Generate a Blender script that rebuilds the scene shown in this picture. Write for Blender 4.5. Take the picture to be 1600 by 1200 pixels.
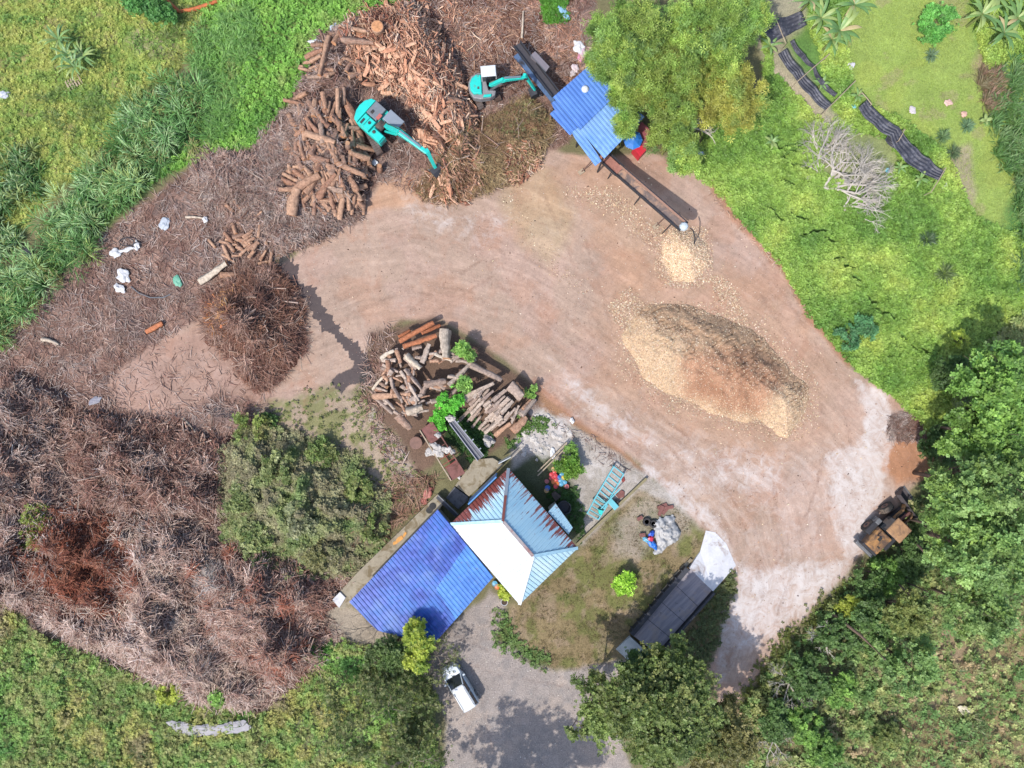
import bpy, bmesh, math, random
import numpy as np
from mathutils import Vector, Matrix
R = math.radians
scene = bpy.context.scene
for o in list(bpy.data.objects): bpy.data.objects.remove(o)

# ------------------------------------------------------------------ camera, sky, sun, exposure
CAM_H = 60.0
cam_d = bpy.data.cameras.new("camera"); cam = bpy.data.objects.new("camera", cam_d)
scene.collection.objects.link(cam); scene.camera = cam
cam.location = (0, 0, CAM_H); cam.rotation_euler = (0, 0, 0)
cam_d.sensor_width = 36; cam_d.lens = 36 * 1080 / 1600.0
cam_d.clip_start = 0.5; cam_d.clip_end = 3000
SUN_EL = 54.0
sdir = Vector((0.68, 0.73, 0)).normalized()            # the way shadows fall
travel = Vector((sdir.x * math.cos(R(SUN_EL)), sdir.y * math.cos(R(SUN_EL)), -math.sin(R(SUN_EL))))
sun_d = bpy.data.lights.new("sun", 'SUN'); sun = bpy.data.objects.new("sun", sun_d)
scene.collection.objects.link(sun)
sun_d.energy = 2.65; sun_d.angle = R(0.6); sun_d.color = (1.0, 0.965, 0.91)
sun.rotation_euler = travel.to_track_quat('-Z', 'Y').to_euler(); sun.location = (-30, -30, 50)
world = bpy.data.worlds.new("World"); scene.world = world; world.use_nodes = True
wn = world.node_tree
sky = wn.nodes.new('ShaderNodeTexSky'); sky.sky_type = 'NISHITA'; sky.sun_disc = False
sky.sun_elevation = R(SUN_EL); sky.sun_rotation = math.atan2(-sdir.x, -sdir.y)
sky.air_density = 1.0; sky.dust_density = 1.6
wn.links.new(sky.outputs[0], wn.nodes['Background'].inputs[0]); wn.nodes['Background'].inputs[1].default_value = 0.15
scene.view_settings.view_transform = 'Standard'; scene.view_settings.look = 'None'
scene.view_settings.exposure = 1.0; scene.view_settings.gamma = 1.0
scene.render.engine = 'CYCLES'
scene.cycles.max_bounces = 5; scene.cycles.diffuse_bounces = 3; scene.cycles.glossy_bounces = 2
scene.cycles.transparent_max_bounces = 4; scene.cycles.transmission_bounces = 3

# ------------------------------------------------------------------ helpers
rng = np.random.default_rng(7); rnd = random.Random(11)
def P(px, py, h=0.0):
    """survey map position (1080 map units per 60 m of flying height) -> world point at height h"""
    k = (CAM_H - h) / 1080.0
    return Vector(((px - 800) * k, (600 - py) * k, h))
def zf(s, ox, oy): return lambda x, y: (x / s + ox, y / s + oy)
def lin(c):
    c = c / 255.0
    return c / 12.92 if c <= 0.04045 else ((c + 0.055) / 1.055) ** 2.4
ALB = 0.62
def S(r, g, b, k=ALB): return tuple(min(0.85, lin(v) * k) for v in (r, g, b))

def _h(ix, iy, s):
    n = (ix.astype(np.int64) * 374761393 + iy.astype(np.int64) * 668265263 + s * 982451653) & 0xffffffff
    n = ((n ^ (n >> 13)) * 1274126177) & 0xffffffff
    n = (n ^ (n >> 16)) & 0xffffffff
    return n / 4294967295.0
def vn(x, y, s=0):
    x = np.asarray(x, float); y = np.asarray(y, float)
    ix = np.floor(x); iy = np.floor(y); fx = x - ix; fy = y - iy
    fx = fx * fx * (3 - 2 * fx); fy = fy * fy * (3 - 2 * fy)
    a = _h(ix, iy, s); b = _h(ix + 1, iy, s); c = _h(ix, iy + 1, s); d = _h(ix + 1, iy + 1, s)
    return (a * (1 - fx) + b * fx) * (1 - fy) + (c * (1 - fx) + d * fx) * fy
def fbm(x, y, s=0, o=4):
    t = 0; a = 0.5; f = 1.0; n = 0
    for i in range(o):
        t = t + a * vn(x * f + i * 17.3, y * f - i * 9.1, s + i); n += a; a *= 0.5; f *= 2.03
    return t / n                                       # 0..1
def sdf(poly, X, Y):
    """signed distance, positive inside"""
    X = np.asarray(X, float); Y = np.asarray(Y, float)
    d2 = np.full(X.shape, 1e12); ins = np.zeros(X.shape, bool); n = len(poly)
    for i in range(n):
        x1, y1 = poly[i]; x2, y2 = poly[(i + 1) % n]
        dx, dy = x2 - x1, y2 - y1; L = dx * dx + dy * dy + 1e-9
        t = np.clip(((X - x1) * dx + (Y - y1) * dy) / L, 0, 1)
        d2 = np.minimum(d2, (X - x1 - t * dx) ** 2 + (Y - y1 - t * dy) ** 2)
        if y1 != y2:
            c = ((y1 > Y) != (y2 > Y)) & (X < (x2 - x1) * (Y - y1) / (y2 - y1) + x1); ins ^= c
    d = np.sqrt(d2); return np.where(ins, d, -d)
def sm(t): t = np.clip(t, 0, 1); return t * t * (3 - 2 * t)
def mask(poly, X, Y, f=10, na=8, ns=30, s=1):
    xs = [p[0] for p in poly]; ys = [p[1] for p in poly]; pad = f + na * 2 + 2
    out = np.zeros(X.shape)
    m = (X > min(xs) - pad) & (X < max(xs) + pad) & (Y > min(ys) - pad) & (Y < max(ys) + pad)
    if m.any():
        x = X[m]; y = Y[m]
        d = sdf(poly, x, y) + na * (fbm(x / ns, y / ns, s, 4) - 0.5) * 2
        out[m] = sm(d / f + 0.5)
    return out

# ------------------------------------------------------------------ objects
col = scene.collection
def props(o, label=None, cat=None, group=None, kind=None):
    if label: o["label"] = label
    if cat: o["category"] = cat
    if group: o["group"] = group
    if kind: o["kind"] = kind
    return o
def thing(name, label, cat, loc, rz=0, group=None):
    o = bpy.data.objects.new(name, None); col.objects.link(o); o.location = loc; o.rotation_euler = (0, 0, rz)
    o.empty_display_size = 0.2
    return props(o, label, cat, group)
class MB:
    """collects shapes and links them as one mesh"""
    def __init__(s): s.v = []; s.f = []; s.mi = []; s.cur = 0; s.smooth = False
    def add(s, vs, fs):
        b = len(s.v); s.v += [tuple(v) for v in vs]
        for f in fs: s.f.append(tuple(i + b for i in f)); s.mi.append(s.cur)
        return s
    def box(s, c, d, rz=0, tilt=None):
        M = Matrix.Rotation(rz, 3, 'Z')
        if tilt: M = M @ Matrix.Rotation(tilt[0], 3, 'X') @ Matrix.Rotation(tilt[1], 3, 'Y')
        vs = [Vector(c) + M @ Vector((x * d[0] / 2, y * d[1] / 2, z * d[2] / 2)) for z in (-1, 1) for y in (-1, 1) for x in (-1, 1)]
        return s.add(vs, [(0, 2, 3, 1), (4, 5, 7, 6), (0, 1, 5, 4), (2, 6, 7, 3), (0, 4, 6, 2), (1, 3, 7, 5)])
    def beam(s, a, b, w, h, w2=None, h2=None):
        a = Vector(a); b = Vector(b); d = (b - a).normalized()
        up = Vector((0, 0, 1)) if abs(d.z) < 0.95 else Vector((1, 0, 0))
        r = d.cross(up).normalized(); u = r.cross(d).normalized(); w2 = w2 or w; h2 = h2 or h
        vs = [a + r * (x * w / 2) + u * (y * h / 2) for y in (-1, 1) for x in (-1, 1)] + [b + r * (x * w2 / 2) + u * (y * h2 / 2) for y in (-1, 1) for x in (-1, 1)]
        return s.add(vs, [(0, 1, 3, 2), (4, 6, 7, 5), (0, 4, 5, 1), (2, 3, 7, 6), (0, 2, 6, 4), (1, 5, 7, 3)])
    def cyl(s, a, b, r1, r2=None, n=12, caps=True):
        a = Vector(a); b = Vector(b); d = (b - a).normalized(); r2 = r1 if r2 is None else r2
        up = Vector((0, 0, 1)) if abs(d.z) < 0.95 else Vector((1, 0, 0))
        r = d.cross(up).normalized(); u = r.cross(d).normalized()
        vs = []
        for c, q in ((a, r1), (b, r2)):
            vs += [c + (r * math.cos(2 * math.pi * i / n) + u * math.sin(2 * math.pi * i / n)) * q for i in range(n)]
        fs = [(i, (i + 1) % n, n + (i + 1) % n, n + i) for i in range(n)]
        if caps: fs += [tuple(range(n))[::-1], tuple(range(n, 2 * n))]
        return s.add(vs, fs)
    def tube(s, pts, rs, n=6):
        pts = [Vector(p) for p in pts]
        if not hasattr(rs, '__len__'): rs = [rs] * len(pts)
        vs = []
        for i, p in enumerate(pts):
            d = (pts[min(i + 1, len(pts) - 1)] - pts[max(i - 1, 0)]).normalized()
            up = Vector((0, 0, 1)) if abs(d.z) < 0.9 else Vector((1, 0, 0))
            r = d.cross(up).normalized(); u = r.cross(d).normalized()
            vs += [p + (r * math.cos(2 * math.pi * k / n) + u * math.sin(2 * math.pi * k / n)) * rs[i] for k in range(n)]
        fs = [(i * n + k, i * n + (k + 1) % n, (i + 1) * n + (k + 1) % n, (i + 1) * n + k) for i in range(len(pts) - 1) for k in range(n)]
        fs += [tuple(range(n))[::-1], tuple(range((len(pts) - 1) * n, len(pts) * n))]
        return s.add(vs, fs)
    def ext(s, poly, z0, z1, inset=0.0, ih=0.0):
        """extruded outline (counter-clockwise), chamfered at the top by inset / ih; z0 and z1 may be functions of (x, y)"""
        F0 = z0 if callable(z0) else (lambda x, y: z0); F1 = z1 if callable(z1) else (lambda x, y: z1)
        A = sum(poly[i][0] * poly[(i + 1) % len(poly)][1] - poly[(i + 1) % len(poly)][0] * poly[i][1] for i in range(len(poly)))
        if A < 0: poly = poly[::-1]
        n = len(poly); cx = sum(p[0] for p in poly) / n; cy = sum(p[1] for p in poly) / n
        rings = [[(x, y, F0(x, y)) for x, y in [p[:2] for p in poly]]]
        if inset:
            rings.append([(p[0], p[1], F1(p[0], p[1]) - ih) for p in poly])
            q = []
            for p in poly:
                d = Vector((cx - p[0], cy - p[1])); L = max(d.length, 1e-6); q.append((p[0] + d.x / L * inset, p[1] + d.y / L * inset))
            rings.append([(a, b, F1(a, b)) for a, b in q])
        else: rings.append([(p[0], p[1], F1(p[0], p[1])) for p in poly])
        vs = [v for r in rings for v in r]; fs = [tuple(range(n))[::-1]]
        for k in range(len(rings) - 1):
            fs += [(k * n + i, k * n + (i + 1) % n, (k + 1) * n + (i + 1) % n, (k + 1) * n + i) for i in range(n)]
        fs.append(tuple(range((len(rings) - 1) * n, len(rings) * n)))
        return s.add(vs, fs)
    def lathe(s, c, prof, n=14):
        vs = [(c[0] + r * math.cos(2 * math.pi * k / n), c[1] + r * math.sin(2 * math.pi * k / n), c[2] + z) for r, z in prof for k in range(n)]
        fs = [(i * n + k, i * n + (k + 1) % n, (i + 1) * n + (k + 1) % n, (i + 1) * n + k) for i in range(len(prof) - 1) for k in range(n)]
        if prof[0][0] > 1e-4: fs.append(tuple(range(n))[::-1])
        if prof[-1][0] > 1e-4: fs.append(tuple(range((len(prof) - 1) * n, len(prof) * n)))
        return s.add(vs, fs)
    def build(s, name, mats, parent=None, smooth=False, bevel=0):
        me = bpy.data.meshes.new(name); me.from_pydata(s.v, [], s.f)
        if not isinstance(mats, (list, tuple)): mats = [mats]
        for m in mats: me.materials.append(m)
        me.polygons.foreach_set('material_index', s.mi)
        if smooth: me.polygons.foreach_set('use_smooth', [True] * len(s.f))
        me.update()
        o = bpy.data.objects.new(name, me); col.objects.link(o)
        if parent: o.parent = parent
        if bevel:
            b = o.modifiers.new('bevel', 'BEVEL'); b.width = bevel; b.segments = 2; b.limit_method = 'ANGLE'; b.angle_limit = R(35)
        return o
def npmesh(name, V, F, mats, colors=None, smooth=False, parent=None, link=True, attr='col'):
    """big mesh from arrays: V (n,3), F (m,k)"""
    me = bpy.data.meshes.new(name); n = len(V); m, k = F.shape
    me.vertices.add(n); me.vertices.foreach_set('co', np.ascontiguousarray(V, np.float32).ravel())
    me.loops.add(m * k); me.loops.foreach_set('vertex_index', np.ascontiguousarray(F, np.int32).ravel())
    me.polygons.add(m); me.polygons.foreach_set('loop_start', np.arange(0, m * k, k, dtype=np.int32))
    me.polygons.foreach_set('loop_total', np.full(m, k, np.int32))
    if smooth: me.polygons.foreach_set('use_smooth', np.ones(m, bool))
    me.update(calc_edges=True); me.validate()
    if colors is not None:
        if not isinstance(colors, dict): colors = {attr: colors}
        for an, c in colors.items():
            a = me.attributes.new(an, 'FLOAT_COLOR', 'POINT')
            if c.shape[1] == 3: c = np.concatenate([c, np.ones((n, 1))], 1)
            a.data.foreach_set('color', np.ascontiguousarray(c, np.float32).ravel())
    if not isinstance(mats, (list, tuple)): mats = [mats]
    for x in mats: me.materials.append(x)
    if not link: return me
    o = bpy.data.objects.new(name, me); col.objects.link(o)
    if parent: o.parent = parent
    return o
def rotm(yaw, pitch, roll):
    cy, sy = np.cos(yaw), np.sin(yaw); cp, sp = np.cos(pitch), np.sin(pitch); cr, sr = np.cos(roll), np.sin(roll)
    M = np.empty(yaw.shape + (3, 3))
    M[..., 0, 0] = cy * cp; M[..., 0, 1] = cy * sp * sr - sy * cr; M[..., 0, 2] = cy * sp * cr + sy * sr
    M[..., 1, 0] = sy * cp; M[..., 1, 1] = sy * sp * sr + cy * cr; M[..., 1, 2] = sy * sp * cr - cy * sr
    M[..., 2, 0] = -sp; M[..., 2, 1] = cp * sr; M[..., 2, 2] = cp * cr
    return M
def scat(pts, tv, tf, yaw, pitch, roll, scale, colr):
    """copies of template(s) tv (T,v,3) at pts -> V, F, C"""
    N = len(pts); tv = np.asarray(tv, float)
    if tv.ndim == 2: tv = tv[None]
    idx = rng.integers(0, len(tv), N); t = tv[idx]
    scale = np.asarray(scale, float)
    if scale.ndim == 1: scale = scale[:, None].repeat(3, 1)
    t = t * scale[:, None, :]
    V = np.einsum('nij,nvj->nvi', rotm(yaw, pitch, roll), t) + pts[:, None, :]
    nv = tv.shape[1]; F = np.asarray(tf)[None] + (np.arange(N) * nv)[:, None, None]
    C = np.repeat(colr, nv, 0)
    return V.reshape(-1, 3), F.reshape(-1, F.shape[-1]), C
def cat(*parts):
    Vs, Fs, Cs = [], [], []; b = 0
    for V, F, C in parts: Vs.append(V); Fs.append(F + b); Cs.append(C); b += len(V)
    return np.concatenate(Vs), np.concatenate(Fs), np.concatenate(Cs)
def pal(cols, n, k=1.0, jit=0.15, w=None):
    c = np.array([S(*x) for x in cols]) * k
    i = rng.choice(len(cols), n, p=w)
    return np.clip(c[i] * (1 + rng.uniform(-jit, jit, (n, 1))) * (1 + rng.uniform(-jit / 4, jit / 4, (n, 3))), 0.004, 0.85)

# ------------------------------------------------------------------ materials
def newmat(name):
    m = bpy.data.materials.new(name); m.use_nodes = True; nt = m.node_tree
    return m, nt, nt.nodes['Principled BSDF']
def N(nt, t, **kw):
    n = nt.nodes.new(t)
    for k, v in kw.items():
        if k == 'inp':
            for a, b in v.items(): n.inputs[a].default_value = b
        else: setattr(n, k, v)
    return n
def math_(nt, op, a, b=None, c=None, clamp=False):
    n = nt.nodes.new('ShaderNodeMath'); n.operation = op; n.use_clamp = clamp
    for i, x in enumerate((a, b, c)):
        if x is None: continue
        if isinstance(x, (int, float)): n.inputs[i].default_value = x
        else: nt.links.new(x, n.inputs[i])
    return n.outputs[0]
def mixc(nt, f, a, b, mode='MIX'):
    n = nt.nodes.new('ShaderNodeMix'); n.data_type = 'RGBA'; n.blend_type = mode
    for s, x in ((n.inputs[0], f), (n.inputs[6], a), (n.inputs[7], b)):
        if isinstance(x, (int, float)): s.default_value = x
        elif isinstance(x, tuple): s.default_value = (x[0], x[1], x[2], 1)
        else: nt.links.new(x, s)
    return n.outputs[2]
def noise(nt, scale, detail=4, rough=0.55, vec=None, dist=0.0, dim='3D'):
    n = N(nt, 'ShaderNodeTexNoise', inp={'Scale': scale, 'Detail': detail, 'Roughness': rough, 'Distortion': dist})
    if vec is not None: nt.links.new(vec, n.inputs['Vector'])
    return n.outputs[0]
def ramp(nt, f, lo, hi, a=0.0, b=1.0):
    n = N(nt, 'ShaderNodeMapRange', inp={1: lo, 2: hi, 3: a, 4: b}); nt.links.new(f, n.inputs[0]); return n.outputs[0]
def vscale(nt, vec, s):
    n = N(nt, 'ShaderNodeMapping'); n.inputs['Scale'].default_value = s; nt.links.new(vec, n.inputs['Vector']); return n.outputs[0]
def bump(nt, b, h, strength=0.3, dist=0.05):
    n = N(nt, 'ShaderNodeBump', inp={'Strength': strength, 'Distance': dist}); nt.links.new(h, n.inputs['Height']); nt.links.new(n.outputs[0], b.inputs['Normal'])
_mc = {}
def mat(name, rgb, rough=0.6, metal=0.0, var=0.25, nscale=3.0, dirt=None, dirt_amt=0.0, dscale=1.2, bmp=0.15, rand=0.0, spec=0.5, stretch=None):
    """painted / plain surface with wear: two-scale colour variation and optional dirt patches"""
    if name in _mc: return _mc[name]
    m, nt, b = newmat(name); tc = N(nt, 'ShaderNodeTexCoord').outputs['Object']
    v = vscale(nt, tc, stretch) if stretch else tc
    n1 = noise(nt, nscale, 6, 0.6, v); n2 = noise(nt, nscale * 6, 3, 0.6, v)
    k = ramp(nt, n1, 0.25, 0.75, 1 - var, 1 + var * 0.6)
    k = math_(nt, 'MULTIPLY', k, ramp(nt, n2, 0.25, 0.75, 1 - var * 0.5, 1 + var * 0.4))
    if rand:
        oi = N(nt, 'ShaderNodeObjectInfo').outputs['Random']; k = math_(nt, 'MULTIPLY', k, ramp(nt, oi, 0, 1, 1 - rand, 1 + rand))
    c = N(nt, 'ShaderNodeVectorMath', operation='SCALE'); c.inputs[0].default_value = rgb; nt.links.new(k, c.inputs['Scale'])
    out = c.outputs[0]
    if dirt:
        d = noise(nt, dscale, 8, 0.65, tc, 0.6)
        out = mixc(nt, ramp(nt, d, 0.62 - dirt_amt * 0.4, 0.72 - dirt_amt * 0.3), out, tuple(dirt))
    nt.links.new(out, b.inputs['Base Color'])
    b.inputs['Roughness'].default_value = rough; b.inputs['Metallic'].default_value = metal
    b.inputs['Specular IOR Level'].default_value = spec
    if bmp: bump(nt, b, n2, bmp, 0.02)
    _mc[name] = m; return m
def attrmat(name, rough=0.75, trans=0.0, attr='col', var=0.25, nscale=4, spec=0.3, bmp=0.0, rand=0.0, tint=None):
    m, nt, b = newmat(name); a = N(nt, 'ShaderNodeAttribute', attribute_name=attr)
    tc = N(nt, 'ShaderNodeTexCoord').outputs['Object']
    n1 = noise(nt, nscale, 4, 0.6, tc)
    k = ramp(nt, n1, 0.3, 0.7, 1 - var, 1 + var)
    if rand:
        oi = N(nt, 'ShaderNodeObjectInfo').outputs['Random']; k = math_(nt, 'MULTIPLY', k, ramp(nt, oi, 0, 1, 1 - rand, 1 + rand))
    c = N(nt, 'ShaderNodeVectorMath', operation='SCALE'); nt.links.new(a.outputs['Vector'], c.inputs[0]); nt.links.new(k, c.inputs['Scale'])
    out = c.outputs[0]
    if tint: out = mixc(nt, 1.0, out, tint, 'MULTIPLY')
    nt.links.new(out, b.inputs['Base Color']); b.inputs['Roughness'].default_value = rough; b.inputs['Specular IOR Level'].default_value = spec
    if bmp: bump(nt, b, n1, bmp, 0.05)
    if trans:
        t = N(nt, 'ShaderNodeBsdfTranslucent'); nt.links.new(out, t.inputs[0]); mx = N(nt, 'ShaderNodeMixShader'); mx.inputs[0].default_value = trans
        nt.links.new(b.outputs[0], mx.inputs[1]); nt.links.new(t.outputs[0], mx.inputs[2]); nt.links.new(mx.outputs[0], nt.nodes['Material Output'].inputs[0])
    return m
M_LEAF = attrmat('leaf_green', 0.55, 0.3, spec=0.35, var=0.2, nscale=1.5)
M_BLADE = attrmat('grass_blade', 0.5, 0.25, spec=0.4, var=0.15)
M_STICK = attrmat('dead_stick', 0.85, 0, spec=0.15)
M_CHIP = attrmat('wood_chip', 0.8, 0, spec=0.2)
M_HEAP = attrmat('heap_base', 0.9, 0, var=0.45, nscale=9, spec=0.1, bmp=0.8)
# ------------------------------------------------------------------ lie of the land (survey map polygons)
YARD = [(560,325),(592,285),(700,318),(800,288),(858,232),(945,250),(1010,235),(1085,262),(1130,312),(1212,408),(1262,490),(1325,570),(1392,618),(1445,655),(1480,712),(1432,752),(1362,850),(1292,925),(1232,992),(1160,1095),(1125,1110),(1108,1040),(1140,960),(1135,885),(1098,830),(1040,765),(990,718),(905,662),(832,600),(765,545),(690,500),(625,500),(575,545),(560,600),(500,650),(430,640),(345,610),(300,640),(200,650),(165,600),(215,555),(300,505),(380,470),(440,415)]
LITTER = [(195,335),(265,285),(330,240),(400,245),(455,160),(488,62),(560,18),(640,-80),(930,-80),(925,110),(900,210),(800,300),(690,325),(600,290),(560,345),(430,408),(478,540),(430,650),(350,700),(350,880),(500,920),(540,1000),(480,1050),(420,1112),(300,1096),(200,1045),(60,985),(0,930),(-300,900),(-300,560),(0,550),(60,465),(135,395)]
RMEADOW = [(1085,270),(1110,170),(1195,150),(1190,-300),(2200,-300),(2200,520),(1560,560),(1490,640),(1465,690),(1395,620),(1325,568),(1262,488),(1212,405),(1130,310)]
TURF = [(1330,-300),(1500,-300),(1520,40),(1545,150),(1600,200),(1600,370),(1520,340),(1480,240),(1400,180),(1330,150),(1320,60)]
LUSH = [(330,-200),(600,-200),(640,0),(560,28),(495,60),(475,130),(440,175),(400,225),(330,245),(262,272),(200,325),(120,395),(60,465),(0,545),(-300,560),(-300,540),(40,440),(180,300),(300,215),(350,140),(310,60)]
NAPIER = [(252,122),(300,124),(338,165),(322,215),(262,258),(218,315),(165,355),(118,428),(82,458),(15,535),(-100,610),(-100,470),(0,425),(55,395),(78,335),(112,300),(142,255),(192,215),(200,165)]
TLM = [(-400,-400),(300,-400),(330,60),(250,130),(180,220),(60,330),(0,400),(-400,500)]
WOOD = [(1470,690),(1500,560),(1600,480),(2200,420),(2200,2000),(1080,2000),(1150,1110),(1240,1000),(1300,935),(1370,860),(1440,760)]
BLSC = [(-400,900),(0,925),(60,985),(200,1045),(300,1096),(420,1112),(480,1050),(540,1000),(620,1020),(680,1080),(690,1220),(640,2000),(-400,2000)]
ROAD = [(690,990),(765,925),(790,950),(775,1000),(840,1045),(900,1045),(1000,1025),(960,1060),(920,1085),(960,1120),(990,1220),(1100,1600),(560,1700),(680,1220),(700,1130),(660,1050)]
LAWN = [(765,960),(800,945),(905,860),(960,800),(1000,770),(1060,800),(1100,835),(1085,885),(1140,890),(1150,930),(1110,1030),(1080,1080),(960,1040),(880,1048),(835,1045),(775,1000)]
RUBBLE = [(800,700),(840,645),(880,655),(985,722),(1040,765),(1095,830),(1050,830),(960,870),(905,850),(850,770),(800,735)]
STACKG = [(575,520),(680,495),(840,605),(840,650),(750,720),(690,700),(650,760),(580,640)]
SAND2 = [(400,640),(520,600),(590,640),(660,755),(620,800),(520,700),(450,670)]
DUST = [(490,970),(530,930),(600,990),(640,1040),(560,1050),(500,1030)]
# mounds: outline, height, run of the slope, roughness, outline noise
HILLS = {
 'chip_big': ([(974,525),(992,488),(1012,476),(1070,476),(1155,508),(1215,550),(1262,606),(1258,648),(1230,682),(1180,660),(1120,646),(1055,622),(1005,592)], 1.6, 58, 0.28, 10),
 'chip_small': ([(1034,378),(1050,360),(1084,360),(1104,382),(1106,414),(1084,440),(1052,438),(1034,408)], 1.9, 40, 0.05, 2),
 'heap_mid': ([(318,470),(370,425),(428,418),(462,470),(478,530),(446,590),(400,610),(360,560),(320,530)], 2.5, 60, 0.6, 18),
 'heap_north': ([(300,275),(330,238),(400,245),(450,170),(500,180),(560,260),(565,340),(440,400),(370,340),(320,320)], 1.3, 60, 0.5, 14),
 'log_heap': ([(455,170),(490,60),(560,20),(600,50),(590,110),(560,170),(580,270),(570,330),(470,340),(440,270)], 2.0, 40, 0.35, 8),
 'split_heap': ([(560,30),(650,5),(690,60),(720,110),(740,170),(760,250),(740,300),(700,318),(650,290),(690,240),(640,180),(590,130),(550,100)], 2.9, 42, 0.3, 8),
 'vine_heap': ([(700,230),(760,190),(830,150),(865,190),(850,240),(790,290),(700,318),(650,300)], 1.6, 40, 0.4, 8),
 'brush_west': ([(-60,590),(30,585),(100,620),(110,720),(140,790),(110,880),(70,950),(-100,960)], 2.7, 80, 0.8, 20),
 'brush_dark': ([(80,640),(200,650),(300,670),(362,690),(360,810),(260,830),(130,800)], 2.0, 70, 0.85, 22),
 'brush_red': ([(60,800),(130,780),(210,820),(230,880),(190,960),(110,960),(50,900)], 2.3, 55, 0.7, 20),
 'brush_pale': ([(180,790),(290,780),(345,850),(310,930),(380,1030),(460,1065),(400,1108),(300,1090),(200,1040),(70,975),(80,930),(180,940)], 2.4, 70, 0.75, 20),
 'brush_south': ([(280,860),(400,840),(490,880),(545,900),(500,960),(505,1040),(430,1075),(340,1010)], 2.9, 70, 0.75, 20),
 'bush_mound': ([(352,700),(400,665),(470,690),(540,715),(608,785),(600,850),(540,900),(430,880),(350,840)], 1.9, 70, 0.7, 16),
 'stack_heap': ([(582,560),(620,510),(700,505),(760,560),(838,615),(830,650),(790,690),(740,640),(700,640),(660,670),(640,690),(600,640)], 1.3, 22, 0.3, 5),
 'small_stack': ([(325,350),(380,325),(435,350),(430,400),(380,425),(335,430)], 0.6, 25, 0.3, 6),
}
def hill(name, X, Y):
    poly, h, run, rg, na = HILLS[name]
    xs = [p[0] for p in poly]; ys = [p[1] for p in poly]; out = np.zeros(X.shape)
    m = (X > min(xs) - 25) & (X < max(xs) + 25) & (Y > min(ys) - 25) & (Y < max(ys) + 25)
    if m.any():
        x = X[m]; y = Y[m]; sd = hash(0) + sum(map(ord, name))
        d = sdf(poly, x, y) + na * (fbm(x / 35, y / 35, sd, 4) - 0.5) * 2
        t = np.clip(d / run, 0, 1); t = 1 - np.sqrt(np.maximum(0, 1 - t)) * (1 - t * 0.3) if False else t * (1.35 - 0.35 * t)
        z = h * t * (1 + rg * (fbm(x / 22, y / 22, sd + 5, 3) - 0.5) * 2)
        z += h * rg * 0.22 * t * (fbm(x / 5, y / 5, sd + 9, 3) - 0.5)
        z = np.where(d > -1, z, -0.25)
        out[m] = z
    return out
def veg(X, Y):
    """how lumpy the ground is, metres"""
    a = 0.02 + 0 * X
    a += 0.45 * mask(RMEADOW, X, Y, 30, 10) * (1 - 0.75 * mask(TURF, X, Y, 40, 20))
    a = np.maximum(a, 0.8 * mask(WOOD, X, Y, 50, 14))
    a = np.maximum(a, 1.3 * mask(BLSC, X, Y, 50, 14))
    a = np.maximum(a, 0.5 * mask(LUSH, X, Y, 40, 10))
    a = np.maximum(a, 0.22 * mask(TLM, X, Y, 40, 10))
    a = np.maximum(a, 0.28 * mask(LITTER, X, Y, 30, 6) * (1 - mask(YARD, X, Y, 30, 6)))
    return a
CREV = [((1200,325),(1222,345)),((1236,335),(1262,345)),((1255,365),(1290,360)),((1290,372),(1306,380)),((1300,405),(1318,402)),((1318,415),(1338,418)),((1332,430),(1342,438)),((1352,460),(1366,472)),((1368,482),(1396,496)),((1404,520),(1414,530)),((1424,540),(1434,548)),((1442,545),(1452,552)),((1214,232),(1262,220)),((1230,255),(1270,262)),((1224,245),(1252,226)),((1240,290),(1222,282))]
def crev(X, Y):
    o = np.zeros(np.shape(X)); X = X + 7 * (fbm(X / 9, Y / 9, 71, 2) - .5); Y = Y + 7 * (fbm(X / 9, Y / 9, 72, 2) - .5)
    for a, b in CREV: dx, dy = b[0] - a[0], b[1] - a[1]; L = dx * dx + dy * dy; t = np.clip(((X - a[0]) * dx + (Y - a[1]) * dy) / L, 0, 1); o = np.maximum(o, sm(1.5 - np.hypot(X - a[0] - t * dx, Y - a[1] - t * dy) / 3.4))
    return o
def GZ(X, Y):
    a = veg(X, Y)
    return a * (fbm(X / 45, Y / 45, 3, 3) * 0.7 + fbm(X / 14, Y / 14, 8, 3) * 0.45 - 0.45) - 0.55 * crev(X, Y)
def HF(X, Y):
    X = np.asarray(X, float); Y = np.asarray(Y, float)
    z = GZ(X, Y)
    for k in HILLS: z = np.maximum(z, hill(k, X, Y))
    return z
def toW(X, Y, Z): return np.stack([(X - 800) / 18.0, (600 - Y) / 18.0, Z], 1)
def hz(px, py): return float(HF(np.array([px]), np.array([py]))[0])
def hat(px, py, dz=0.0):
    """world point lying on the surface, seen at map position (px, py)"""
    z = 0.0
    for _ in range(3):
        w = P(px, py, z); z = hz(800 + w.x * 18, 600 - w.y * 18)
    return P(px, py, z + dz)
def sample(poly, n, f=6, na=8, ns=30, s=1, excl=None, dens=None):
    xs = [p[0] for p in poly]; ys = [p[1] for p in poly]
    x0, x1, y0, y1 = max(min(xs), -90), min(max(xs), 1690), max(min(ys), -90), min(max(ys), 1290)
    X = rng.uniform(x0, x1, n); Y = rng.uniform(y0, y1, n)
    p = mask(poly, X, Y, f, na, ns, s)
    if excl:
        for e in excl: p = p * (1 - mask(e, X, Y, 6, 5, 30, 2))
    if dens is not None: p = p * dens(X, Y)
    k = rng.random(n) < p
    return X[k], Y[k]

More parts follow.
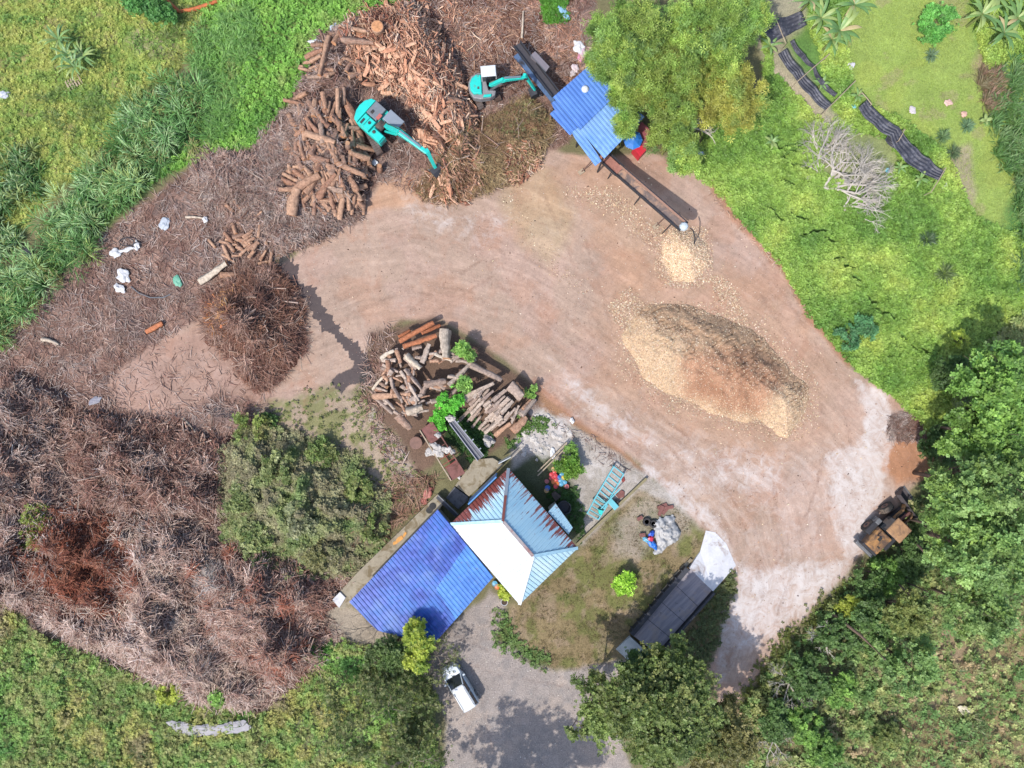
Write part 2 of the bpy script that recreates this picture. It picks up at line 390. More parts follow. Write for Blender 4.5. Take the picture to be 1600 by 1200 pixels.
# ------------------------------------------------------------------ ground sheet
def axis(lo, hi, step, far):
    a = list(np.arange(lo, hi + 1e-6, step)); s = step; x = hi; e = []
    while x < far: s *= 1.35; x += s; e.append(x)
    s = step; x = lo; b = []
    while x > -far: s *= 1.35; x -= s; b.append(x)
    return np.array(b[::-1] + a + e)
gx = axis(-52, 52, 0.17, 900); gy = axis(-40, 40, 0.17, 900)
XX, YY = np.meshgrid(gx, gy); xf = XX.ravel(); yf = YY.ravel(); PX = 800 + xf * 18; PY = 600 - yf * 18
C = np.zeros((len(xf), 3)); C[:] = S(126, 120, 86)
def paint(m, rgb, k=ALB):
    global C
    C = C * (1 - m[:, None]) + np.array(S(*rgb, k))[None] * m[:, None]
def nz(sc, s, lo, hi): return sm((fbm(PX / sc, PY / sc, s, 5) - lo) / (hi - lo))
def mk(poly, f=14, na=10, ns=30, s=1): return mask(poly, PX, PY, f, na, ns, s)
def circ(cx, cy, rx, ry=None, rot=0, n=14):
    ry = ry or rx; c, s = math.cos(R(rot)), math.sin(R(rot))
    return [(cx + rx * math.cos(2 * math.pi * i / n) * c - ry * math.sin(2 * math.pi * i / n) * s, cy + rx * math.cos(2 * math.pi * i / n) * s + ry * math.sin(2 * math.pi * i / n) * c) for i in range(n)]
m = mk(TLM, 40, 20); paint(m, (150,168,84)); paint(m * nz(50, 21, .45, .62) * .8, (170,172,94)); paint(m * nz(30, 22, .5, .65) * .7, (112,138,62)); paint(m * nz(22, 23, .6, .7) * .6, (160,140,105))
paint(mk(circ(240, 70, 40, 25), 20) * .6, (175,165,130)); paint(mk(circ(255, 75, 22, 12), 12) * .7, (190,170,150))
m = mk(LUSH, 20, 8); paint(m, (108,148,70)); paint(m * nz(40, 24, .5, .62) * .7, (128,148,76)); paint(m * mk(circ(430, 70, 60, 50), 40) * .8, (128,145,80))
paint(mk(NAPIER, 20, 10), (58,84,44))
m = mk(RMEADOW, 12, 6); paint(m, (116,154,76)); paint(m * nz(55, 25, .48, .6) * .7, (140,168,80)); paint(m * nz(30, 26, .55, .68) * .6, (98,136,70))
m = mk(TURF, 30, 14) ; paint(m, (152,172,88)); paint(m * nz(40, 27, .5, .65) * .6, (165,178,88)); paint(m * nz(30, 28, .62, .7) * .5, (165,150,115))
paint(mk([(1560,150),(1620,140),(2200,100),(2200,520),(1600,470),(1560,380),(1590,280)], 25, 12), (92,135,70))
paint(mk([(1530,60),(1560,100),(1555,150),(1530,140),(1515,100)], 14) * .8, (160,140,112))
paint(mk([(1185,-40),(1270,-40),(1260,30),(1230,70),(1275,140),(1310,185),(1290,200),(1240,160),(1205,110),(1180,60)], 16, 8) * .9, (176,165,140))
paint(mk([(1200,100),(1235,115),(1290,190),(1270,215),(1240,190),(1200,140)], 16, 8) * .9, (190,176,150))
paint(mk([(1280,190),(1390,200),(1470,290),(1500,335),(1420,330),(1370,350),(1290,330),(1265,250)], 24, 14) * .75, (158,160,112))
paint(mk([(1478,240),(1515,225),(1525,300),(1515,345),(1490,330),(1462,290)], 14, 6) * .9, (172,158,130))
paint(mk(circ(1360, 330, 50, 14), 16) * .7, (175,160,125)); paint(mk(circ(1492, 503, 11, 9), 6) * .9, (200,180,150))
paint(mk(circ(1425, 300, 40, 30), 20) * .5, (165,160,110))
m = mk(WOOD, 26, 10); paint(m, (116,116,76)); paint(m * nz(34, 30, .5, .62) * .8, (96,110,64)); paint(m * nz(28, 31, .52, .62) * .75, (160,138,108))
m_ = mk([(1400,1000),(1500,900),(1640,880),(1640,1300),(1340,1300),(1360,1120)], 60, 30); paint(m_ * nz(34, 47, .42, .56) * .8, (176,154,124)); paint(mk([(1440,940),(1520,960),(1540,1060),(1480,1090),(1440,1010)], 30, 24) * .7, (170,146,116)); paint(mk([(1560,960),(1800,900),(1800,1300),(1500,1300),(1520,1150),(1540,1080),(1500,1060)], 40, 24) * .8, (152,134,98))
paint(mk([(1370,1120),(1420,1100),(1560,1200),(1560,1300),(1360,1300)], 40, 20) * .7, (145,125,90))
m = mk(BLSC, 16, 8); paint(m, (112,122,74)); paint(m * nz(36, 32, .48, .6) * .8, (136,126,92)); paint(m * nz(24, 33, .5, .62) * .7, (76,104,50))
paint(mk([(480,1060),(600,1040),(690,1090),(690,1230),(480,1300),(450,1150)], 30, 20) * .7, (140,135,108))
m = mk(LITTER, 14, 8); paint(m, (156,124,110)); paint(m * nz(40, 34, .45, .6) * .7, (172,140,124)); paint(m * nz(18, 35, .5, .62) * .6, (98,72,62)); paint(m * nz(25, 36, .56, .66) * .5, (118,108,106))
paint(mk([(-60,560),(100,590),(200,660),(340,700),(340,860),(480,900),(500,1040),(330,1080),(60,960),(-60,940)], 20, 12) * .75, (92,66,58))
paint(mk(circ(210, 500, 45, 30, 30), 26, 14) * .6, (105,92,90))
m = mk([(690,10),(860,-30),(930,110),(870,160),(740,130)], 16, 8); paint(m * .85, (158,124,106)); paint(m * nz(14, 37, .5, .62) * .5, (120,84,70))
paint(mk([(870,100),(930,40),(935,120),(900,150)], 14) * .6, (190,165,155))
m = mk(YARD, 9, 4); paint(m, (184,157,138)); paint(m * nz(70, 38, .45, .62) * .5, (196,164,148)); paint(m * nz(45, 39, .5, .65) * .4, (182,140,114))
paint(mk([(160,600),(230,545),(330,500),(440,640),(350,625),(300,650),(200,665)], 20, 14) * .6, (172,138,124))
paint(m * mk([(960,400),(1210,430),(1320,600),(1330,680),(1260,720),(1100,690),(960,620),(930,520)], 60, 20) * .45, (192,150,118))
paint(m * mk([(780,260),(840,240),(900,330),(860,420),(820,380),(780,330)], 30, 14) * .35, (196,172,126))
paint(m * mk([(800,290),(900,240),(1060,330),(1080,420),(1000,440),(900,330)], 50, 20) * .4, (186,148,116))
paint(mk([(592,285),(640,268),(700,300),(640,320),(570,330)], 14, 8) * .8, (208,164,132))
paint(m * mk([(1290,600),(1390,620),(1400,700),(1380,800),(1250,960),(1150,1080),(1130,960),(1210,800),(1180,760),(1060,760),(960,690),(1000,690),(1200,730)], 60, 24) * .35, (200,176,162))
paint(mk([(1385,690),(1440,660),(1480,712),(1450,745),(1400,760),(1380,735)], 12, 8), (186,136,104)); paint(mk(circ(1420, 668, 36, 24), 12, 8) * .8, (150,112,98))
for pl in ([(1210,408),(1225,405),(1275,490),(1335,568),(1325,578),(1262,500)], [(1085,262),(1095,258),(1140,310),(1218,404),(1206,412),(1126,320)], [(835,590),(905,655),(985,712),(1020,745),(1010,760),(930,690),(850,640),(820,610)]): paint(mk(pl, 8, 5) * .7, (176,126,98))
m = mk(STACKG, 12, 8); paint(m, (122,98,82))
m = mk(SAND2, 18, 10); paint(m, (176,156,134)); paint(m * nz(18, 40, .5, .6) * .8, (132,134,84))
m = mk(RUBBLE, 10, 6); paint(m, (186,176,166)); paint(m * nz(20, 41, .5, .62) * .5, (150,140,124))
m = mk(LAWN, 14, 8); paint(m, (146,128,94)); paint(m * nz(26, 42, .48, .6) * .8, (116,120,66)); paint(m * nz(16, 43, .54, .64) * .6, (168,146,122))
paint(mk([(765,960),(795,950),(800,1000),(860,1035),(840,1050),(780,1005)], 12) * .85, (86,112,54))
paint(mk([(1000,780),(1070,790),(1080,830),(1000,870),(960,870),(960,820)], 20, 10) * .6, (176,164,150))
paint(mk([(770,760),(850,700),(900,760),(905,850),(860,800)], 12, 6) * .9, (84,92,58))
m = mk(ROAD, 12, 8); paint(m, (170,158,150)); paint(m * nz(30, 44, .5, .62) * .5, (190,172,158)); paint(m * nz(12, 45, .5, .64) * .35, (138,134,132))
m = mk(DUST, 12, 8); paint(m, (176,162,144))
paint(mk([(700,660),(760,700),(745,720),(690,690)], 10, 4), (50,72,36)); paint(mk([(690,650),(720,640),(770,690),(745,722),(720,700)], 8, 5) * .9, (54,80,38))
# chalk, wet, litter, yard weights
wt = np.zeros((len(xf), 4))
wt[:, 0] = np.clip(mk([(985,715),(1060,755),(1120,810),(1150,880),(1165,900),(1120,830),(1080,800),(1000,735)], 22, 8) * .75 + mk([(1335,590),(1385,615),(1400,680),(1385,720),(1355,700),(1350,640)], 14, 6) * .9
    + mk([(1290,705),(1360,690),(1390,760),(1350,850),(1330,880),(1300,800)], 30, 14) * .85 + mk([(1150,900),(1250,880),(1330,870),(1290,930),(1190,1000),(1150,1020)], 34, 14) * .7
    + mk([(830,640),(900,650),(890,690),(850,720),(810,690)], 24, 12) * .75 + mk([(860,560),(960,640),(1010,690),(990,700),(900,630)], 30, 14) * .35
    + mk([(900,720),(985,720),(1010,760),(940,800)], 20, 10) * .5 + mk([(1125,920),(1165,930),(1150,1000),(1115,1090)], 20) * .5 + mk([(560,620),(590,640),(660,760),(640,770),(590,690)], 12) * .5
    + mk([(620,300),(700,320),(800,340),(760,380),(640,350)], 40, 14) * .3 + mk([(1080,760),(1180,720),(1300,700),(1380,760),(1330,880),(1230,990),(1150,1080),(1125,1000),(1160,900),(1130,830)], 70, 20) * .16 + mk([(880,600),(1000,660),(1150,700),(1250,720),(1180,780),(1080,760),(980,690)], 60, 20) * .3 + .12 * mk(YARD, 20), 0, 1)
wt[:, 1] = np.clip(mk([(430,402),(454,400),(468,434),(494,456),(520,494),(540,520),(560,544),(566,558),(556,572),(540,550),(516,524),(488,492),(458,452)], 4, 15, 9) + mk([(515,600),(560,560),(575,540),(585,600),(545,600),(535,615)], 8, 8, 14) * .8
    + mk(circ(340, 640, 26, 9, 10), 8, 6, 12) * .8 + mk(circ(365, 645, 12, 8), 6, 5, 12) * .7, 0, 1)
wt[:, 2] = mk(LITTER, 14, 8) * (1 - mk(YARD, 16, 8) * .9); wt[:, 3] = mk(YARD, 12, 4)
# tyre ruts: pairs of narrow lines
rut = np.zeros(len(xf))
def ruts(pts, off=15, wd=3.2, amp=1.0):
    for sd in (-1, 1):
        q = []
        for i, p in enumerate(pts):
            a_ = pts[max(i - 1, 0)]; b_ = pts[min(i + 1, len(pts) - 1)]; L = math.hypot(b_[0] - a_[0], b_[1] - a_[1]); q.append((p[0] - (b_[1] - a_[1]) / L * off * sd, p[1] + (b_[0] - a_[0]) / L * off * sd))
        d = np.full(len(xf), 1e9)
        for i in range(len(q) - 1):
            (x1, y1), (x2, y2) = q[i], q[i + 1]; dx, dy = x2 - x1, y2 - y1; t = np.clip(((PX - x1) * dx + (PY - y1) * dy) / (dx * dx + dy * dy), 0, 1); d = np.minimum(d, np.hypot(PX - x1 - t * dx, PY - y1 - t * dy))
        rut[:] = np.maximum(rut, sm(1.4 - d / wd) * amp * sm((fbm(PX / 30, PY / 30, int(pts[0][0]), 3) - .3) / .25))
for pl, am in (([(640,440),(760,455),(860,520),(960,610),(1060,690),(1130,780),(1170,880),(1160,1000)], .9), ([(700,400),(800,440),(900,520),(1000,620),(1110,710),(1190,800),(1210,920)], .6), ([(480,520),(560,470),(650,430),(740,440),(840,500),(960,590)], .7), ([(620,350),(740,370),(860,440),(930,520),(1000,640),(1090,700),(1200,730),(1290,700)], .7),
    ([(860,290),(900,380),(930,470),(950,560),(1010,660)], .6), ([(1100,330),(1180,420),(1240,510),(1290,600),(1310,690),(1280,800),(1220,900),(1180,1010)], .8), ([(500,640),(560,600),(610,540),(680,470),(760,420)], .9), ([(1150,460),(1230,520),(1300,620),(1320,720),(1300,830),(1230,930)], .5), ([(740,330),(780,420),(860,500),(980,560)], .6),
    ([(760,1200),(740,1100),(720,1040),(740,990)], .5), ([(690,1000),(780,1040),(900,1060),(1000,1040)], .4), ([(250,560),(330,580),(430,600),(520,590)], .7), ([(860,620),(930,680),(1010,720),(1080,760),(1130,840)], .9)): ruts(pl, 15, 3.0, am)
for pl in ([(835,590),(900,645),(990,700)], [(845,600),(910,652),(1000,708)], [(575,560),(620,510),(650,480)], [(1210,760),(1215,820),(1212,860)], [(1180,830),(1186,880),(1190,930)]): ruts(pl, 1.5, 2.2, 1.0)
flow_rut = rut
# direction of travel across the yard: distance to / along a drive line
line = [(380,520),(520,470),(640,450),(800,500),(950,600),(1100,700),(1205,800),(1240,900),(1190,1060),(1150,1200)]
bd = np.full(len(xf), 1e9); U = np.zeros(len(xf)); W = np.zeros(len(xf)); acc = 0
for i in range(len(line) - 1):
    x1, y1 = line[i]; x2, y2 = line[i + 1]; dx, dy = x2 - x1, y2 - y1; L = math.hypot(dx, dy)
    t = np.clip(((PX - x1) * dx + (PY - y1) * dy) / L / L, 0, 1)
    ex, ey = PX - x1 - t * dx, PY - y1 - t * dy; d = np.hypot(ex, ey); k = d < bd
    bd[k] = d[k]; U[k] = (np.sign(dx * ey - dy * ex) * d)[k]; W[k] = (acc + t * L)[k]; acc += L
flow = np.stack([U / 18, W / 18, rut], 1)
Vg = np.stack([xf, yf, GZ(PX, PY)], 1)
nx, ny = len(gx), len(gy); ii = (np.arange(ny - 1)[:, None] * nx + np.arange(nx - 1)[None]).ravel()
Fg = np.stack([ii, ii + 1, ii + nx + 1, ii + nx], 1)

gm, nt, bs = newmat('ground')
geo = N(nt, 'ShaderNodeNewGeometry').outputs['Position']
za = N(nt, 'ShaderNodeAttribute', attribute_name='zone').outputs['Color']
wa = N(nt, 'ShaderNodeAttribute', attribute_name='wts'); sp = N(nt, 'ShaderNodeSeparateColor'); nt.links.new(wa.outputs['Color'], sp.inputs[0])
chalk, wet, litt = sp.outputs[0], sp.outputs[1], sp.outputs[2]; yard = wa.outputs['Alpha']
fl = N(nt, 'ShaderNodeAttribute', attribute_name='flow').outputs['Vector']
wadd = N(nt, 'ShaderNodeVectorMath', operation='MULTIPLY_ADD'); wn_ = N(nt, 'ShaderNodeTexNoise', inp={'Scale': .16, 'Detail': 3}); nt.links.new(geo, wn_.inputs['Vector']); nt.links.new(wn_.outputs['Color'], wadd.inputs[0]); wadd.inputs[1].default_value = (2.2, 2.2, 0); nt.links.new(fl, wadd.inputs[2]); wfl = wadd.outputs[0]
n_big = noise(nt, 0.35, 8, 0.6, geo); n_mid = noise(nt, 2.2, 6, 0.65, geo, 0.4); n_fine = noise(nt, 9.0, 4, 0.7, geo)
st1 = noise(nt, 1.0, 6, 0.65, vscale(nt, wfl, (1.7, 0.13, 1))); st2 = noise(nt, 1.0, 4, 0.6, vscale(nt, wfl, (6.0, 0.3, 1)))
k = ramp(nt, n_big, 0.3, 0.7, 0.84, 1.12)
k = math_(nt, 'MULTIPLY', k, ramp(nt, n_mid, 0.3, 0.7, 0.86, 1.12))
amp = math_(nt, 'SUBTRACT', 1.0, math_(nt, 'MULTIPLY', yard, 0.62))
k = math_(nt, 'MULTIPLY', k, math_(nt, 'ADD', 1.0, math_(nt, 'MULTIPLY', amp, ramp(nt, n_fine, 0.3, 0.7, -0.38, 0.3))))
stk = math_(nt, 'ADD', ramp(nt, st1, 0.3, 0.7, -0.13, 0.11), ramp(nt, st2, 0.3, 0.7, -0.05, 0.05))
k = math_(nt, 'MULTIPLY', k, math_(nt, 'ADD', 1.0, math_(nt, 'MULTIPLY', yard, stk)))
cc = N(nt, 'ShaderNodeVectorMath', operation='SCALE'); nt.links.new(za, cc.inputs[0]); nt.links.new(k, cc.inputs['Scale'])
out = cc.outputs[0]
flz = N(nt, 'ShaderNodeSeparateXYZ'); nt.links.new(fl, flz.inputs[0]); rutv = flz.outputs[2]
rutn = math_(nt, 'MULTIPLY', rutv, ramp(nt, noise(nt, 3.0, 4, .7, geo), .35, .6), clamp=True)
out = mixc(nt, math_(nt, 'MULTIPLY', rutn, .48), out, S(138,106,90)); peb = noise(nt, 16, 2, .6, geo)
out = mixc(nt, ramp(nt, peb, .68, .74, 0, .35), out, S(226,208,196)); out = mixc(nt, ramp(nt, noise(nt, 13, 2, .6, vscale(nt, geo, (1.1, 1, 1))), .69, .75, 0, .4), out, S(112,84,72))
red = math_(nt, 'MULTIPLY', yard, ramp(nt, noise(nt, 0.5, 7, 0.65, geo, 0.8), 0.52, 0.68, 0, 0.32), clamp=True)
out = mixc(nt, red, out, S(176,128,102))
n_c = noise(nt, 0.95, 10, 0.78, geo, 0.9)
cf = math_(nt, 'ADD', math_(nt, 'MULTIPLY', n_c, 0.75), math_(nt, 'MULTIPLY', st1, 0.25))
cf = math_(nt, 'ADD', cf, math_(nt, 'MULTIPLY', chalk, 0.22))
cfac = math_(nt, 'MULTIPLY', ramp(nt, cf, 0.55, 0.80), math_(nt, 'MINIMUM', math_(nt, 'MULTIPLY', chalk, 2.0), 1.0), clamp=True)
out = mixc(nt, math_(nt, 'MULTIPLY', cfac, 0.85), out, S(224,216,212))
lf = math_(nt, 'MULTIPLY', litt, ramp(nt, noise(nt, 5.5, 6, 0.75, geo, 1.5), 0.5, 0.6), clamp=True)
out = mixc(nt, math_(nt, 'MULTIPLY', lf, 0.6), out, S(66,48,42))
lf2 = math_(nt, 'MULTIPLY', litt, ramp(nt, noise(nt, 6.5, 6, 0.75, vscale(nt, geo, (1, 1.3, 1)), 1.2), 0.57, 0.64), clamp=True)
out = mixc(nt, math_(nt, 'MULTIPLY', lf2, 0.5), out, S(192,152,134))
wf = ramp(nt, math_(nt, 'ADD', wet, ramp(nt, n_mid, 0.3, 0.7, -0.25, 0.25)), 0.35, 0.6)
out = mixc(nt, math_(nt, 'MULTIPLY', wf, 0.85), out, S(50,46,54))
nt.links.new(out, bs.inputs['Base Color'])
nt.links.new(ramp(nt, wf, 0, 1, 0.92, 0.6), bs.inputs['Roughness']); bs.inputs['Specular IOR Level'].default_value = 0.2
hgt = math_(nt, 'ADD', math_(nt, 'MULTIPLY', n_mid, 0.6), math_(nt, 'MULTIPLY', n_fine, 0.4)); hgt = math_(nt, 'SUBTRACT', hgt, math_(nt, 'MULTIPLY', rutn, .8))
bump(nt, bs, math_(nt, 'MULTIPLY', hgt, amp), 0.5, 0.12)
g = npmesh('ground', Vg, Fg, gm, {'zone': C, 'wts': wt, 'flow': flow}, smooth=True); props(g, 'earth yard and meadow ground of the wood lot', None, None, 'structure')
# ------------------------------------------------------------------ heaps
def heap(name, keys, label, catg, colf, group=None, kind=None, step=0.16, m=None, nm=None):
    poly = HILLS[keys][0]; xs = [p[0] for p in poly]; ys = [p[1] for p in poly]
    X, Y = np.meshgrid(np.arange(min(xs) - 24, max(xs) + 24, step * 18), np.arange(min(ys) - 24, max(ys) + 24, step * 18))
    sh = X.shape; X = X.ravel(); Y = Y.ravel(); Z = hill(keys, X, Y)
    d = sdf(poly, X, Y); inside = (d > -20)
    ny_, nx_ = sh; q = (np.arange(ny_ - 1)[:, None] * nx_ + np.arange(nx_ - 1)[None]).ravel()
    F = np.stack([q, q + nx_, q + nx_ + 1, q + 1], 1); F = F[inside[F].all(1) & (Z[F].max(1) > -0.2)]
    used = np.unique(F); re = np.zeros(len(X), int); re[used] = np.arange(len(used))
    c = Vector(((sum(xs) / len(xs) - 800) / 18, (600 - sum(ys) / len(ys)) / 18, 0))
    V = toW(X[used], Y[used], Z[used] + 0.01) - np.array(c)[None]
    t = thing(name, label, catg, c, 0, group) if not kind else None
    o = npmesh(nm or 'mound', V, re[F], m or M_HEAP, colf(X[used], Y[used], Z[used]), smooth=True, parent=t)
    if kind: o.name = name; o.location = c; props(o, label, catg, group, kind); return o
    return t
def mixcol(X, Y, cols, sc=20, seed=5, k=1.0):
    a = np.array([S(*c) for c in cols]) * k; n = fbm(X / sc, Y / sc, seed, 5); n = np.clip((n - 0.25) / 0.5, 0, 0.999) * (len(cols) - 1)
    i = n.astype(int); f = (n - i)[:, None]; j = np.minimum(i + 1, len(cols) - 1)
    return a[i] * (1 - f) + a[j] * f
def under(parent, V): return V - np.array(parent.location)[None]
# sticks: a bent three-sided rod
def stick_t(bend, seed):
    r = random.Random(seed); vs = []
    for i, (x, b) in enumerate(((-0.5, 0), (r.uniform(-.1, .1), bend), (0.5, -bend * 0.3))):
        rr = (1.0, 0.85, 0.45)[i]
        for k in range(3): a = 2.1 * k + 0.3 * i; vs.append((x, b + 0.0, 0.0, math.cos(a) * rr, math.sin(a) * rr))
    return vs
ST = [stick_t(b, i) for i, b in enumerate((0.0, 0.05, -0.07, 0.12, -0.03))]
SF = np.array([(i * 3 + k, i * 3 + (k + 1) % 3, (i + 1) * 3 + (k + 1) % 3, (i + 1) * 3 + k) for i in range(2) for k in range(3)])
def sticks(pts, L, rad, yaw, pitch, colr):
    """L length, rad radius arrays"""
    n = len(pts); T = np.array(ST)[rng.integers(0, len(ST), n)]
    v = np.empty((n, 9, 3)); v[..., 0] = T[..., 0] * L[:, None]; v[..., 1] = T[..., 1] * L[:, None] + T[..., 3] * rad[:, None]; v[..., 2] = T[..., 4] * rad[:, None]
    V = np.einsum('nij,nvj->nvi', rotm(yaw, pitch, np.zeros(n)), v) + pts[:, None, :]
    F = SF[None] + (np.arange(n) * 9)[:, None, None]
    return V.reshape(-1, 3), F.reshape(-1, 4), np.repeat(colr, 9, 0)
def stickfield(X, Y, lo, hi, r0, r1, cols, dz=0.12, pit=0.25, w=None, yawf=None, k=1.0, jit=0.3):
    n = len(X); pts = toW(X, Y, HF(X, Y) + rng.uniform(0, dz, n) + 0.02)
    L = lo + (hi - lo) * rng.random(n) ** 2; rad = r0 + (r1 - r0) * rng.random(n) ** 2
    yaw = 12.6 * fbm(X / 34, Y / 34, 5, 2) + rng.normal(0, .6, n) if yawf is None else yawf(X, Y)
    cc1 = pal(cols, n, k, jit, w); i_ = (fbm(X / 26, Y / 26, len(cols) * 7 + int(n) % 5, 4) - .28) / .44; i_ = np.clip(i_, 0, .999) * len(cols); a_ = np.array([S(*q) for q in cols]) * k; cc2 = a_[i_.astype(int)] * (1 + rng.uniform(-.25, .25, (n, 1)))
    return sticks(pts, L, rad, yaw, rng.normal(0, pit, n), np.clip(cc1 * .35 + cc2 * .65, .004, .85))
GREYB = [(196,178,168),(218,202,192),(160,134,124),(136,108,98),(178,154,142)]
REDB = [(158,116,102),(132,94,82),(184,144,126),(208,174,156),(104,74,66)]
PALEB = [(208,180,164),(228,208,196),(182,150,134),(158,122,108),(196,168,154)]
RUSTB = [(178,104,78),(152,86,68),(196,134,106),(120,74,64)]
DARKB = [(116,84,74),(92,66,60),(146,110,98),(182,148,132)]
# leaf clump templates
def clump(n, seed, aspect=0.5, up=0.6, spread=1.0):
    r = random.Random(seed); vs = []
    for i in range(n):
        a = 2 * math.pi * (i + r.uniform(-.3, .3)) / n; e = r.uniform(0.05, 1.1) * up; L = r.uniform(0.6, 1.0) * spread
        d = Vector((math.cos(a) * math.cos(e), math.sin(a) * math.cos(e), math.sin(e))); s = Vector((-math.sin(a), math.cos(a), r.uniform(-.4, .4))).normalized() * L * aspect * 0.5
        b = d * 0.08; mid = b + d * L * 0.55
        vs += [b, mid + s, b + d * L - Vector((0, 0, 0.15 * L)), mid - s]
    return [tuple(v) for v in vs]
CL = [clump(6, i, 0.6) for i in range(5)]; CF = np.array([(i * 4, i * 4 + 1, i * 4 + 2, i * 4 + 3) for i in range(6)])
CLT = [clump(6, i + 20, 0.16, 1.0) for i in range(5)]
def leafpts(X, Y, Z, smin, smax, cols, k=1.0, jit=0.3, tv=CL, w=None, colr=None):
    n = len(X)
    return scat(toW(X, Y, Z), tv, CF, rng.uniform(0, 6.28, n), rng.normal(0, .3, n), rng.normal(0, .3, n), rng.uniform(smin, smax, n), pal(cols, n, k, jit, w) if colr is None else colr)
def noisecol(X, Y, cols, sc, seed, k=1.0, jit=0.22):
    c = mixcol(X, Y, cols, sc, seed, k); return np.clip(c * (1 + rng.uniform(-jit, jit, (len(X), 1))), .004, .85)

# --- wood chip heaps
chipmat = attrmat('chip_heap', 0.9, 0, var=0.32, nscale=11, spec=0.1, bmp=0.5)
def chipcol(X, Y, Z):
    c = mixcol(X, Y, [(200,168,134),(214,184,150)], 20, 51); r = mixcol(X, Y, [(160,118,92),(184,142,114)], 14, 52)
    m = mask([(1055,560),(1130,540),(1200,560),(1235,590),(1200,625),(1185,652),(1120,640),(1070,620)], X, Y, 34, 12)
    c = c * (1 - m[:, None]) + r * m[:, None]; g = mixcol(X, Y, [(176,140,112),(120,92,76)], 7, 53)
    m2 = mask([(985,480),(1010,468),(1070,466),(1160,498),(1225,546),(1274,604),(1250,622),(1190,590),(1120,565),(1020,520)], X, Y, 14, 20) * 0.55
    return c * (1 - m2[:, None]) + g * m2[:, None]
def crackz(X, Y):
    w = X * 0.55 + Y * 0.83; u = X * 0.83 - Y * 0.55
    w = w + 16 * (fbm(u / 30, w / 30, 61, 3) - .5) + 5 * (fbm(u / 7, w / 7, 62, 2) - .5)
    cr = np.abs(((w / 8.0) % 1) - 0.5) * 2; cr = np.clip((cr - 0.78) / 0.22, 0, 1)
    m = mask([(985,488),(1010,470),(1070,468),(1160,500),(1222,545),(1272,604),(1240,640),(1180,612),(1130,590),(1020,540)], X, Y, 20, 14) * sm((fbm(X / 16, Y / 16, 63, 3) - .38) / .2)
    return cr * m
_hill = hill
def hill(name, X, Y):
    z = _hill(name, X, Y)
    if name == 'chip_big': z = np.where(z > 0.05, np.maximum(z - 0.24 * crackz(X, Y), 0.02), z)
    return z
t = heap('wood_chip_pile', 'chip_big', 'long heap of tan wood chips with cracked brown ridge in the middle of the yard', 'wood chip pile', chipcol, m=chipmat, step=0.07)
t2 = heap('wood_chip_pile', 'chip_small', 'small round heap of fresh pale wood chips under the conveyor end', 'wood chip pile', lambda X, Y, Z: mixcol(X, Y, [(214,184,144),(230,204,166)], 10, 54), m=chipmat, step=0.07)
CHT = [[(-.5, -.3, 0), (.5, -.2, .1), (.45, .3, 0), (-.5, .25, -.1)], [(-.5, -.15, 0), (.5, -.2, .1), (.5, .1, 0), (-.4, .2, .15)]]; CHF = np.array([(0, 1, 2, 3)])
def chips(X, Y, cols, smin=.06, smax=.16, k=1.0, w=None, dz=0.03):
    n = len(X); return scat(toW(X, Y, HF(X, Y) + dz), CHT, CHF, rng.uniform(0, 6.3, n), rng.normal(0, .35, n), rng.normal(0, .35, n), rng.uniform(smin, smax, n), pal(cols, n, k, .25, w))
CHC = [(224,198,166),(212,182,150),(200,166,134),(236,216,190),(186,150,124)]
X, Y = sample(HILLS['chip_big'][0], 42000, 10, 8); km = mask([(1055,550),(1130,540),(1200,560),(1240,590),(1200,625),(1185,652),(1120,640),(1070,620)], X, Y, 34, 12); kk = rng.random(len(X)) > km * .75; kk &= rng.random(len(X)) > .8 * mask([(1000,478),(1060,474),(1150,505),(1220,552),(1268,606),(1250,612),(1190,572),(1120,545),(1030,510)], X, Y, 16, 12)
V, F, c_ = chips(X[kk], Y[kk], CHC, .04, .11); npmesh('loose_chips', under(t, V), F, M_CHIP, c_, parent=t)
X, Y = sample(HILLS['chip_small'][0], 9000, 6, 2); V, F, c_ = chips(X, Y, CHC, .05, .14, 1.25); npmesh('loose_chips', under(t2, V), F, M_CHIP, c_, parent=t2)
# chips strewn over the yard
pp = []
for poly, n, f in (([(960,500),(1000,470),(1080,470),(1160,480),(1280,600),(1270,660),(1240,690),(1150,670),(1040,640),(970,580)], 16000, 40), (circ(1068, 402, 46, 50), 5000, 30), ([(880,300),(960,290),(1040,370),(1060,360),(1020,400),(960,330)], 6000, 20),
                   ([(960,500),(950,480),(985,450),(1000,480),(985,520)], 1800, 20), ([(1110,430),(1140,440),(1170,500),(1160,510),(1120,460)], 3000, 12), ([(780,300),(800,290),(830,360),(880,420),(930,460),(900,460),(840,400)], 1800, 30)):
    X, Y = sample(poly, n, f, 12, 20); ok = HF(X, Y) < 0.15; pp.append(chips(X[ok], Y[ok], CHC, .05, .15, 1.0))
X, Y = sample(YARD, 2500, 6, 4); pp.append(chips(X, Y, CHC + [(90,66,56)], .04, .16)); X, Y = sample(YARD, 12000, 6, 4); pp.append(chips(X, Y, [(206,176,156),(160,124,104),(222,206,194),(132,100,86)], .03, .09)); X, Y = sample(ROAD, 5000, 6, 4); pp.append(chips(X, Y, [(200,190,184),(140,132,128),(222,214,206)], .03, .1))
V, F, c_ = cat(*pp); props(npmesh('wood_chips', V, F, M_CHIP, c_), 'loose pale wood chips strewn over the bare yard', 'wood chips', None, 'stuff')

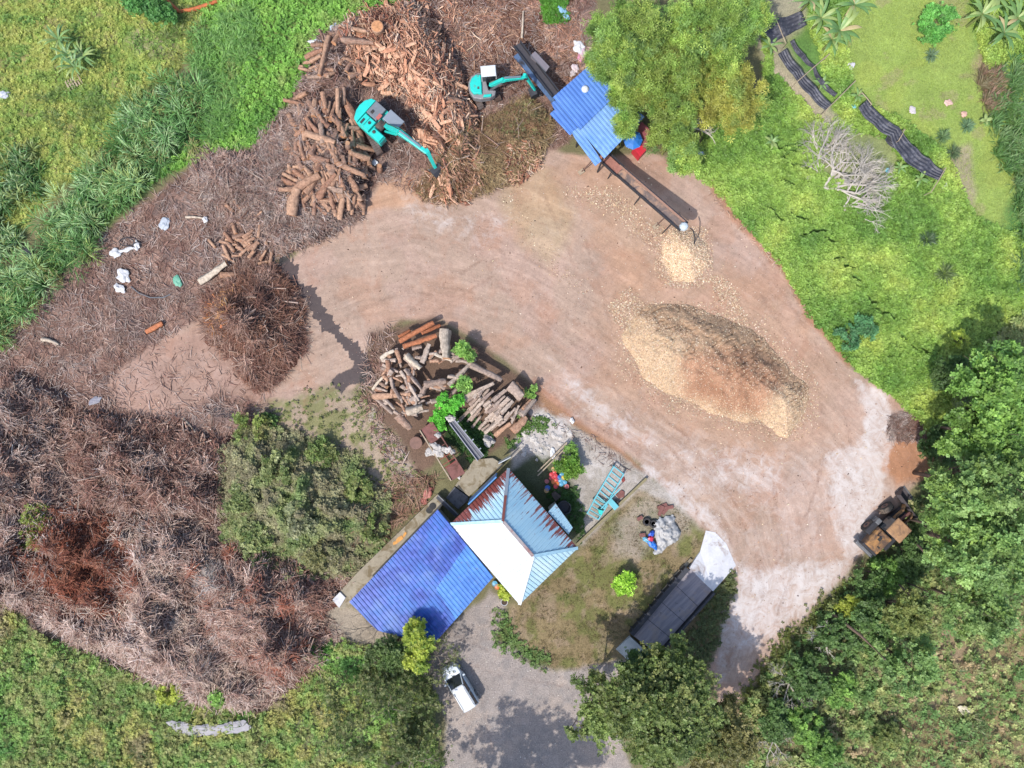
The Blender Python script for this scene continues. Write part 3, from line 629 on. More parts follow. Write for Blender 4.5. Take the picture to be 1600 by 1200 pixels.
# --- brush heaps (each mound is one thing: base plus tangled sticks)
def brush(key, label, basecols, stickcols, n, lo=.5, hi=2.0, r0=.012, r1=.04, dz=.3, pit=.3, name='brush_heap', catg='brush heap', yawf=None, extra=None, group='heaps of dead brush', base_k=1.05, k=1.0):
    t = heap(name, key, label, catg, lambda X, Y, Z: mixcol(X, Y, basecols, 12, 71 + len(key), base_k), group=group)
    X, Y = sample(HILLS[key][0], int(n * 1.5), 16, HILLS[key][4]); parts = [stickfield(X, Y, lo, hi, r0, r1, stickcols, dz, pit, yawf=yawf, k=k)]
    V, F, c_ = cat(*parts); npmesh('tangled_sticks', under(t, V), F, M_STICK, c_, parent=t)
    X, Y = sample(HILLS[key][0], int(n * .009), 10, 10); V, F, c_ = stickfield(X, Y, hi * .8, hi * 1.8, .03, .075, [(190,162,146),(166,130,112),(140,104,90),(206,184,168)], dz + .15, pit * .8, k=1.0); npmesh('thick_branches', under(t, V), F, M_STICK, c_, parent=t)
    X, Y = sample(HILLS[key][0], int(n * .8), 12, 10, dens=lambda a, b: sm((fbm(a / 13, b / 13, len(label), 4) - .42) / .12)); V, F, c_ = leafpts(X, Y, HF(X, Y) + rng.uniform(0, dz, len(X)), .1, .24, stickcols, colr=noisecol(X, Y, stickcols[:4] + basecols, 10, len(label), .85)); npmesh('dead_leaves', under(t, V), F, M_STICK, c_, parent=t)
    if extra:
        for nm, m_, (V, F, c_) in extra(): npmesh(nm, under(t, V), F, m_, c_, parent=t)
    return t
def radial(cx, cy, j=.5): return lambda X, Y: np.arctan2(-(Y - cy), X - cx) + rng.normal(0, j, len(X))
def tuft(cx, cy, r, n, L, cols, rad=.02, fan=None, j=.35, h=0.3):
    """a fan of bare twigs"""
    a = rng.uniform(0, 6.28, n) if fan is None else rng.normal(R(fan[0]), R(fan[1]), n); d = rng.random(n) ** .7 * r
    X = cx + np.cos(a) * d; Y = cy - np.sin(a) * d
    pts = toW(X, Y, HF(X, Y) + rng.uniform(.1, .1 + h, n)); return sticks(pts, rng.uniform(.4, 1, n) * L, rng.uniform(.6, 1, n) * rad, a + rng.normal(0, j, n), rng.normal(-.1, .25, n), pal(cols, n, 1, .15))
WHT = [(222,212,204),(204,192,184),(190,176,168)]
def leafy(poly, n, cols, s0, s1, dz=.4, k=1.0, sc=14, seed=80, tv=CL, f=14, na=10):
    X, Y = sample(poly, n, f, na); return leafpts(X, Y, HF(X, Y) + rng.uniform(0, dz, len(X)), s0, s1, cols, tv=tv, colr=noisecol(X, Y, cols, sc, seed, k))
brush('brush_west', 'dark brown and pinkish grey brush heap at the left edge below the tall grass', [(104,76,68),(136,102,92)], REDB[:4] + GREYB + PALEB, 16000, k=1.15)
brush('brush_dark', 'low dark heap of broken branches south of the small dirt clearing', [(80,56,50),(116,84,74)], REDB + DARKB[:3] + PALEB[:4], 15000, k=1.1, r1=.05)
brush('brush_red', 'rust red brush heap with a patch of lime green leaves at its left', [(132,78,62),(100,64,56)], RUSTB + REDB[:2], 10000, lo=.3, hi=1.2,
      extra=lambda: [('leaves', M_LEAF, leafy([(60,790),(85,780),(98,810),(80,850),(60,840)], 900, [(140,160,70),(170,185,84)], .18, .35))])
X, Y = sample([(78,830),(110,800),(170,820),(225,840),(240,900),(200,925),(140,900),(90,880)], 9000, 16, 10); V, F, c_ = stickfield(X, Y, .3, 1.2, .012, .035, [(184,116,90),(166,100,78),(196,140,114),(136,88,74)], .5, .35); props(npmesh('rust_red_twigs', V, F, M_STICK, c_), 'patch of rust red twigs and dead leaves lying on the brush', 'dead twigs', None, 'stuff')
brush('brush_pale', 'long pale pinkish brush ridge running down to the bottom scrub', [(120,92,82),(150,118,104)], PALEB + [(222,198,178)], 22000, k=1.25, lo=.4, hi=2.2,
      extra=lambda: [('bleached_twigs', M_STICK, tuft(340, 905, 28, 620, 1.7, WHT, .028, (120, 60))), ('pale_twigs', M_STICK, tuft(230, 812, 20, 200, 1.3, WHT, .02)), ('long_pale_twigs', M_STICK, tuft(330, 1040, 30, 260, 2.4, PALEB, .02, (80, 30)))])
brush('brush_south', 'deep reddish brown brush heap beside the concrete ledge of the blue roof', [(106,72,64),(140,98,86)], REDB[:4] + PALEB + RUSTB[:1], 22000, k=1.15, lo=.4, hi=2.0,
      extra=lambda: [('bleached_twigs', M_STICK, tuft(345, 990, 22, 160, 2.6, PALEB[:2], .022, (75, 18)))])
brush('heap_mid', 'round heap of reddish brown branches beside the dark wet ditch', [(104,72,60),(132,92,76)], REDB + [(160,112,90),(186,140,116)], 16000, lo=.5, hi=2.0, yawf=radial(400, 490, 1.0),
      extra=lambda: [('splinters', M_STICK, stickfield(*sample([(330,470),(375,455),(385,500),(350,530),(325,510)], 500, 20), .4, 1.2, .03, .07, [(226,170,110),(200,130,84)], .4))])
brush('heap_north', 'sprawling heap of pinkish grey brush between the logs and the tall grass', [(120,92,84),(146,114,102)], PALEB + REDB[2:4] + GREYB, 24000, lo=.4, hi=1.8)
brush('vine_heap', 'heap of straw coloured vines and dry brush in front of the small excavator', [(156,132,98),(130,104,80)], [(206,182,138),(184,158,116),(156,130,98),(132,102,80),(196,152,116)], 12000, lo=.5, hi=1.6, r1=.025,
      extra=lambda: [('leaves', M_LEAF, leafy([(760,200),(830,150),(860,190),(840,220),(790,230)], 800, [(130,130,76),(156,150,96),(104,100,66)], .12, .25))])
# wood litter on the flat
X, Y = sample(LITTER, 110000, 12, 8, excl=[YARD]); parts = [stickfield(X, Y, .25, 1.3, .012, .04, REDB + PALEB + GREYB, .08, .12)]
X, Y = sample([(690,0),(880,-40),(930,110),(880,150),(740,140)], 3500, 12); parts.append(stickfield(X, Y, .3, 1.6, .02, .06, [(200,150,126),(224,180,150),(120,80,64),(90,60,52)], .05, .1))
X, Y = sample([(165,570),(240,520),(340,560),(420,620),(350,690),(200,690),(130,640)], 1200, 40); parts.append(stickfield(X, Y, .25, 1.3, .015, .04, REDB + PALEB, .05, .1))
X, Y = sample(circ(1420, 668, 36, 26), 1500, 12); parts.append(stickfield(X, Y, .3, 1.2, .012, .03, REDB + GREYB, .1, .2))
X, Y = sample([(575,520),(620,500),(600,640),(650,760),(640,780),(560,640)], 2200, 12); parts.append(stickfield(X, Y, .3, 1.4, .015, .05, REDB + PALEB, .1, .2))
X, Y = sample([(560,790),(620,740),(690,740),(660,790),(560,880),(545,860)], 2600, 12); parts.append(stickfield(X, Y, .3, 1.6, .015, .04, [(176,132,108),(204,168,144),(120,84,70)], .25, .2))
X, Y = sample([(1080,262),(1100,258),(1145,312),(1220,405),(1270,490),(1255,490),(1200,405),(1120,318)], 1800, 8); parts.append(stickfield(X, Y, .2, .8, .015, .04, [(214,176,148),(236,208,184),(150,104,84)], .08, .2))
X, Y = sample([(850,655),(930,680),(1000,740),(960,730)], 700, 12); parts.append(stickfield(X, Y, .2, .9, .015, .04, GREYB, .08, .2))
V, F, c_ = cat(*parts); props(npmesh('wood_litter', V, F, M_STICK, c_), 'litter of twigs, bark and splinters over the dug ground', 'wood litter', None, 'stuff')

# ------------------------------------------------------------------ green ground cover and grass
GR = [(96,150,52),(120,168,62),(78,128,48),(140,182,70)]
X, Y = sample(RMEADOW, 150000, 10, 5, excl=[TURF, circ(1340, 250, 60, 40), [(1185,-40),(1270,-40),(1260,30),(1310,185),(1290,200),(1205,110)]])
crk = crev(X, Y)
ok = crk < .5; X = X[ok]; Y = Y[ok]; Zn = HF(X, Y) + rng.uniform(0.0, .28, len(X)) * (0.5 + fbm(X / 12, Y / 12, 90, 3))
cov = [leafpts(X, Y, Zn, .12, .26, GR, colr=noisecol(X, Y, [(108,146,64),(132,166,74),(152,180,84),(174,192,92)], 45, 91, 1.38))]
X, Y = sample(LUSH, 60000, 8, 8, excl=[NAPIER]); Zn = HF(X, Y) + rng.uniform(0, .3, len(X)); cov.append(leafpts(X, Y, Zn, .12, .26, GR, colr=noisecol(X, Y, [(98,144,62),(122,170,72),(140,186,82),(146,164,92)], 40, 92, 1.38)))
X, Y = sample(TLM, 36000, 20, 10, excl=[NAPIER]); cov.append(leafpts(X, Y, HF(X, Y) + rng.uniform(-.05, .16, len(X)), .1, .26, GR, colr=noisecol(X, Y, [(116,150,72),(154,174,84),(180,182,96),(128,160,76)], 30, 93, 1.4), tv=CL + CLT))
X, Y = sample(TURF, 26000, 20, 10); cov.append(leafpts(X, Y, HF(X, Y) - .02, .08, .16, GR, colr=noisecol(X, Y, [(146,176,80),(170,190,92),(162,172,100)], 30, 94, 1.3), tv=CLT))
X, Y = sample(BLSC, 110000, 14, 8, dens=lambda a, b: 0.45 + 0.55 * sm((fbm(a / 24, b / 24, 96, 4) - .4) / .15)); cov.append(leafpts(X, Y, HF(X, Y) + rng.uniform(0, .5, len(X)), .1, .25, GR, colr=noisecol(X, Y, [(96,140,68),(132,168,82),(156,156,96),(118,152,76),(172,170,94),(150,140,100)], 55, 95, 1.6), tv=CL + CLT))
X, Y = sample(WOOD, 110000, 16, 8, dens=lambda a, b: 0.15 + 0.85 * sm((fbm(a / 30, b / 30, 96, 4) - .4) / .15) * (1 - .62 * mask([(1440,900),(1640,850),(1800,1300),(1340,1300),(1380,1080)], a, b, 90, 30))); cov.append(leafpts(X, Y, HF(X, Y) + rng.uniform(0, .7, len(X)), .16, .36, GR, colr=noisecol(X, Y, [(92,124,66),(124,152,86),(160,162,102),(112,144,76),(176,154,116)], 30, 97, 1.55), tv=CL + CLT))
X, Y = sample(LAWN, 26000, 10, 8, dens=lambda a, b: 0.25 + 0.75 * sm((fbm(a / 16, b / 16, 98, 4) - .45) / .15)); cov.append(leafpts(X, Y, HF(X, Y) - .02, .08, .2, GR, colr=noisecol(X, Y, [(112,120,62),(150,134,96),(128,108,78),(94,116,54)], 18, 99, 1.1), tv=CLT))
for poly, n, cols in (([(768,955),(795,950),(810,1000),(860,1025),(850,1048),(780,1010)], 800, [(106,138,70),(126,150,80)]), ([(690,655),(720,640),(770,690),(745,722),(740,712),(700,660)], 2500, [(52,86,36),(70,110,44)]),
                      ([(1130,960),(1150,920),(1140,890),(1120,930),(1060,1010),(1070,1060),(1100,1040)], 2200, [(120,126,76),(100,112,66)]), (SAND2, 900, [(112,124,66),(136,138,80)]), ([(850,770),(900,760),(912,850),(890,800)], 1500, [(60,96,42),(80,112,50)]),
                      ([(1215,1000),(1300,925),(1330,900),(1310,950),(1220,1030),(1165,1100),(1155,1095)], 3500, [(120,128,60),(104,116,54)]), ([(870,660),(820,650),(800,700),(790,690)], 600, [(96,130,56)]), ([(855,-30),(895,-30),(880,20),(860,38),(845,20)], 2600, [(78,132,46),(100,156,52)]), ([(480,985),(520,1010),(500,1040),(478,1020)], 500, [(90,140,56)])):
    X, Y = sample(poly, n, 26, 14, 16); cov.append(leafpts(X, Y, HF(X, Y) + rng.uniform(0, .2, len(X)), .12, .26, GR, colr=noisecol(X, Y, cols, 12, 100, 1.15)))
X, Y = sample([(345,700),(400,665),(460,680),(545,715),(612,785),(600,850),(540,900),(430,880),(345,840)], 34000, 22, 14); cov.append(leafpts(X, Y, HF(X, Y) + rng.uniform(0, .5, len(X)) * (.4 + fbm(X / 14, Y / 14, 102, 3)), .12, .28, GR, colr=noisecol(X, Y, [(110,130,76),(146,152,100),(130,122,94),(164,162,120)], 22, 101, 1.5)))
V, F, c_ = cat(*cov); props(npmesh('ground_cover', V, F, M_LEAF, c_), 'creepers, weeds and short grass covering the ground', 'ground cover', None, 'stuff')

# long arching blades: tall blue-green grass, reeds, tussocks
def blade(bend):
    vs = []; 
    for i, tt in enumerate((0, .35, .7, 1.0)):
        x = tt * (1 - .25 * bend * tt) * .9; z = math.sin(min(tt * 1.25 * (1 + .3 * bend), 3)) * .55 - .45 * bend * tt ** 3; w = (.03, .04, .03, .004)[i] * .9
        vs += [(x, -w, z), (x, w, z)]
    return vs
BT = [blade(b) for b in (.2, .5, .8, 1.1)]; BF = np.array([(0, 2, 3, 1), (2, 4, 5, 3), (4, 6, 7, 5)])
def tussocks(X, Y, nb, L0, L1, cols, w=1.0, k=1.0, zb=0.0, spread=.25, jit=.22, fan=None, pit=.3):
    n = len(X) * nb; xi = np.repeat(X, nb); yi = np.repeat(Y, nb); z = HF(X, Y); zi = np.repeat(z, nb) + zb * rng.random(n)
    a = rng.uniform(0, 6.283, n); 
    if fan is not None: a = np.repeat(rng.normal(R(fan[0]), .3, len(X)), nb) + rng.normal(0, R(fan[1]), n)
    p = toW(xi, yi, zi); rr = rng.random(n) ** .5 * spread; p[:, 0] += np.cos(a) * rr; p[:, 1] += np.sin(a) * rr
    s = rng.uniform(L0, L1, n); sc = np.stack([s, s * w, s], 1); base = np.repeat(pal(cols, len(X), k, .15), nb, 0)
    cc_ = np.clip(base * (1 + rng.uniform(-jit, jit, (n, 1))), .004, .85)
    return scat(p, BT, BF, a, -rng.normal(0, pit, n), rng.normal(0, .25, n), sc, cc_)
NAP = [(134,172,108),(100,144,76),(170,200,140),(84,126,60),(150,168,96)]
X, Y = sample(NAPIER, 800, 14, 12, 30, dens=lambda a, b: .35 + .65 * sm((fbm(a / 16, b / 16, 103, 3) - .38) / .12)); parts = [tussocks(X, Y, 70, .35, 1.35, NAP, .7, 1.42, 1.3, .8)]; X, Y = sample(NAPIER, 420, 20, 16, 30); parts.append(tussocks(X, Y, 40, .4, 1.1, [(140,170,80),(110,150,70),(180,174,110)], .8, 1.1, .5, .3))
X, Y = sample([(350,20),(400,10),(400,80),(360,190),(320,230),(330,150),(300,100),(310,50)], 260, 14, 8); parts.append(tussocks(X, Y, 34, .5, 1.1, [(134,176,96),(118,164,80)], .6, 1.25, .3))
X, Y = sample([(0,250),(70,230),(60,300),(0,360),(-60,360),(-60,240)], 90, 14, 8); parts.append(tussocks(X, Y, 36, .8, 1.4, NAP[1:], 1.0, 1.0, .4))
X, Y = sample([(0,400),(-60,420),(-60,340),(10,355),(40,380)], 60, 14, 8); parts.append(tussocks(X, Y, 36, .8, 1.4, NAP[1:], 1.0, 1.0, .4))
V, F, c_ = cat(*parts); props(npmesh('tall_grass', V, F, M_BLADE, c_), 'belt of tall blue green grass with long arching blades', 'tall grass', None, 'stuff')
X, Y = sample([(1555,120),(1640,60),(1640,520),(1600,470),(1590,420),(1580,300),(1535,200)], 520, 20, 10); parts = [tussocks(X, Y, 34, .5, 1.2, [(110,150,84),(130,160,96),(96,136,64)], .9, 1.0, .4, fan=(20, 70))]
X, Y = sample([(1520,110),(1560,120),(1560,170),(1530,180)], 60, 12, 6); parts.append(tussocks(X, Y, 30, .5, 1.1, [(160,130,104),(136,124,90)], .8, 1.0, .3, fan=(20, 60)))
X, Y = sample([(300,10),(330,60),(300,100),(250,90),(240,50)], 60, 12, 6); parts.append(tussocks(X, Y, 24, .4, .9, [(170,170,104),(130,150,80)], .8, 1.0, .1))
X, Y = sample([(60,150),(150,130),(200,160),(160,200),(80,220)], 40, 12, 6); parts.append(tussocks(X, Y, 24, .4, .8, [(110,140,64),(130,150,80)], .8, 1.0, .1))
X, Y = sample(WOOD, 700, 12, 6); parts.append(tussocks(X, Y, 22, .4, 1.1, [(120,140,84),(150,140,100),(92,122,60),(110,132,66)], .8, 1.0, .5, fan=(40, 90)))
X, Y = sample(BLSC, 350, 12, 6); parts.append(tussocks(X, Y, 22, .4, 1.0, [(120,136,70),(140,136,80),(88,118,50)], .8, 1.0, .5))
V, F, c_ = cat(*parts); props(npmesh('tussock_grass', V, F, M_BLADE, c_), 'loose tussocks of long grass along the right edge and in the scrub', 'long grass', None, 'stuff')
def plantthing(name, label, px, py, h, nb, L0, L1, cols, w=1.0, group=None, spread=.15, fan=None, catg='plant', pit=.3):
    z = hz(px, py); loc = P(px, py, z); t = thing(name, label, catg, (loc.x, loc.y, z), 0, group)
    X = np.array([800 + loc.x * 18]); Y = np.array([600 - loc.y * 18])
    V, F, c_ = tussocks(X, Y, nb, L0, L1, cols, w, 1.0, h, spread, .3, fan, pit); npmesh('leaves', under(t, V), F, M_BLADE, c_, parent=t); return t
for lab, px, py, Lm, cols in (('grey green spiky tussock in the meadow below the dead tree', 1445, 375, 1.1, [(120,140,110),(84,110,70)]), ('straw tipped tussock south of the grey green one in the meadow', 1472, 428, 1.3, [(160,160,110),(120,140,80)]), ('small bluish tuft in the light turf above the net', 1452, 88, .8, [(120,150,110)]), ('bluish tuft in the turf left of the yellow leaf', 1508, 198, .9, [(120,150,110),(140,170,90)]), ('tuft of grass right of the long black net', 1470, 215, .9, [(110,140,90)]), ('grassy tuft near the bare soil at the net foot', 1487, 240, .9, [(100,120,80)])):
    plantthing('grass_tussock', lab, px, py, .3, 110, Lm * .6, Lm, cols, .9, 'single grass tussocks in the right meadow')
# ------------------------------------------------------------------ object materials
TEAL = mat('teal_paint', S(40,204,190,.72), .38, 0, .12, 2, S(120,120,96), .12); TEAL_D = mat('teal_paint_dark', S(30,130,122), .5)
STEEL = mat('grey_steel', S(128,130,134), .5, .3, .2, 2); DSTEEL = mat('dark_steel', S(66,66,72), .6, .3, .3, 3); CABROOF = mat('cab_roof_grey', S(150,158,168), .4, .1, .1, 2)
BLACK = mat('black_rubber', S(48,46,46), .8, 0, .3, 3, S(120,104,90), .3); MUD = mat('muddy_track', S(120,108,104), .85, .1, .35, 4, S(92,72,62), .5)
GLASS = mat('dark_glass', (0.02,0.025,0.03), .08, 0, .1, 1, bmp=0, spec=.8)
WHITE = mat('white_paint', S(225,228,230), .3, 0, .05, 2, bmp=0, k=1) if False else mat('white_paint', S(225,228,230), .3, 0, .06, 2, bmp=0)
RUST = mat('rusty_plate', S(142,92,84), .8, .1, .3, 2, S(100,60,48), .35); RUSTR = mat('rusty_red', S(150,60,52), .75, 0, .3, 3)
ORANGE = mat('worn_orange_paint', S(180,132,80), .7, 0, .3, 3, S(96,74,60), .55); BROWNM = mat('brown_dusty_steel', S(138,104,90), .8, 0, .3, 3)
CONC = mat('old_concrete', S(172,160,138), .9, 0, .22, 1.5, S(128,112,84), .35); CONCD = mat('dark_concrete', S(112,112,116), .9, 0, .25, 1.5, S(78,78,80), .4); CONCW = mat('pale_concrete', S(226,224,226), .85, 0, .16, 1.0, S(176,160,152), .2, .8)
CREAM = mat('wall_render', S(190,184,170), .9); TIMBER = mat('weathered_timber', S(186,166,140), .85, 0, .25, 3); GALV = mat('galvanised_sheet', S(170,178,184), .35, .5, .12, 2)
NETM = mat('black_shade_net', S(62,62,72), .6, 0, .25, 1.2, S(104,104,112), .3, 2.5, stretch=(6, 1, 1)); BARK = mat('bark', S(122,100,86), .9, 0, .3, 6, rand=.25)

def L2(p, base): return (p[0] - base[0], p[1] - base[1], p[2] - (base[2] if len(base) > 2 else 0))
def rect(cx, cy, l, w, a=0): 
    c, s = math.cos(a), math.sin(a); return [(cx + x * c - y * s, cy + x * s + y * c) for x, y in ((-l/2,-w/2),(l/2,-w/2),(l/2,w/2),(-l/2,w/2))]
def excavator(label, base, trk_a, trk_l, gauge, tw, hdg, boom, roundback, roofmat, engmat, bucketdir, big=True):
    t = thing('excavator', label, 'excavator', base, 0)
    B = Vector(base); c, s = math.cos(trk_a), math.sin(trk_a)
    for sd in (-1, 1):
        ox, oy = -s * sd * gauge / 2, c * sd * gauge / 2
        r = .38 if big else .32; prof = []
        for k in range(14):
            a = 2 * math.pi * k / 14; prof.append((math.cos(a) * r + (trk_l / 2 - r) * (1 if math.cos(a) >= 0 else -1), r + math.sin(a) * r))
        m = MB(); vs = []
        for w_ in (-tw / 2, tw / 2):
            for x, z in prof: vs.append((ox + x * c - w_ * s, oy + x * s + w_ * c, z))
        n = len(prof); m.add(vs, [tuple(range(n)), tuple(range(n, 2 * n))[::-1]] + [(i, i + n, (i + 1) % n + n, (i + 1) % n) for i in range(n)])
        tr = m.build('track', MUD, t)
        g_ = MB(); q = int(trk_l / .22)
        for i in range(q):
            x = -trk_l / 2 + r * .6 + i * (trk_l - r * 1.2) / (q - 1); g_.box((ox + x * c, oy + x * s, 2 * r + .02), (.09, tw * 1.02, .05), trk_a)
        g_.build('track_pad', MUD, tr)
    MB().box((0, 0, .62), (1.5 if big else 1.1, gauge, .34), trk_a).build('chassis', DSTEEL, t)
    MB().cyl((0, 0, .7), (0, 0, .98), .65 if big else .5, n=18).build('slew_ring', DSTEEL, t)
    hc, hs = math.cos(hdg), math.sin(hdg)
    def H(x, y, z=0): return (x * hc - y * hs, x * hs + y * hc, z)
    zt = 2.0 if big else 1.75; z0 = .98
    if big:
        body = [H(x, y)[:2] for x, y in ((-1.65,-1.15),(-1.2,-1.27),(1.35,-1.27),(1.35,-.55),(.35,-.5),(.35,.35),(.75,.4),(.75,1.22),(-1.15,1.22),(-1.6,1.1),(-1.9,.6),(-2.0,0),(-1.9,-.6))]
        MB().ext(body, z0, zt - .25, .05, .05).build('body', TEAL, t, bevel=.03)
        MB().ext([H(x, y)[:2] for x, y in ((-1.58,-1.1),(-1.15,-1.22),(-1.15,1.17),(-1.55,1.05),(-1.86,.55),(-1.95,0),(-1.86,-.55))], z0 + .05, zt + .12, .06, .08).build('counterweight', TEAL, t, bevel=.03)
        eh = MB().ext([H(x, y)[:2] for x, y in ((-1.1,-.1),(0,-.1),(0,1.15),(-1.1,1.15))], zt - .3, zt + .18, .04, .05).build('engine_cover', engmat, t, bevel=.02)
        MB().box(H(-.7, .25, zt + .2), (.22, .3, .08), hdg).build('vent', BLACK, eh)
        tb = MB().ext([H(x, y)[:2] for x, y in ((-1.1,-1.22),(.05,-1.22),(.05,-.2),(-1.1,-.2))], zt - .3, zt + .1, .04, .05).build('tool_box', TEAL, t, bevel=.02)
        MB().box(H(-.85, -.85, zt + .11), (.2, .5, .03), hdg).build('vent', DSTEEL, tb); MB().cyl(H(-.3, -.6, zt + .1), H(-.3, -.6, zt + .16), .13, n=12).build('filler_cap', DSTEEL, tb)
        MB().box(H(-.55, -.6, zt + .12), (.05, .9, .03), hdg).build('seam', TEAL_D, tb)
        fb = MB().ext([H(x, y)[:2] for x, y in ((.15,-1.25),(1.3,-1.25),(1.3,-.6),(.15,-.6))], zt - .25, zt + .02, .05, .06).build('fuel_tank', TEAL, t, bevel=.02)
        MB().cyl(H(.45, -.9, zt + .02), H(.45, -.9, zt + .09), .14, n=12).build('filler_cap', BLACK, fb)
        MB().box(H(.45, -.08, zt - .2), (.7, .75, .14), hdg).build('valve_bay', BLACK, t)
        MB().box(H(-.02, .3, zt + .15), (.3, .5, .12), hdg).build('hose_box', mat('red_plastic', S(200,110,100), .6), t)
        cb = H(1.25, .82); cabL, cabW, cz = 1.5, .98, 2.75
    else:
        body = [H(x, y)[:2] for x, y in ((-.9,-1.0),(-.3,-1.16),(.5,-1.12),(.95,-.9),(1.05,-.55),(.45,-.5),(.3,.3),(.35,1.05),(-.4,1.1),(-.95,.85),(-1.2,.4),(-1.28,0),(-1.2,-.5))]
        MB().ext(body, z0 - .1, zt - .2, .06, .06).build('body', engmat, t, bevel=.04)
        ec = MB().ext([H(x, y)[:2] for x, y in ((-.85,-.75),(-.15,-.8),(-.1,-.2),(-.1,.85),(-.5,.9),(-.9,.65),(-1.12,.2),(-1.1,-.4))], zt - .3, zt, .08, .1).build('engine_cover', TEAL, t, bevel=.04)
        MB().box(H(-.42, -.28, zt + .01), (.16, .2, .04), hdg).build('vent', BLACK, ec)
        MB().ext([H(x, y)[:2] for x, y in ((-.1,-1.1),(.6,-1.05),(.65,-.85),(0,-.85))], zt - .3, zt - .06, .03, .04).build('tool_box', TEAL, t, bevel=.02)
        cb = H(.55, .72); cabL, cabW, cz = 1.25, .88, 2.55
    cab = MB().ext(rect(cb[0], cb[1], cabL, cabW, hdg), z0, cz - .08, .05, .7).build('cab', GLASS, t)
    MB().ext(rect(cb[0], cb[1], cabL * 1.02, cabW * 1.04, hdg), cz - .1, cz, .06, .06).build('cab_roof', roofmat, t, bevel=.03)
    pm = MB()
    for x, y in ((-1, -1), (1, -1), (1, 1), (-1, 1)):
        a = Vector((cb[0], cb[1], 0)) + Vector(H(x * cabL * .48, y * cabW * .48)); pm.beam((a.x, a.y, z0), (a.x, a.y, cz - .08), .07, .07)
    pm.build('cab_frame', roofmat, t)
    # boom / stick / bucket from world points
    bp = [Vector(p) - B for p in boom[:4]]
    w = .42 if big else .3; hh = .5 if big else .36
    m = MB(); m.beam(bp[0], bp[1], w, hh * .8, w, hh * 1.15); m.beam(bp[1], bp[2], w, hh * 1.15, w * .7, hh * .7); bo = m.build('boom', TEAL, t, bevel=.03)
    d = (bp[1] - bp[0]).normalized()
    mm = MB(); mm.beam(bp[1] + Vector((0,0,hh*.7)), bp[1].lerp(bp[2], .75) + Vector((0,0,hh*.6)), .13, .13); mm.build('arm_cylinder', GALV, bo)
    r_ = Vector((-d.y, d.x, 0)).normalized()
    for sd in (-1, 1): MB().beam(bp[0] + r_ * sd * w * .8 - Vector((0,0,.5)), bp[0].lerp(bp[1], .85) + r_ * sd * w * .65 - Vector((0,0,.15)), .13, .13).build('lift_cylinder', TEAL if big else STEEL, t)
    m = MB(); e = bp[2] - (bp[3] - bp[2]).normalized() * .35; m.beam(e + Vector((0,0,.1)), bp[3], w * .8, hh * .75, w * .6, hh * .5); m.build('stick', TEAL, t, bevel=.02)
    MB().cyl(bp[2] + r_ * w * .6, bp[2] - r_ * w * .6, .16, n=12).build('pin', DSTEEL, t)
    # bucket
    bd_ = Vector(bucketdir).normalized(); sdv = Vector((-bd_.y, bd_.x, 0)); o = bp[3]; bw = .95 if big else .75; k = 1.0 if big else .8
    pr = [(-.1, .12), (.35, .05), (.62, -.22), (.6, -.6), (.35, -.85), (.0, -.9), (-.32, -.72)]
    vs = []
    for q in (-1, 1): vs += [o + bd_ * (x * k) + Vector((0, 0, z * k)) + sdv * (q * bw / 2) for x, z in pr]
    n = len(pr); m = MB(); m.add(vs, [tuple(range(n)), tuple(range(n, 2 * n))[::-1]] + [(i, i + n, i + 1 + n, i + 1) for i in range(n - 1)]); bu = m.build('bucket', DSTEEL, t)
    for q in range(5):
        a = o + bd_ * (-.32 * k) + Vector((0, 0, -.72 * k)) + sdv * (bw * (q / 4 - .5) * .9); MB().beam(a, a + bd_ * -.22 + Vector((0, 0, -.05)), .1, .06, .04, .03).build('tooth', STEEL, bu)
    hb = MB()
    pts = [bp[0] + r_ * .1 + Vector((0,0,.35)), bp[0].lerp(bp[1], .5) + r_ * .12 + Vector((0,0,hh*.8)), bp[1] + r_ * .1 + Vector((0,0,hh*.8))]; hb.tube(pts, .035, 5); hb.build('hose', BLACK, t)
    return t
zb = hz(601, 208)
bA = P(598, 205, 0); bA.z = 0.45
HILLFLAT = [(bA.x, bA.y, 1.0)]
excavator('large teal excavator with silver cab roof and long boom standing on the split wood heap', tuple(bA), R(-63), 4.0, 2.2, .6, R(-42),
          [P(604, 197, 2.7), P(625, 207, 4.6), P(669, 240, 4.4), P(680, 262, 2.7)], True, CABROOF, mat('grey_engine_cover', S(126,132,138), .5), (.5, -.6, 0))
bB = P(756, 145, 0)
excavator('small teal excavator with white cab roof and grey rear body reaching for the feed conveyor', tuple(bB), R(-65), 2.7, 1.65, .5, R(5),
          [P(766, 133, 1.8), P(788, 124, 3.3), P(822, 121, 3.0), P(836, 141, 1.3)], True, WHITE, mat('grey_body_paint', S(150,148,150), .5), (-.9, -.35, 0), big=False)

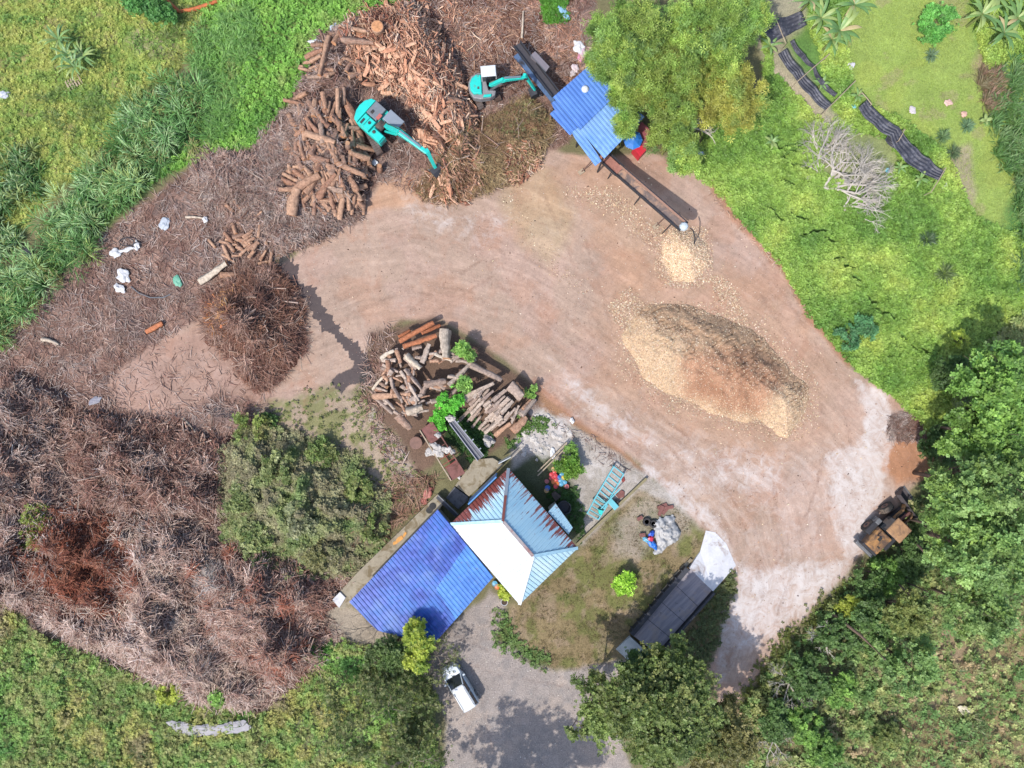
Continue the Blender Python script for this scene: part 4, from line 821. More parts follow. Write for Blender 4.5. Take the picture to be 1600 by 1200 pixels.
# ------------------------------------------------------------------ wheel loader
def loader():
    b = P(1378, 817); t = thing('wheel_loader', 'worn orange and black wheel loader parked at the edge of the trees', 'wheel loader', b, R(46))
    def wheel(x, y, a=0):
        s = 1 if y > 0 else -1; c, n = math.cos(a), math.sin(a)
        w = Vector((-n, c, 0)) * .22; ctr = Vector((x, y, .58)); m = MB(); m.cyl(ctr - w, ctr + w, .58, n=24); o = m.build('wheel', BLACK, t, bevel=.05)
        MB().cyl(ctr + w * s * .98, ctr + w * s * 1.06, .33, .26, n=18).build('rim', BROWNM, o); MB().cyl(ctr + w * s * 1.05, ctr + w * s * 1.25, .12, n=10).build('hub', DSTEEL, o)
        tm = MB()
        for k in range(20):
            q = 2 * math.pi * k / 20; cc_ = ctr + Vector((c * math.cos(q), n * math.cos(q), math.sin(q))) * .58; tm.box(cc_, (.1, .42, .06), a, (0, -q + math.pi / 2))
        tm.build('tread', BLACK, o)
    for y in (-.95, .95): wheel(-1.15, y)
    fa = R(-10)
    wheel(1.05, .95, fa); wheel(.75, -.95, fa)
    MB().box((-.9, 0, .8), (2.6, .9, .5)).build('rear_frame', DSTEEL, t); MB().box((1.0, -.05, .75), (1.7, .8, .5), fa).build('front_frame', DSTEEL, t)
    MB().ext([(-2.6,-.72),(-.75,-.78),(-.75,.78),(-2.6,.72)], .9, 1.75, .12, .22).build('hood', ORANGE, t, bevel=.05)
    hb = MB(); hb.box((-1.5, .1, 1.77), (.35, .25, .05)); hb.build('vent', BLACK, t); MB().box((-2.1, -.3, 1.77), (.12, .25, .05)).build('vent', BLACK, t)
    MB().box((-2.68, 0, 1.1), (.2, 1.5, .9)).build('grille', DSTEEL, t, bevel=.03); MB().box((-2.85, 0, .7), (.28, 1.9, .5)).build('counterweight', STEEL, t, bevel=.05)
    for y in (-1, 1):
        MB().box((-1.15, y * .98, 1.28), (1.25, .5, .06)).build('mudguard', DSTEEL, t, bevel=.02)
        MB().box((-.3, y * 1.0, .8), (.4, .35, .08)).build('step', STEEL, t)
    MB().box((-.4, .95, 1.05), (.5, .4, .55)).build('fuel_tank', STEEL, t, bevel=.04)
    MB().ext(rect(-.1, 0, 1.25, 1.3), 1.2, 2.72, .1, 1.0).build('cab', GLASS, t)
    MB().ext(rect(-.1, 0, 1.5, 1.55), 2.72, 2.88, .1, .06).build('cab_roof', mat('tan_cab_roof', S(180,138,98), .7, 0, .22, 2, S(130,100,78), .3), t, bevel=.04)
    pm = MB()
    for x in (-.68, .48):
        for y in (-.6, .6): pm.beam((x, y, 1.2), (x, y, 2.75), .08, .08)
    pm.build('cab_frame', DSTEEL, t)
    MB().cyl((-1.4, .45, 1.7), (-1.4, .45, 2.4), .06, n=8).build('exhaust', DSTEEL, t)
    for y in (-.45, .45):
        m = MB(); m.beam((.6, y - .05, 1.6), (1.7, y - .25, 1.35), .14, .32); m.beam((1.7, y - .25, 1.35), (2.4, y - .4, .55), .14, .28); m.build('lift_arm', ORANGE, t)
        MB().beam((.5, y * .5, 1.0), (1.6, y * .5 - .2, 1.2), .12, .12).build('lift_cylinder', GALV, t)
    MB().beam((.7, 0, 1.75), (1.9, -.28, 1.5), .2, .2).build('tilt_link', RUST, t)
    pr = [(2.35, 1.05), (2.2, .6), (2.3, .2), (2.6, .05), (3.35, .03)]; vs = []
    f = lambda x, y, z: (x * math.cos(fa) - y * math.sin(fa), x * math.sin(fa) + y * math.cos(fa), z)
    for y in (-1.25, 1.25): vs += [f(x, y + .25, z) for x, z in pr] 
    n = len(pr); m = MB(); m.add(vs, [(i, i + n, i + 1 + n, i + 1) for i in range(n - 1)] + [tuple(range(n)), tuple(range(n, 2 * n))[::-1]])
    bu = m.build('bucket', mat('bucket_steel', S(104,96,98), .6, .3, .3, 2), t); so = bu.modifiers.new('s', 'SOLIDIFY'); so.thickness = .05
    a = f(3.38, -1.0, .05); b2 = f(3.38, 1.5, .05); MB().beam(a, b2, .14, .05).build('cutting_edge', STEEL, t)
    return t
loader()

# ------------------------------------------------------------------ car
def car():
    t = thing('car', 'silver white hatchback car parked on the grey gravel beside the bare tree', 'car', P(719.5, 1068), R(121)); W2 = .80
    SILV = mat('silver_car_paint', S(214,224,232), .25, .15, .03, 1, bmp=0, spec=.6)
    lo = [(-1.98,-.62),(-1.9,-.76),(-1.2,-.82),(1.2,-.82),(1.75,-.74),(1.98,-.5),(2.05,0),(1.98,.5),(1.75,.74),(1.2,.82),(-1.2,.82),(-1.9,.76),(-1.98,.62),(-2.02,0)]
    MB().ext(lo, .24, lambda x, y: .92 - .10 * max(0, x - .9), .1, .12).build('body', SILV, t, bevel=.03)
    # greenhouse: glass hull with pillars and a roof
    bt = [(-1.9, .72), (.98, .72)]; tp = [(-1.72, .56), (.32, .56)]
    zb_, zt_ = .9, 1.46
    b = [(-1.9,-.72,zb_),(1.12,-.7,zb_),(1.12,.7,zb_),(-1.9,.72,zb_)]; q = [(-1.74,-.58,zt_),(.32,-.56,zt_),(.32,.56,zt_),(-1.74,.58,zt_)]
    def quad(a, nm, m_, thick=.015):
        o = MB().add(a, [(0, 1, 2, 3)]).build(nm, m_, t); s_ = o.modifiers.new('s', 'SOLIDIFY'); s_.thickness = thick; return o
    quad([b[1], b[2], q[2], q[1]], 'windscreen', GLASS); quad([b[3], b[0], q[0], q[3]], 'rear_window', GLASS)
    quad([b[0], b[1], q[1], q[0]], 'side_window', GLASS); quad([b[2], b[3], q[3], q[2]], 'side_window', GLASS)
    rf = MB().ext([(-1.82,-.55),(-1.4,-.62),(.1,-.6),(.36,-.5),(.4,0),(.36,.5),(.1,.6),(-1.4,.62),(-1.82,.55),(-1.86,0)], 1.44, 1.52, .09, .05).build('roof', WHITE, t, bevel=.02)
    for y in (-.5, .5): MB().beam((-1.6, y, 1.53), (.05, y * .98, 1.53), .03, .03).build('roof_rail', STEEL, rf)
    for a, c in zip(b, q): MB().beam(a, c, .07, .07).build('pillar', SILV, t)
    for y in (-1, 1):
        MB().beam((-.55, y * .725, .9), (-.6, y * .585, 1.45), .07, .05).build('pillar', SILV, t)
        o = MB().box((.85, y * .92, .98), (.16, .2, .13)).build('wing_mirror', SILV, t, bevel=.03)
        MB().box((1.86, y * .56, .66), (.2, .34, .14), -y * .45).build('headlight', GALV, t, bevel=.02); MB().box((-1.93, y * .6, .75), (.1, .2, .3)).build('tail_light', RUSTR, t, bevel=.02)
        for x in (-1.25, 1.25):
            w = MB().cyl((x, y * .62, .3), (x, y * .84, .3), .3, n=20).build('wheel', BLACK, t); MB().cyl((x, y * .83, .3), (x, y * .855, .3), .18, n=14).build('rim', GALV, w)
    MB().beam((1.0, -.5, .93), (1.2, .05, .92), .03, .02).build('wiper', BLACK, t)
    MB().box((-2.04, 0, .52), (.06, .5, .12)).build('number_plate', WHITE, t)
    MB().box((-2.0, 0, .35), (.12, 1.4, .2)).build('bumper', SILV, t, bevel=.03); MB().box((2.0, 0, .35), (.14, 1.2, .2)).build('bumper', SILV, t, bevel=.03)
car()

# ------------------------------------------------------------------ roofs of ribbed sheet
def clipline(poly, u, ud, vd):
    vs = []
    n = len(poly)
    for i in range(n):
        a, b = poly[i], poly[(i + 1) % n]; ua, ub = a.dot(ud), b.dot(ud)
        if (ua - u) * (ub - u) < 0: t_ = (u - ua) / (ub - ua); vs.append((a + (b - a) * t_).dot(vd))
    return (min(vs), max(vs)) if len(vs) >= 2 else None
def ribbed(mb, pts, rib, period=.33, amp=.045, drop=.0):
    """convex sheet through 3-d points pts (planar), ribs running along horizontal direction rib"""
    p0, p1, p2 = [Vector(p) for p in pts[:3]]; nrm = (p1 - p0).cross(p2 - p0).normalized(); nrm = nrm if nrm.z > 0 else -nrm
    zf_ = lambda x, y: p0.z - (nrm.x * (x - p0.x) + nrm.y * (y - p0.y)) / nrm.z
    vd = Vector((rib[0], rib[1])).normalized(); ud = Vector((-vd.y, vd.x)); poly = [Vector((p[0], p[1])) for p in pts]
    us = [p.dot(ud) for p in poly]; u0, u1 = min(us) + 1e-3, max(us) - 1e-3; cols_ = []
    n = max(1, int(round((u1 - u0) / period))); per = (u1 - u0) / n
    prof = ((0, 0), (.42, 0), (.55, 1), (.87, 1)); uu = []
    for i in range(n):
        for f, h in prof: uu.append((u0 + (i + f) * per, h * amp))
    uu.append((u1, 0)); prev = None
    for u, h in uu:
        r = clipline(poly, u, ud, vd)
        if not r: prev = None; continue
        a = ud * u + vd * r[0]; b = ud * u + vd * r[1]; cur = [(a.x, a.y, zf_(a.x, a.y) + h + drop), (b.x, b.y, zf_(b.x, b.y) + h + drop)]
        if prev: mb.add([prev[0], cur[0], cur[1], prev[1]], [(0, 1, 2, 3)])
        prev = cur
    return mb
def roofmat(name, base, fade, stain, sa=.2, rust=None, edge=None, rough=.45, metal=.0, spec=.5, lat=0.0):
    """painted sheet: fading, stains and (rust) streaks that start from the line edge=(a, b, width)"""
    m, nt, b = newmat(name); geo = N(nt, 'ShaderNodeNewGeometry').outputs['Position']
    n1 = noise(nt, .5, 6, .6, geo); n2 = noise(nt, 3.5, 5, .7, geo); out = mixc(nt, ramp(nt, n1, .4, .62), base, fade)
    out = mixc(nt, ramp(nt, n2, .66 - sa * .2, .76 - sa * .2, 0, .75), out, stain)
    if lat:
        mp = N(nt, 'ShaderNodeMapping'); mp.inputs['Rotation'].default_value = (0, 0, R(-41)); nt.links.new(geo, mp.inputs['Vector']); sn_ = N(nt, 'ShaderNodeVectorMath', operation='SNAP'); nt.links.new(mp.outputs[0], sn_.inputs[0]); sn_.inputs[1].default_value = (.36, .33, 50)
        dab = math_(nt, 'ADD', math_(nt, 'MULTIPLY', noise(nt, 3.1, 1, .5, sn_.outputs[0]), .6), math_(nt, 'MULTIPLY', noise(nt, .6, 3, .6, geo), .4))
        out = mixc(nt, ramp(nt, dab, .5, .58, 0, lat), out, tuple(min(.9, x * 1.7 + .05) for x in fade)); out = mixc(nt, ramp(nt, noise(nt, .45, 3, .6, mp.outputs[0]), .55, .7, 0, lat), out, S(104,136,196))
    if rust:
        vec, lo, hi, strd = edge          # distance along vec, streak stretch direction
        sep = N(nt, 'ShaderNodeVectorMath', operation='DOT_PRODUCT'); nt.links.new(geo, sep.inputs[0]); sep.inputs[1].default_value = (*vec, 0)
        perp = N(nt, 'ShaderNodeVectorMath', operation='DOT_PRODUCT'); nt.links.new(geo, perp.inputs[0]); perp.inputs[1].default_value = (-vec[1], vec[0], 0)
        cmb = N(nt, 'ShaderNodeCombineXYZ'); nt.links.new(math_(nt, 'MULTIPLY', perp.outputs['Value'], 4.2), cmb.inputs[0]); nt.links.new(math_(nt, 'MULTIPLY', sep.outputs['Value'], .35), cmb.inputs[1])
        sn = noise(nt, 1.0, 4, .7, cmb.outputs[0]); d = ramp(nt, sep.outputs['Value'], lo, hi)
        out = mixc(nt, ramp(nt, math_(nt, 'ADD', d, ramp(nt, sn, .25, .75, -.55, .55)), .48, .52), out, rust)
    nt.links.new(out, b.inputs['Base Color']); b.inputs['Roughness'].default_value = rough; b.inputs['Metallic'].default_value = metal; b.inputs['Specular IOR Level'].default_value = spec
    bump(nt, b, n2, .15, .02); return m
RUSTC = S(136,72,64)
def roofthing(name, label, sheets, walls=None, catg='roof'):
    allp = [Vector(p) for s in sheets for p in s[0]]; c = sum(allp, Vector()) / len(allp); c.z = 0
    t = thing(name, label, catg, c)
    for pts, rib, m_, nm in sheets:
        mb = MB(); ribbed(mb, [Vector(p) - c for p in pts], rib); o = mb.build(nm, m_, t); s_ = o.modifiers.new('s', 'SOLIDIFY'); s_.thickness = .015; s_.offset = -1
    return t, c
# house
N_, E_, S_, W_ = P(794.5, 731.5, 3.1), P(902.8, 856, 3.1), P(811.7, 944.3, 3.1), P(703.4, 818.7, 3.1)
ne = (E_ - N_).normalized(); nw = (N_ - W_).normalized()
R1, R2 = P(785.8, 814, 4.9), P(832.8, 868.5, 4.9)
SKYB = S(176,214,232); SKYF = S(205,230,238); STN = S(150,140,138)
def dl(v, p): return v[0] * p.x + v[1] * p.y
pn = (-ne.y, ne.x); pn = (pn[0], pn[1])                      # outward over the NW/… faces
nwout = Vector((-nw.y, nw.x)); nwout = nwout if nwout.dot(Vector((W_.x - E_.x, W_.y - E_.y))) > 0 else -nwout
neout = Vector((-ne.y, ne.x)); neout = neout if neout.dot(Vector((N_.x - W_.x, N_.y - W_.y))) > 0 else -neout
eNW = dl(nwout, N_); eNE = dl(neout, N_)
mNW = roofmat('house_sheet_northwest', SKYB, SKYF, STN, .1, RUSTC, ((nwout.x, nwout.y), eNW - 1.9, eNW + .4, None))
mNE = roofmat('house_sheet_northeast', SKYB, S(160,204,228), STN, .1, RUSTC, ((neout.x, neout.y), eNE - 2.4, eNE + 1.9, None))
mSW = roofmat('house_sheet_southwest_glare', S(226,230,232), S(208,216,220), S(160,140,130), .3, rough=.42, spec=.6); mSE = roofmat('house_sheet_southeast', SKYB, SKYF, S(170,150,144), .3)  # southwest slope whitened: sun glare on the pale blue sheet painted into its colour
r1, r2 = R1, R2
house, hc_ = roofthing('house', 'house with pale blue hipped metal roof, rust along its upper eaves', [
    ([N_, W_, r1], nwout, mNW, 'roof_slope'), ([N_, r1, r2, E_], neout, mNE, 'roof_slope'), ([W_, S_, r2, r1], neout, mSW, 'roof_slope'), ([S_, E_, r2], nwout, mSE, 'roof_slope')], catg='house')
def inset(ps, k): c = sum((Vector(p) for p in ps), Vector()) / len(ps); return [tuple((Vector(p).lerp(c, k))[:2]) for p in ps]
MB().ext([(x - hc_.x, y - hc_.y) for x, y in inset([W_, S_, E_, N_], .1)], 0, 2.95).build('wall', CREAM, house)
for a, b, m_ in ((N_, R1, CABROOF), (W_, R1, SKYB), (R1, R2, None), (R2, E_, SKYB), (R2, S_, WHITE)):
    mm = m_ if m_ in (CABROOF, WHITE) else (mat('ridge_cap_blue', S(168,208,226), .5) if m_ else mat('ridge_cap_stained', S(160,150,150), .6, 0, .2, 2, RUSTC, .3))
    mid = a.lerp(b, .55)
    MB().beam(a - hc_ + Vector((0, 0, .06)), b - hc_ + Vector((0, 0, .09)), .26, .05).build('ridge_cap', mm, house)
MB().beam(N_.lerp(R1, .52) - hc_ + Vector((0, 0, .10)), R1 - hc_ + Vector((0, 0, .13)), .2, .05).build('ridge_cap', mat('rust_red_cap', RUSTC, .8), house)
# lean-to on the north east side
q = [P(868, 787, 2.5), P(895, 824.5, 2.5), P(888, 835, 2.75), P(856, 799.5, 2.75)]
lt, c = roofthing('lean_to', 'small pale blue lean-to roof attached to the right side of the house', [(q, neout, mat('lean_to_sheet', SKYB, .5, 0, .1, 1, STN, .1), 'roof_slope')], catg='lean-to')
MB().ext([(x - c.x, y - c.y) for x, y in inset(q, .15)], 0, 2.4).build('wall', CREAM, lt)
# blue annexe
an = [P(684.3, 795.5, 3.2), P(771, 901, 2.9), P(676.5, 1008, 2.9), P(590, 985, 3.05), P(546, 940, 3.2)]
nA = (an[1] - an[0]); nA = Vector((nA.x, nA.y)).normalized()
z0 = lambda p: 3.35 - .06 * (Vector((p.x, p.y)) - Vector((an[0].x, an[0].y))).dot(nA)
an = [Vector((p.x, p.y, z0(p))) for p in an]
BLU = roofmat('blue_sheet_annexe', S(36,108,196), S(14,62,160), S(96,110,140), .22, lat=.55, rough=.45)
BLUE2 = roofmat('blue_sheet_annexe_lower', S(70,142,218), S(54,120,204), S(116,122,130), .45, lat=.25, rough=.4)
p = an; cut1 = p[0].lerp(p[1], .5); cut2 = p[3].lerp(p[2], .45)
annexe, ca = roofthing('shed', 'long shed with deep blue ribbed metal roof joined to the house on its left side', [(p, tuple(nA), BLU, 'roof_slope')], catg='shed')
mb = MB(); o1 = p[1].lerp(p[0], .48); ribbed(mb, [v - ca + Vector((0, 0, .055)) for v in (o1, p[1], p[1].lerp(p[2], .62), o1.lerp(cut2, .48))], tuple(nA)); mb.build('roof_patch', BLUE2, annexe)
MB().ext([(x - ca.x, y - ca.y) for x, y in inset(p, .08)], 0, 2.75).build('wall', CREAM, annexe)
# upper blue shed
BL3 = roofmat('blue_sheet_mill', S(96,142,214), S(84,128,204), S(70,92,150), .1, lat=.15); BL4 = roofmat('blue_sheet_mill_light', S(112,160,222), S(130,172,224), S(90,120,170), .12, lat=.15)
A0, A1, A2, A3 = P(864, 153, 4.2), P(920, 104, 4.2), P(1007, 183, 4.2), P(944, 248, 4.2)
dr = (A3 - A0); dr = Vector((dr.x, dr.y)).normalized()
mL, mR = A0.lerp(A3, .53), A1.lerp(A2, .53)
up = Vector((0, 0, .14))
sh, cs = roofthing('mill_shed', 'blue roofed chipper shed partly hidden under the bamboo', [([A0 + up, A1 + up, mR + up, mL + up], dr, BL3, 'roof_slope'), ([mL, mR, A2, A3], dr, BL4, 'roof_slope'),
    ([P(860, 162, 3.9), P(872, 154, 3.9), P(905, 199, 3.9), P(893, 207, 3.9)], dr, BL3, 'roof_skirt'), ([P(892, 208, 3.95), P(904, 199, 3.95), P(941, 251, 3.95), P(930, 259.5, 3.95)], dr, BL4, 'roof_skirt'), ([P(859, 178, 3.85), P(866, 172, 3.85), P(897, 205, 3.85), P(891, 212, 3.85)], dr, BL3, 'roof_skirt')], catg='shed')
for q_ in (A0, A1, A2, A3, mL, mR): v = q_.lerp((A0 + A2) / 2, .05) - cs; MB().beam((v.x, v.y, 0), (v.x, v.y, 4.1), .12, .12).build('post', DSTEEL, sh)
MB().lathe(tuple(P(914, 140, 4.35) - cs), [(.28, 0), (.3, .15), (.18, .28), (0, .32)], 10).build('roof_vent', WHITE, sh)
MB().ext([(x - cs.x, y - cs.y) for x, y in inset([A0, A1, A2, A3], .25)], 0, 2.2, .2, .3).build('chipper_body', DSTEEL, sh)
# beside it: red table roof and umbrella
rm = MB(); c = P(1005, 210); tb = thing('metal_cabinet', 'maroon and bright red sheet topped bin beside the blue umbrella', 'bin', c)
q_ = [P(998, 196, 1.6), P(1003, 190, 1.6), P(1027, 214, 1.6), P(1011, 232, 1.6), P(992, 215, 1.6)]
MB().ext([(v.x - c.x, v.y - c.y) for v in q_], .9, 1.6, .03, .03).build('lid', mat('maroon_sheet', S(158,84,88), .6), tb)
q_ = [P(990, 231, 1.3), P(1001, 223, 1.3), P(1011, 233, 1.3), P(1001, 244, 1.3)]; MB().ext([(v.x - c.x, v.y - c.y) for v in q_], .0, 1.3, .05, .05).build('tray', mat('bright_red_sheet', S(216,44,64), .5), tb)
um = P(989.5, 217.5, 2.3); c = Vector((um.x, um.y, 0)); tu = thing('umbrella', 'open blue umbrella beside the red topped bin', 'umbrella', c)
m = MB(); n = 8; rr = .82
vs = [(0, 0, 2.45)] + [(rr * .55 * math.cos(2*math.pi*k/n), rr * .55 * math.sin(2*math.pi*k/n), 2.34) for k in range(n)] + [(rr * math.cos(2*math.pi*k/n), rr * math.sin(2*math.pi*k/n), 2.12) for k in range(n)]
m.add(vs, [(0, 1 + k, 1 + (k + 1) % n) for k in range(n)] + [(1 + k, 1 + n + k, 1 + n + (k + 1) % n, 1 + (k + 1) % n) for k in range(n)]); cano = m.build('canopy', mat('blue_umbrella_cloth', S(38,120,204), .6), tu)
m = MB(); [m.beam((0, 0, 2.47), (rr * math.cos(2*math.pi*k/n), rr * math.sin(2*math.pi*k/n), 2.14), .025, .02) for k in range(n)]; m.build('rib', mat('pale_blue_rib', S(110,170,220), .5), cano)
MB().cyl((0, 0, 0), (0, 0, 2.55), .025, n=8).build('pole', WHITE, tu)
# ------------------------------------------------------------------ conveyors
def conveyor(label, a, b, w, beltm, legs, railm, hood=None):
    a = Vector(a); b = Vector(b); o = Vector((a.x, a.y, 0)); t = thing('conveyor', label, 'conveyor', o); a -= o; b -= o; d = (b - a).normalized(); r_ = Vector((-d.y, d.x, 0)).normalized()
    MB().beam(a, b, w, .08).build('belt', beltm, t)
    for s_ in (-1, 1):
        MB().beam(a + r_ * s_ * w * .62 + Vector((0,0,.12)), b + r_ * s_ * w * .62 + Vector((0,0,.12)), .09, .3).build('side_rail', railm, t)
    m = MB(); L = (b - a).length; k = 0
    while k < L: q = a + d * k; m.beam(q - r_ * w * .6 - Vector((0,0,.1)), q + r_ * w * .6 - Vector((0,0,.1)), .08, .08); k += .8
    m.build('roller', STEEL, t)
    for f in legs:
        q = a.lerp(b, f)
        for s_ in (-1, 1): MB().beam(q + r_ * s_ * w * .6, Vector((q.x, q.y, 0)) + r_ * s_ * (w * .6 + q.z * .08), .07, .07).build('leg', railm, t)
    return t, o, d, r_
beltd = mat('dusty_belt', S(104,84,78), .85, 0, .3, 3, S(176,140,116), .25)
cv, o, d, r_ = conveyor('long inclined out-feed conveyor ending above the small chip heap', P(946, 249, 1.2), P(1068, 355, 3.1), .72, mat('pale_dusty_belt', S(128,112,106), .85, 0, .3, 3, S(190,152,126), .35), (.5, .9), DSTEEL)
mb = MB(); aa = P(964, 263, 1.55) - o; bb = P(1066, 352, 3.15) - o; mb.beam(aa + r_ * .36 + Vector((0,0,.1)), bb + r_ * .36 + Vector((0,0,.1)), .26, .12); mb.build('spilt_chips', mat('chip_brown', S(176,136,116), .9, 0, .3, 6), cv)
MB().lathe(tuple(P(1069.5, 353, 3.5) - o), [(.38, -.35), (.36, -.1), (.26, .06), (.1, .12), (0, .13)], 9).build('head_cover', mat('pale_plastic_cover', S(206,216,222), .35, 0, .12, 4), cv)
MB().tube([P(1078, 356, 3.2) - o, P(1083, 360, 2.6) - o, P(1086, 372, 1.8) - o, P(1084, 384, .9) - o], .05, 6).build('cable', DSTEEL, cv)
conveyor('short wide chute conveyor coming out from under the blue mill roof', P(938, 240, 1.4), P(968, 268, 1.7), .8, mat('red_brown_chip_belt', S(176,120,104), .85, 0, .35, 5), (.8,), DSTEEL)
cv2, o2, d2, r2_ = conveyor('dark in-feed conveyor running down to the mill shed with blue side rail', P(808, 70, 1.0), P(868, 148, 1.9), .55, mat('dark_belt', S(72,68,72), .7, 0, .2, 3), (.3, .8), DSTEEL)
MB().beam(P(806, 86, 1.0) - o2, P(866, 158, 1.6) - o2, .5, .12).build('walkway', mat('blue_grey_walkway', S(96,122,158), .5, .1, .25, 3, S(60,60,66), .3), cv2)
MB().beam(P(832, 84, 1.1) - o2, P(874, 143, 1.5) - o2, .12, .3).build('brown_rail', BROWNM, cv2)
hp = thing('machine_cover', 'plain grey box shaped cover beside the in-feed conveyor', 'machine cover', P(843, 98)); c = P(843, 98)
q_ = [P(829, 86, 1.8), P(836, 79.5, 1.8), P(859, 104, 1.8), P(853, 112.5, 1.8)]; MB().ext([(v.x - c.x, v.y - c.y) for v in q_], .0, 1.8, .03, .03).build('cover', mat('grey_cover_paint', S(134,126,132), .5, 0, .08, 1), hp, bevel=.02)
MB().beam(q_[0] - c + Vector((0,0,.01)), q_[3] - c + Vector((0,0,.01)), .04, .06).build('rim', STEEL, hp)
for lab, a, b in (('leaning steel prop on the bare ground left of the blue mill roof corner', P(924, 252, 2.2), P(908, 269, .05)), ('thin steel prop leaning on the out-feed conveyor', P(1037, 342, 2.6), P(1024, 354, .05))):
    o = Vector((b.x, b.y, 0)); t = thing('prop', lab, 'prop', o, 0, 'steel props'); MB().beam(a - o, b - o, .07, .07).build('bar', BROWNM, t); MB().box((0, 0, .1), (.5, .35, .2), .6).build('foot_block', TIMBER, t)
# ------------------------------------------------------------------ weighbridge with ramps
def wb():
    c = P(1050, 955); t = thing('weighbridge', 'dark steel truck weighbridge with pale concrete ramps at both ends', 'weighbridge', c)
    f = lambda x, y, z: tuple(P(x, y, z) - c)
    m_, nt, b = newmat('weighbridge_deck'); geo = N(nt, 'ShaderNodeNewGeometry').outputs['Position']
    rot = N(nt, 'ShaderNodeMapping'); rot.inputs['Rotation'].default_value = (0, 0, R(-46)); nt.links.new(geo, rot.inputs['Vector']); sc_ = vscale(nt, rot.outputs[0], (.25, 2.2, 1))
    out = mixc(nt, ramp(nt, noise(nt, 1.6, 5, .6, sc_), .4, .62), S(128,122,128), S(160,150,152)); out = mixc(nt, ramp(nt, noise(nt, 1.1, 6, .65, geo, .5), .55, .62, 0, .7), out, S(156,140,132)); out = mixc(nt, ramp(nt, noise(nt, 2.3, 4, .6, geo, .5), .66, .70, 0, .8), out, S(52,50,58))
    nt.links.new(out, b.inputs['Base Color']); b.inputs['Roughness'].default_value = .6
    dk = [(1079,889),(1112,923),(1026,1021),(989,993)]
    MB().ext([f(x, y, .45)[:2] for x, y in dk], 0, .45).build('deck', m_, t)
    for k in range(1, 4):
        a = Vector(dk[0]).lerp(Vector(dk[3]), k / 4); b_ = Vector(dk[1]).lerp(Vector(dk[2]), k / 4); MB().beam(f(a.x, a.y, .454), f(b_.x, b_.y, .454), .04, .02).build('deck_seam', DSTEEL, t)
    MB().beam(f(1073, 887, .5), f(986, 990, .5), .42, .6).build('kerb_beam', DSTEEL, t); MB().beam(f(1115, 925, .5), f(1028, 1024, .5), .18, .6).build('kerb_beam', DSTEEL, t)
    for k in range(9): a = Vector((1073, 887)).lerp(Vector((986, 990)), .06 + k * .11); MB().box(f(a.x - 3, a.y - 2, .5), (.12, .3, .64), R(50)).build('kerb_bracket', DSTEEL, t)
    v = [f(1077,888,.44), f(1114,924,.44), f(1150,884,.03), f(1135,850,.03), f(1118,832,.03), f(1103,829,.03), f(1094,862,.1)]
    lo_ = [(x, y, -.1) for x, y, z in v]; n = len(v); MB().add(v + lo_, [tuple(range(n))] + [(i, i + n, (i + 1) % n + n, (i + 1) % n) for i in range(n)]).build('ramp', CONCW, t)
    v = [f(985,995,.44), f(1003,1012,.44), f(1024,1022,.44), f(1000,1050,.03), f(962,1014,.03)]; n = len(v); lo_ = [(x, y, -.1) for x, y, z in v]; MB().add(v + lo_, [tuple(range(n))] + [(i, i + n, (i + 1) % n + n, (i + 1) % n) for i in range(n)]).build('ramp', mat('grey_concrete_ramp', S(184,188,186), .8, 0, .15, 2), t)
    mb = MB(); mb.beam(f(1080,873,.1), f(1048,908,.1), .25, .2); mb.build('kerb_stone', CONC, t)
wb()
# ------------------------------------------------------------------ concrete, rusty frame, beams
def slab(name, label, pts, z1, m_, catg, z0=-.05, group=None, bev=.02):
    c = P(sum(p[0] for p in pts) / len(pts), sum(p[1] for p in pts) / len(pts)); t = thing(name, label, catg, c, 0, group)
    MB().ext([tuple((P(x, y, z1) - c)[:2]) for x, y in pts], z0, z1).build('block', m_, t, bevel=bev); return t, c
slab('concrete_platform', 'stained buff concrete platform between the rusty frame and the house', [(741,718),(770,715.5),(787,726),(733,775.5),(711,759)], .35, CONC, 'platform')
slab('concrete_platform', 'dark grey concrete slab beside the buff platform', [(710,760.5),(731.5,776.5),(731,782),(716,796),(697,778)], .3, CONCD, 'platform')
lg, c = slab('concrete_ledge', 'long narrow concrete ledge with orange scraps along the blue shed', [(519,938),(560,893),(684,772),(696,783),(687,795),(548,944),(533,954)], .6, CONC, 'ledge')
for x, y in ((671,797),(676,791)): MB().lathe(tuple(P(x, y, .6) - c), [(.3, 0), (.3, .05), (.0, .06)], 14).build('drain_cover', BLACK, lg)
slab('concrete_block', 'pale concrete block at the lower left end of the ledge', [(519,937),(531,925),(540,934),(530,950)], .75, CONCW, 'block')
for i, (x, y, l, w, a) in enumerate(((624,842,.7,.35,.7),(617,848,.4,.25,.5),(632,835,.5,.2,1.1))):
    p_ = P(x, y, .62); t = thing('plastic_scrap', ('largest', 'lower small', 'upper narrow')[i] + ' orange scrap lying on the concrete ledge', 'scrap', p_, a, 'orange scraps on the ledge'); MB().ext([(-l/2,-w/2),(l*.4,-w*.6),(l/2,w*.3),(0,w/2),(-l*.4,w*.35)], 0, .04).build('sheet', mat('orange_plastic', S(232,160,64), .6), t)
t = thing('steel_gutter', 'dark steel channel lying between the ledge and the dark slab', 'steel channel', P(698, 790)); c = P(698, 790)
MB().beam(P(683, 776, .8) - c, P(714, 806, .9) - c, .3, .2).build('channel', DSTEEL, t, bevel=.01); MB().beam(P(685, 774, .8) - c, P(716, 804, .9) - c, .08, .26).build('flange', STEEL, t)
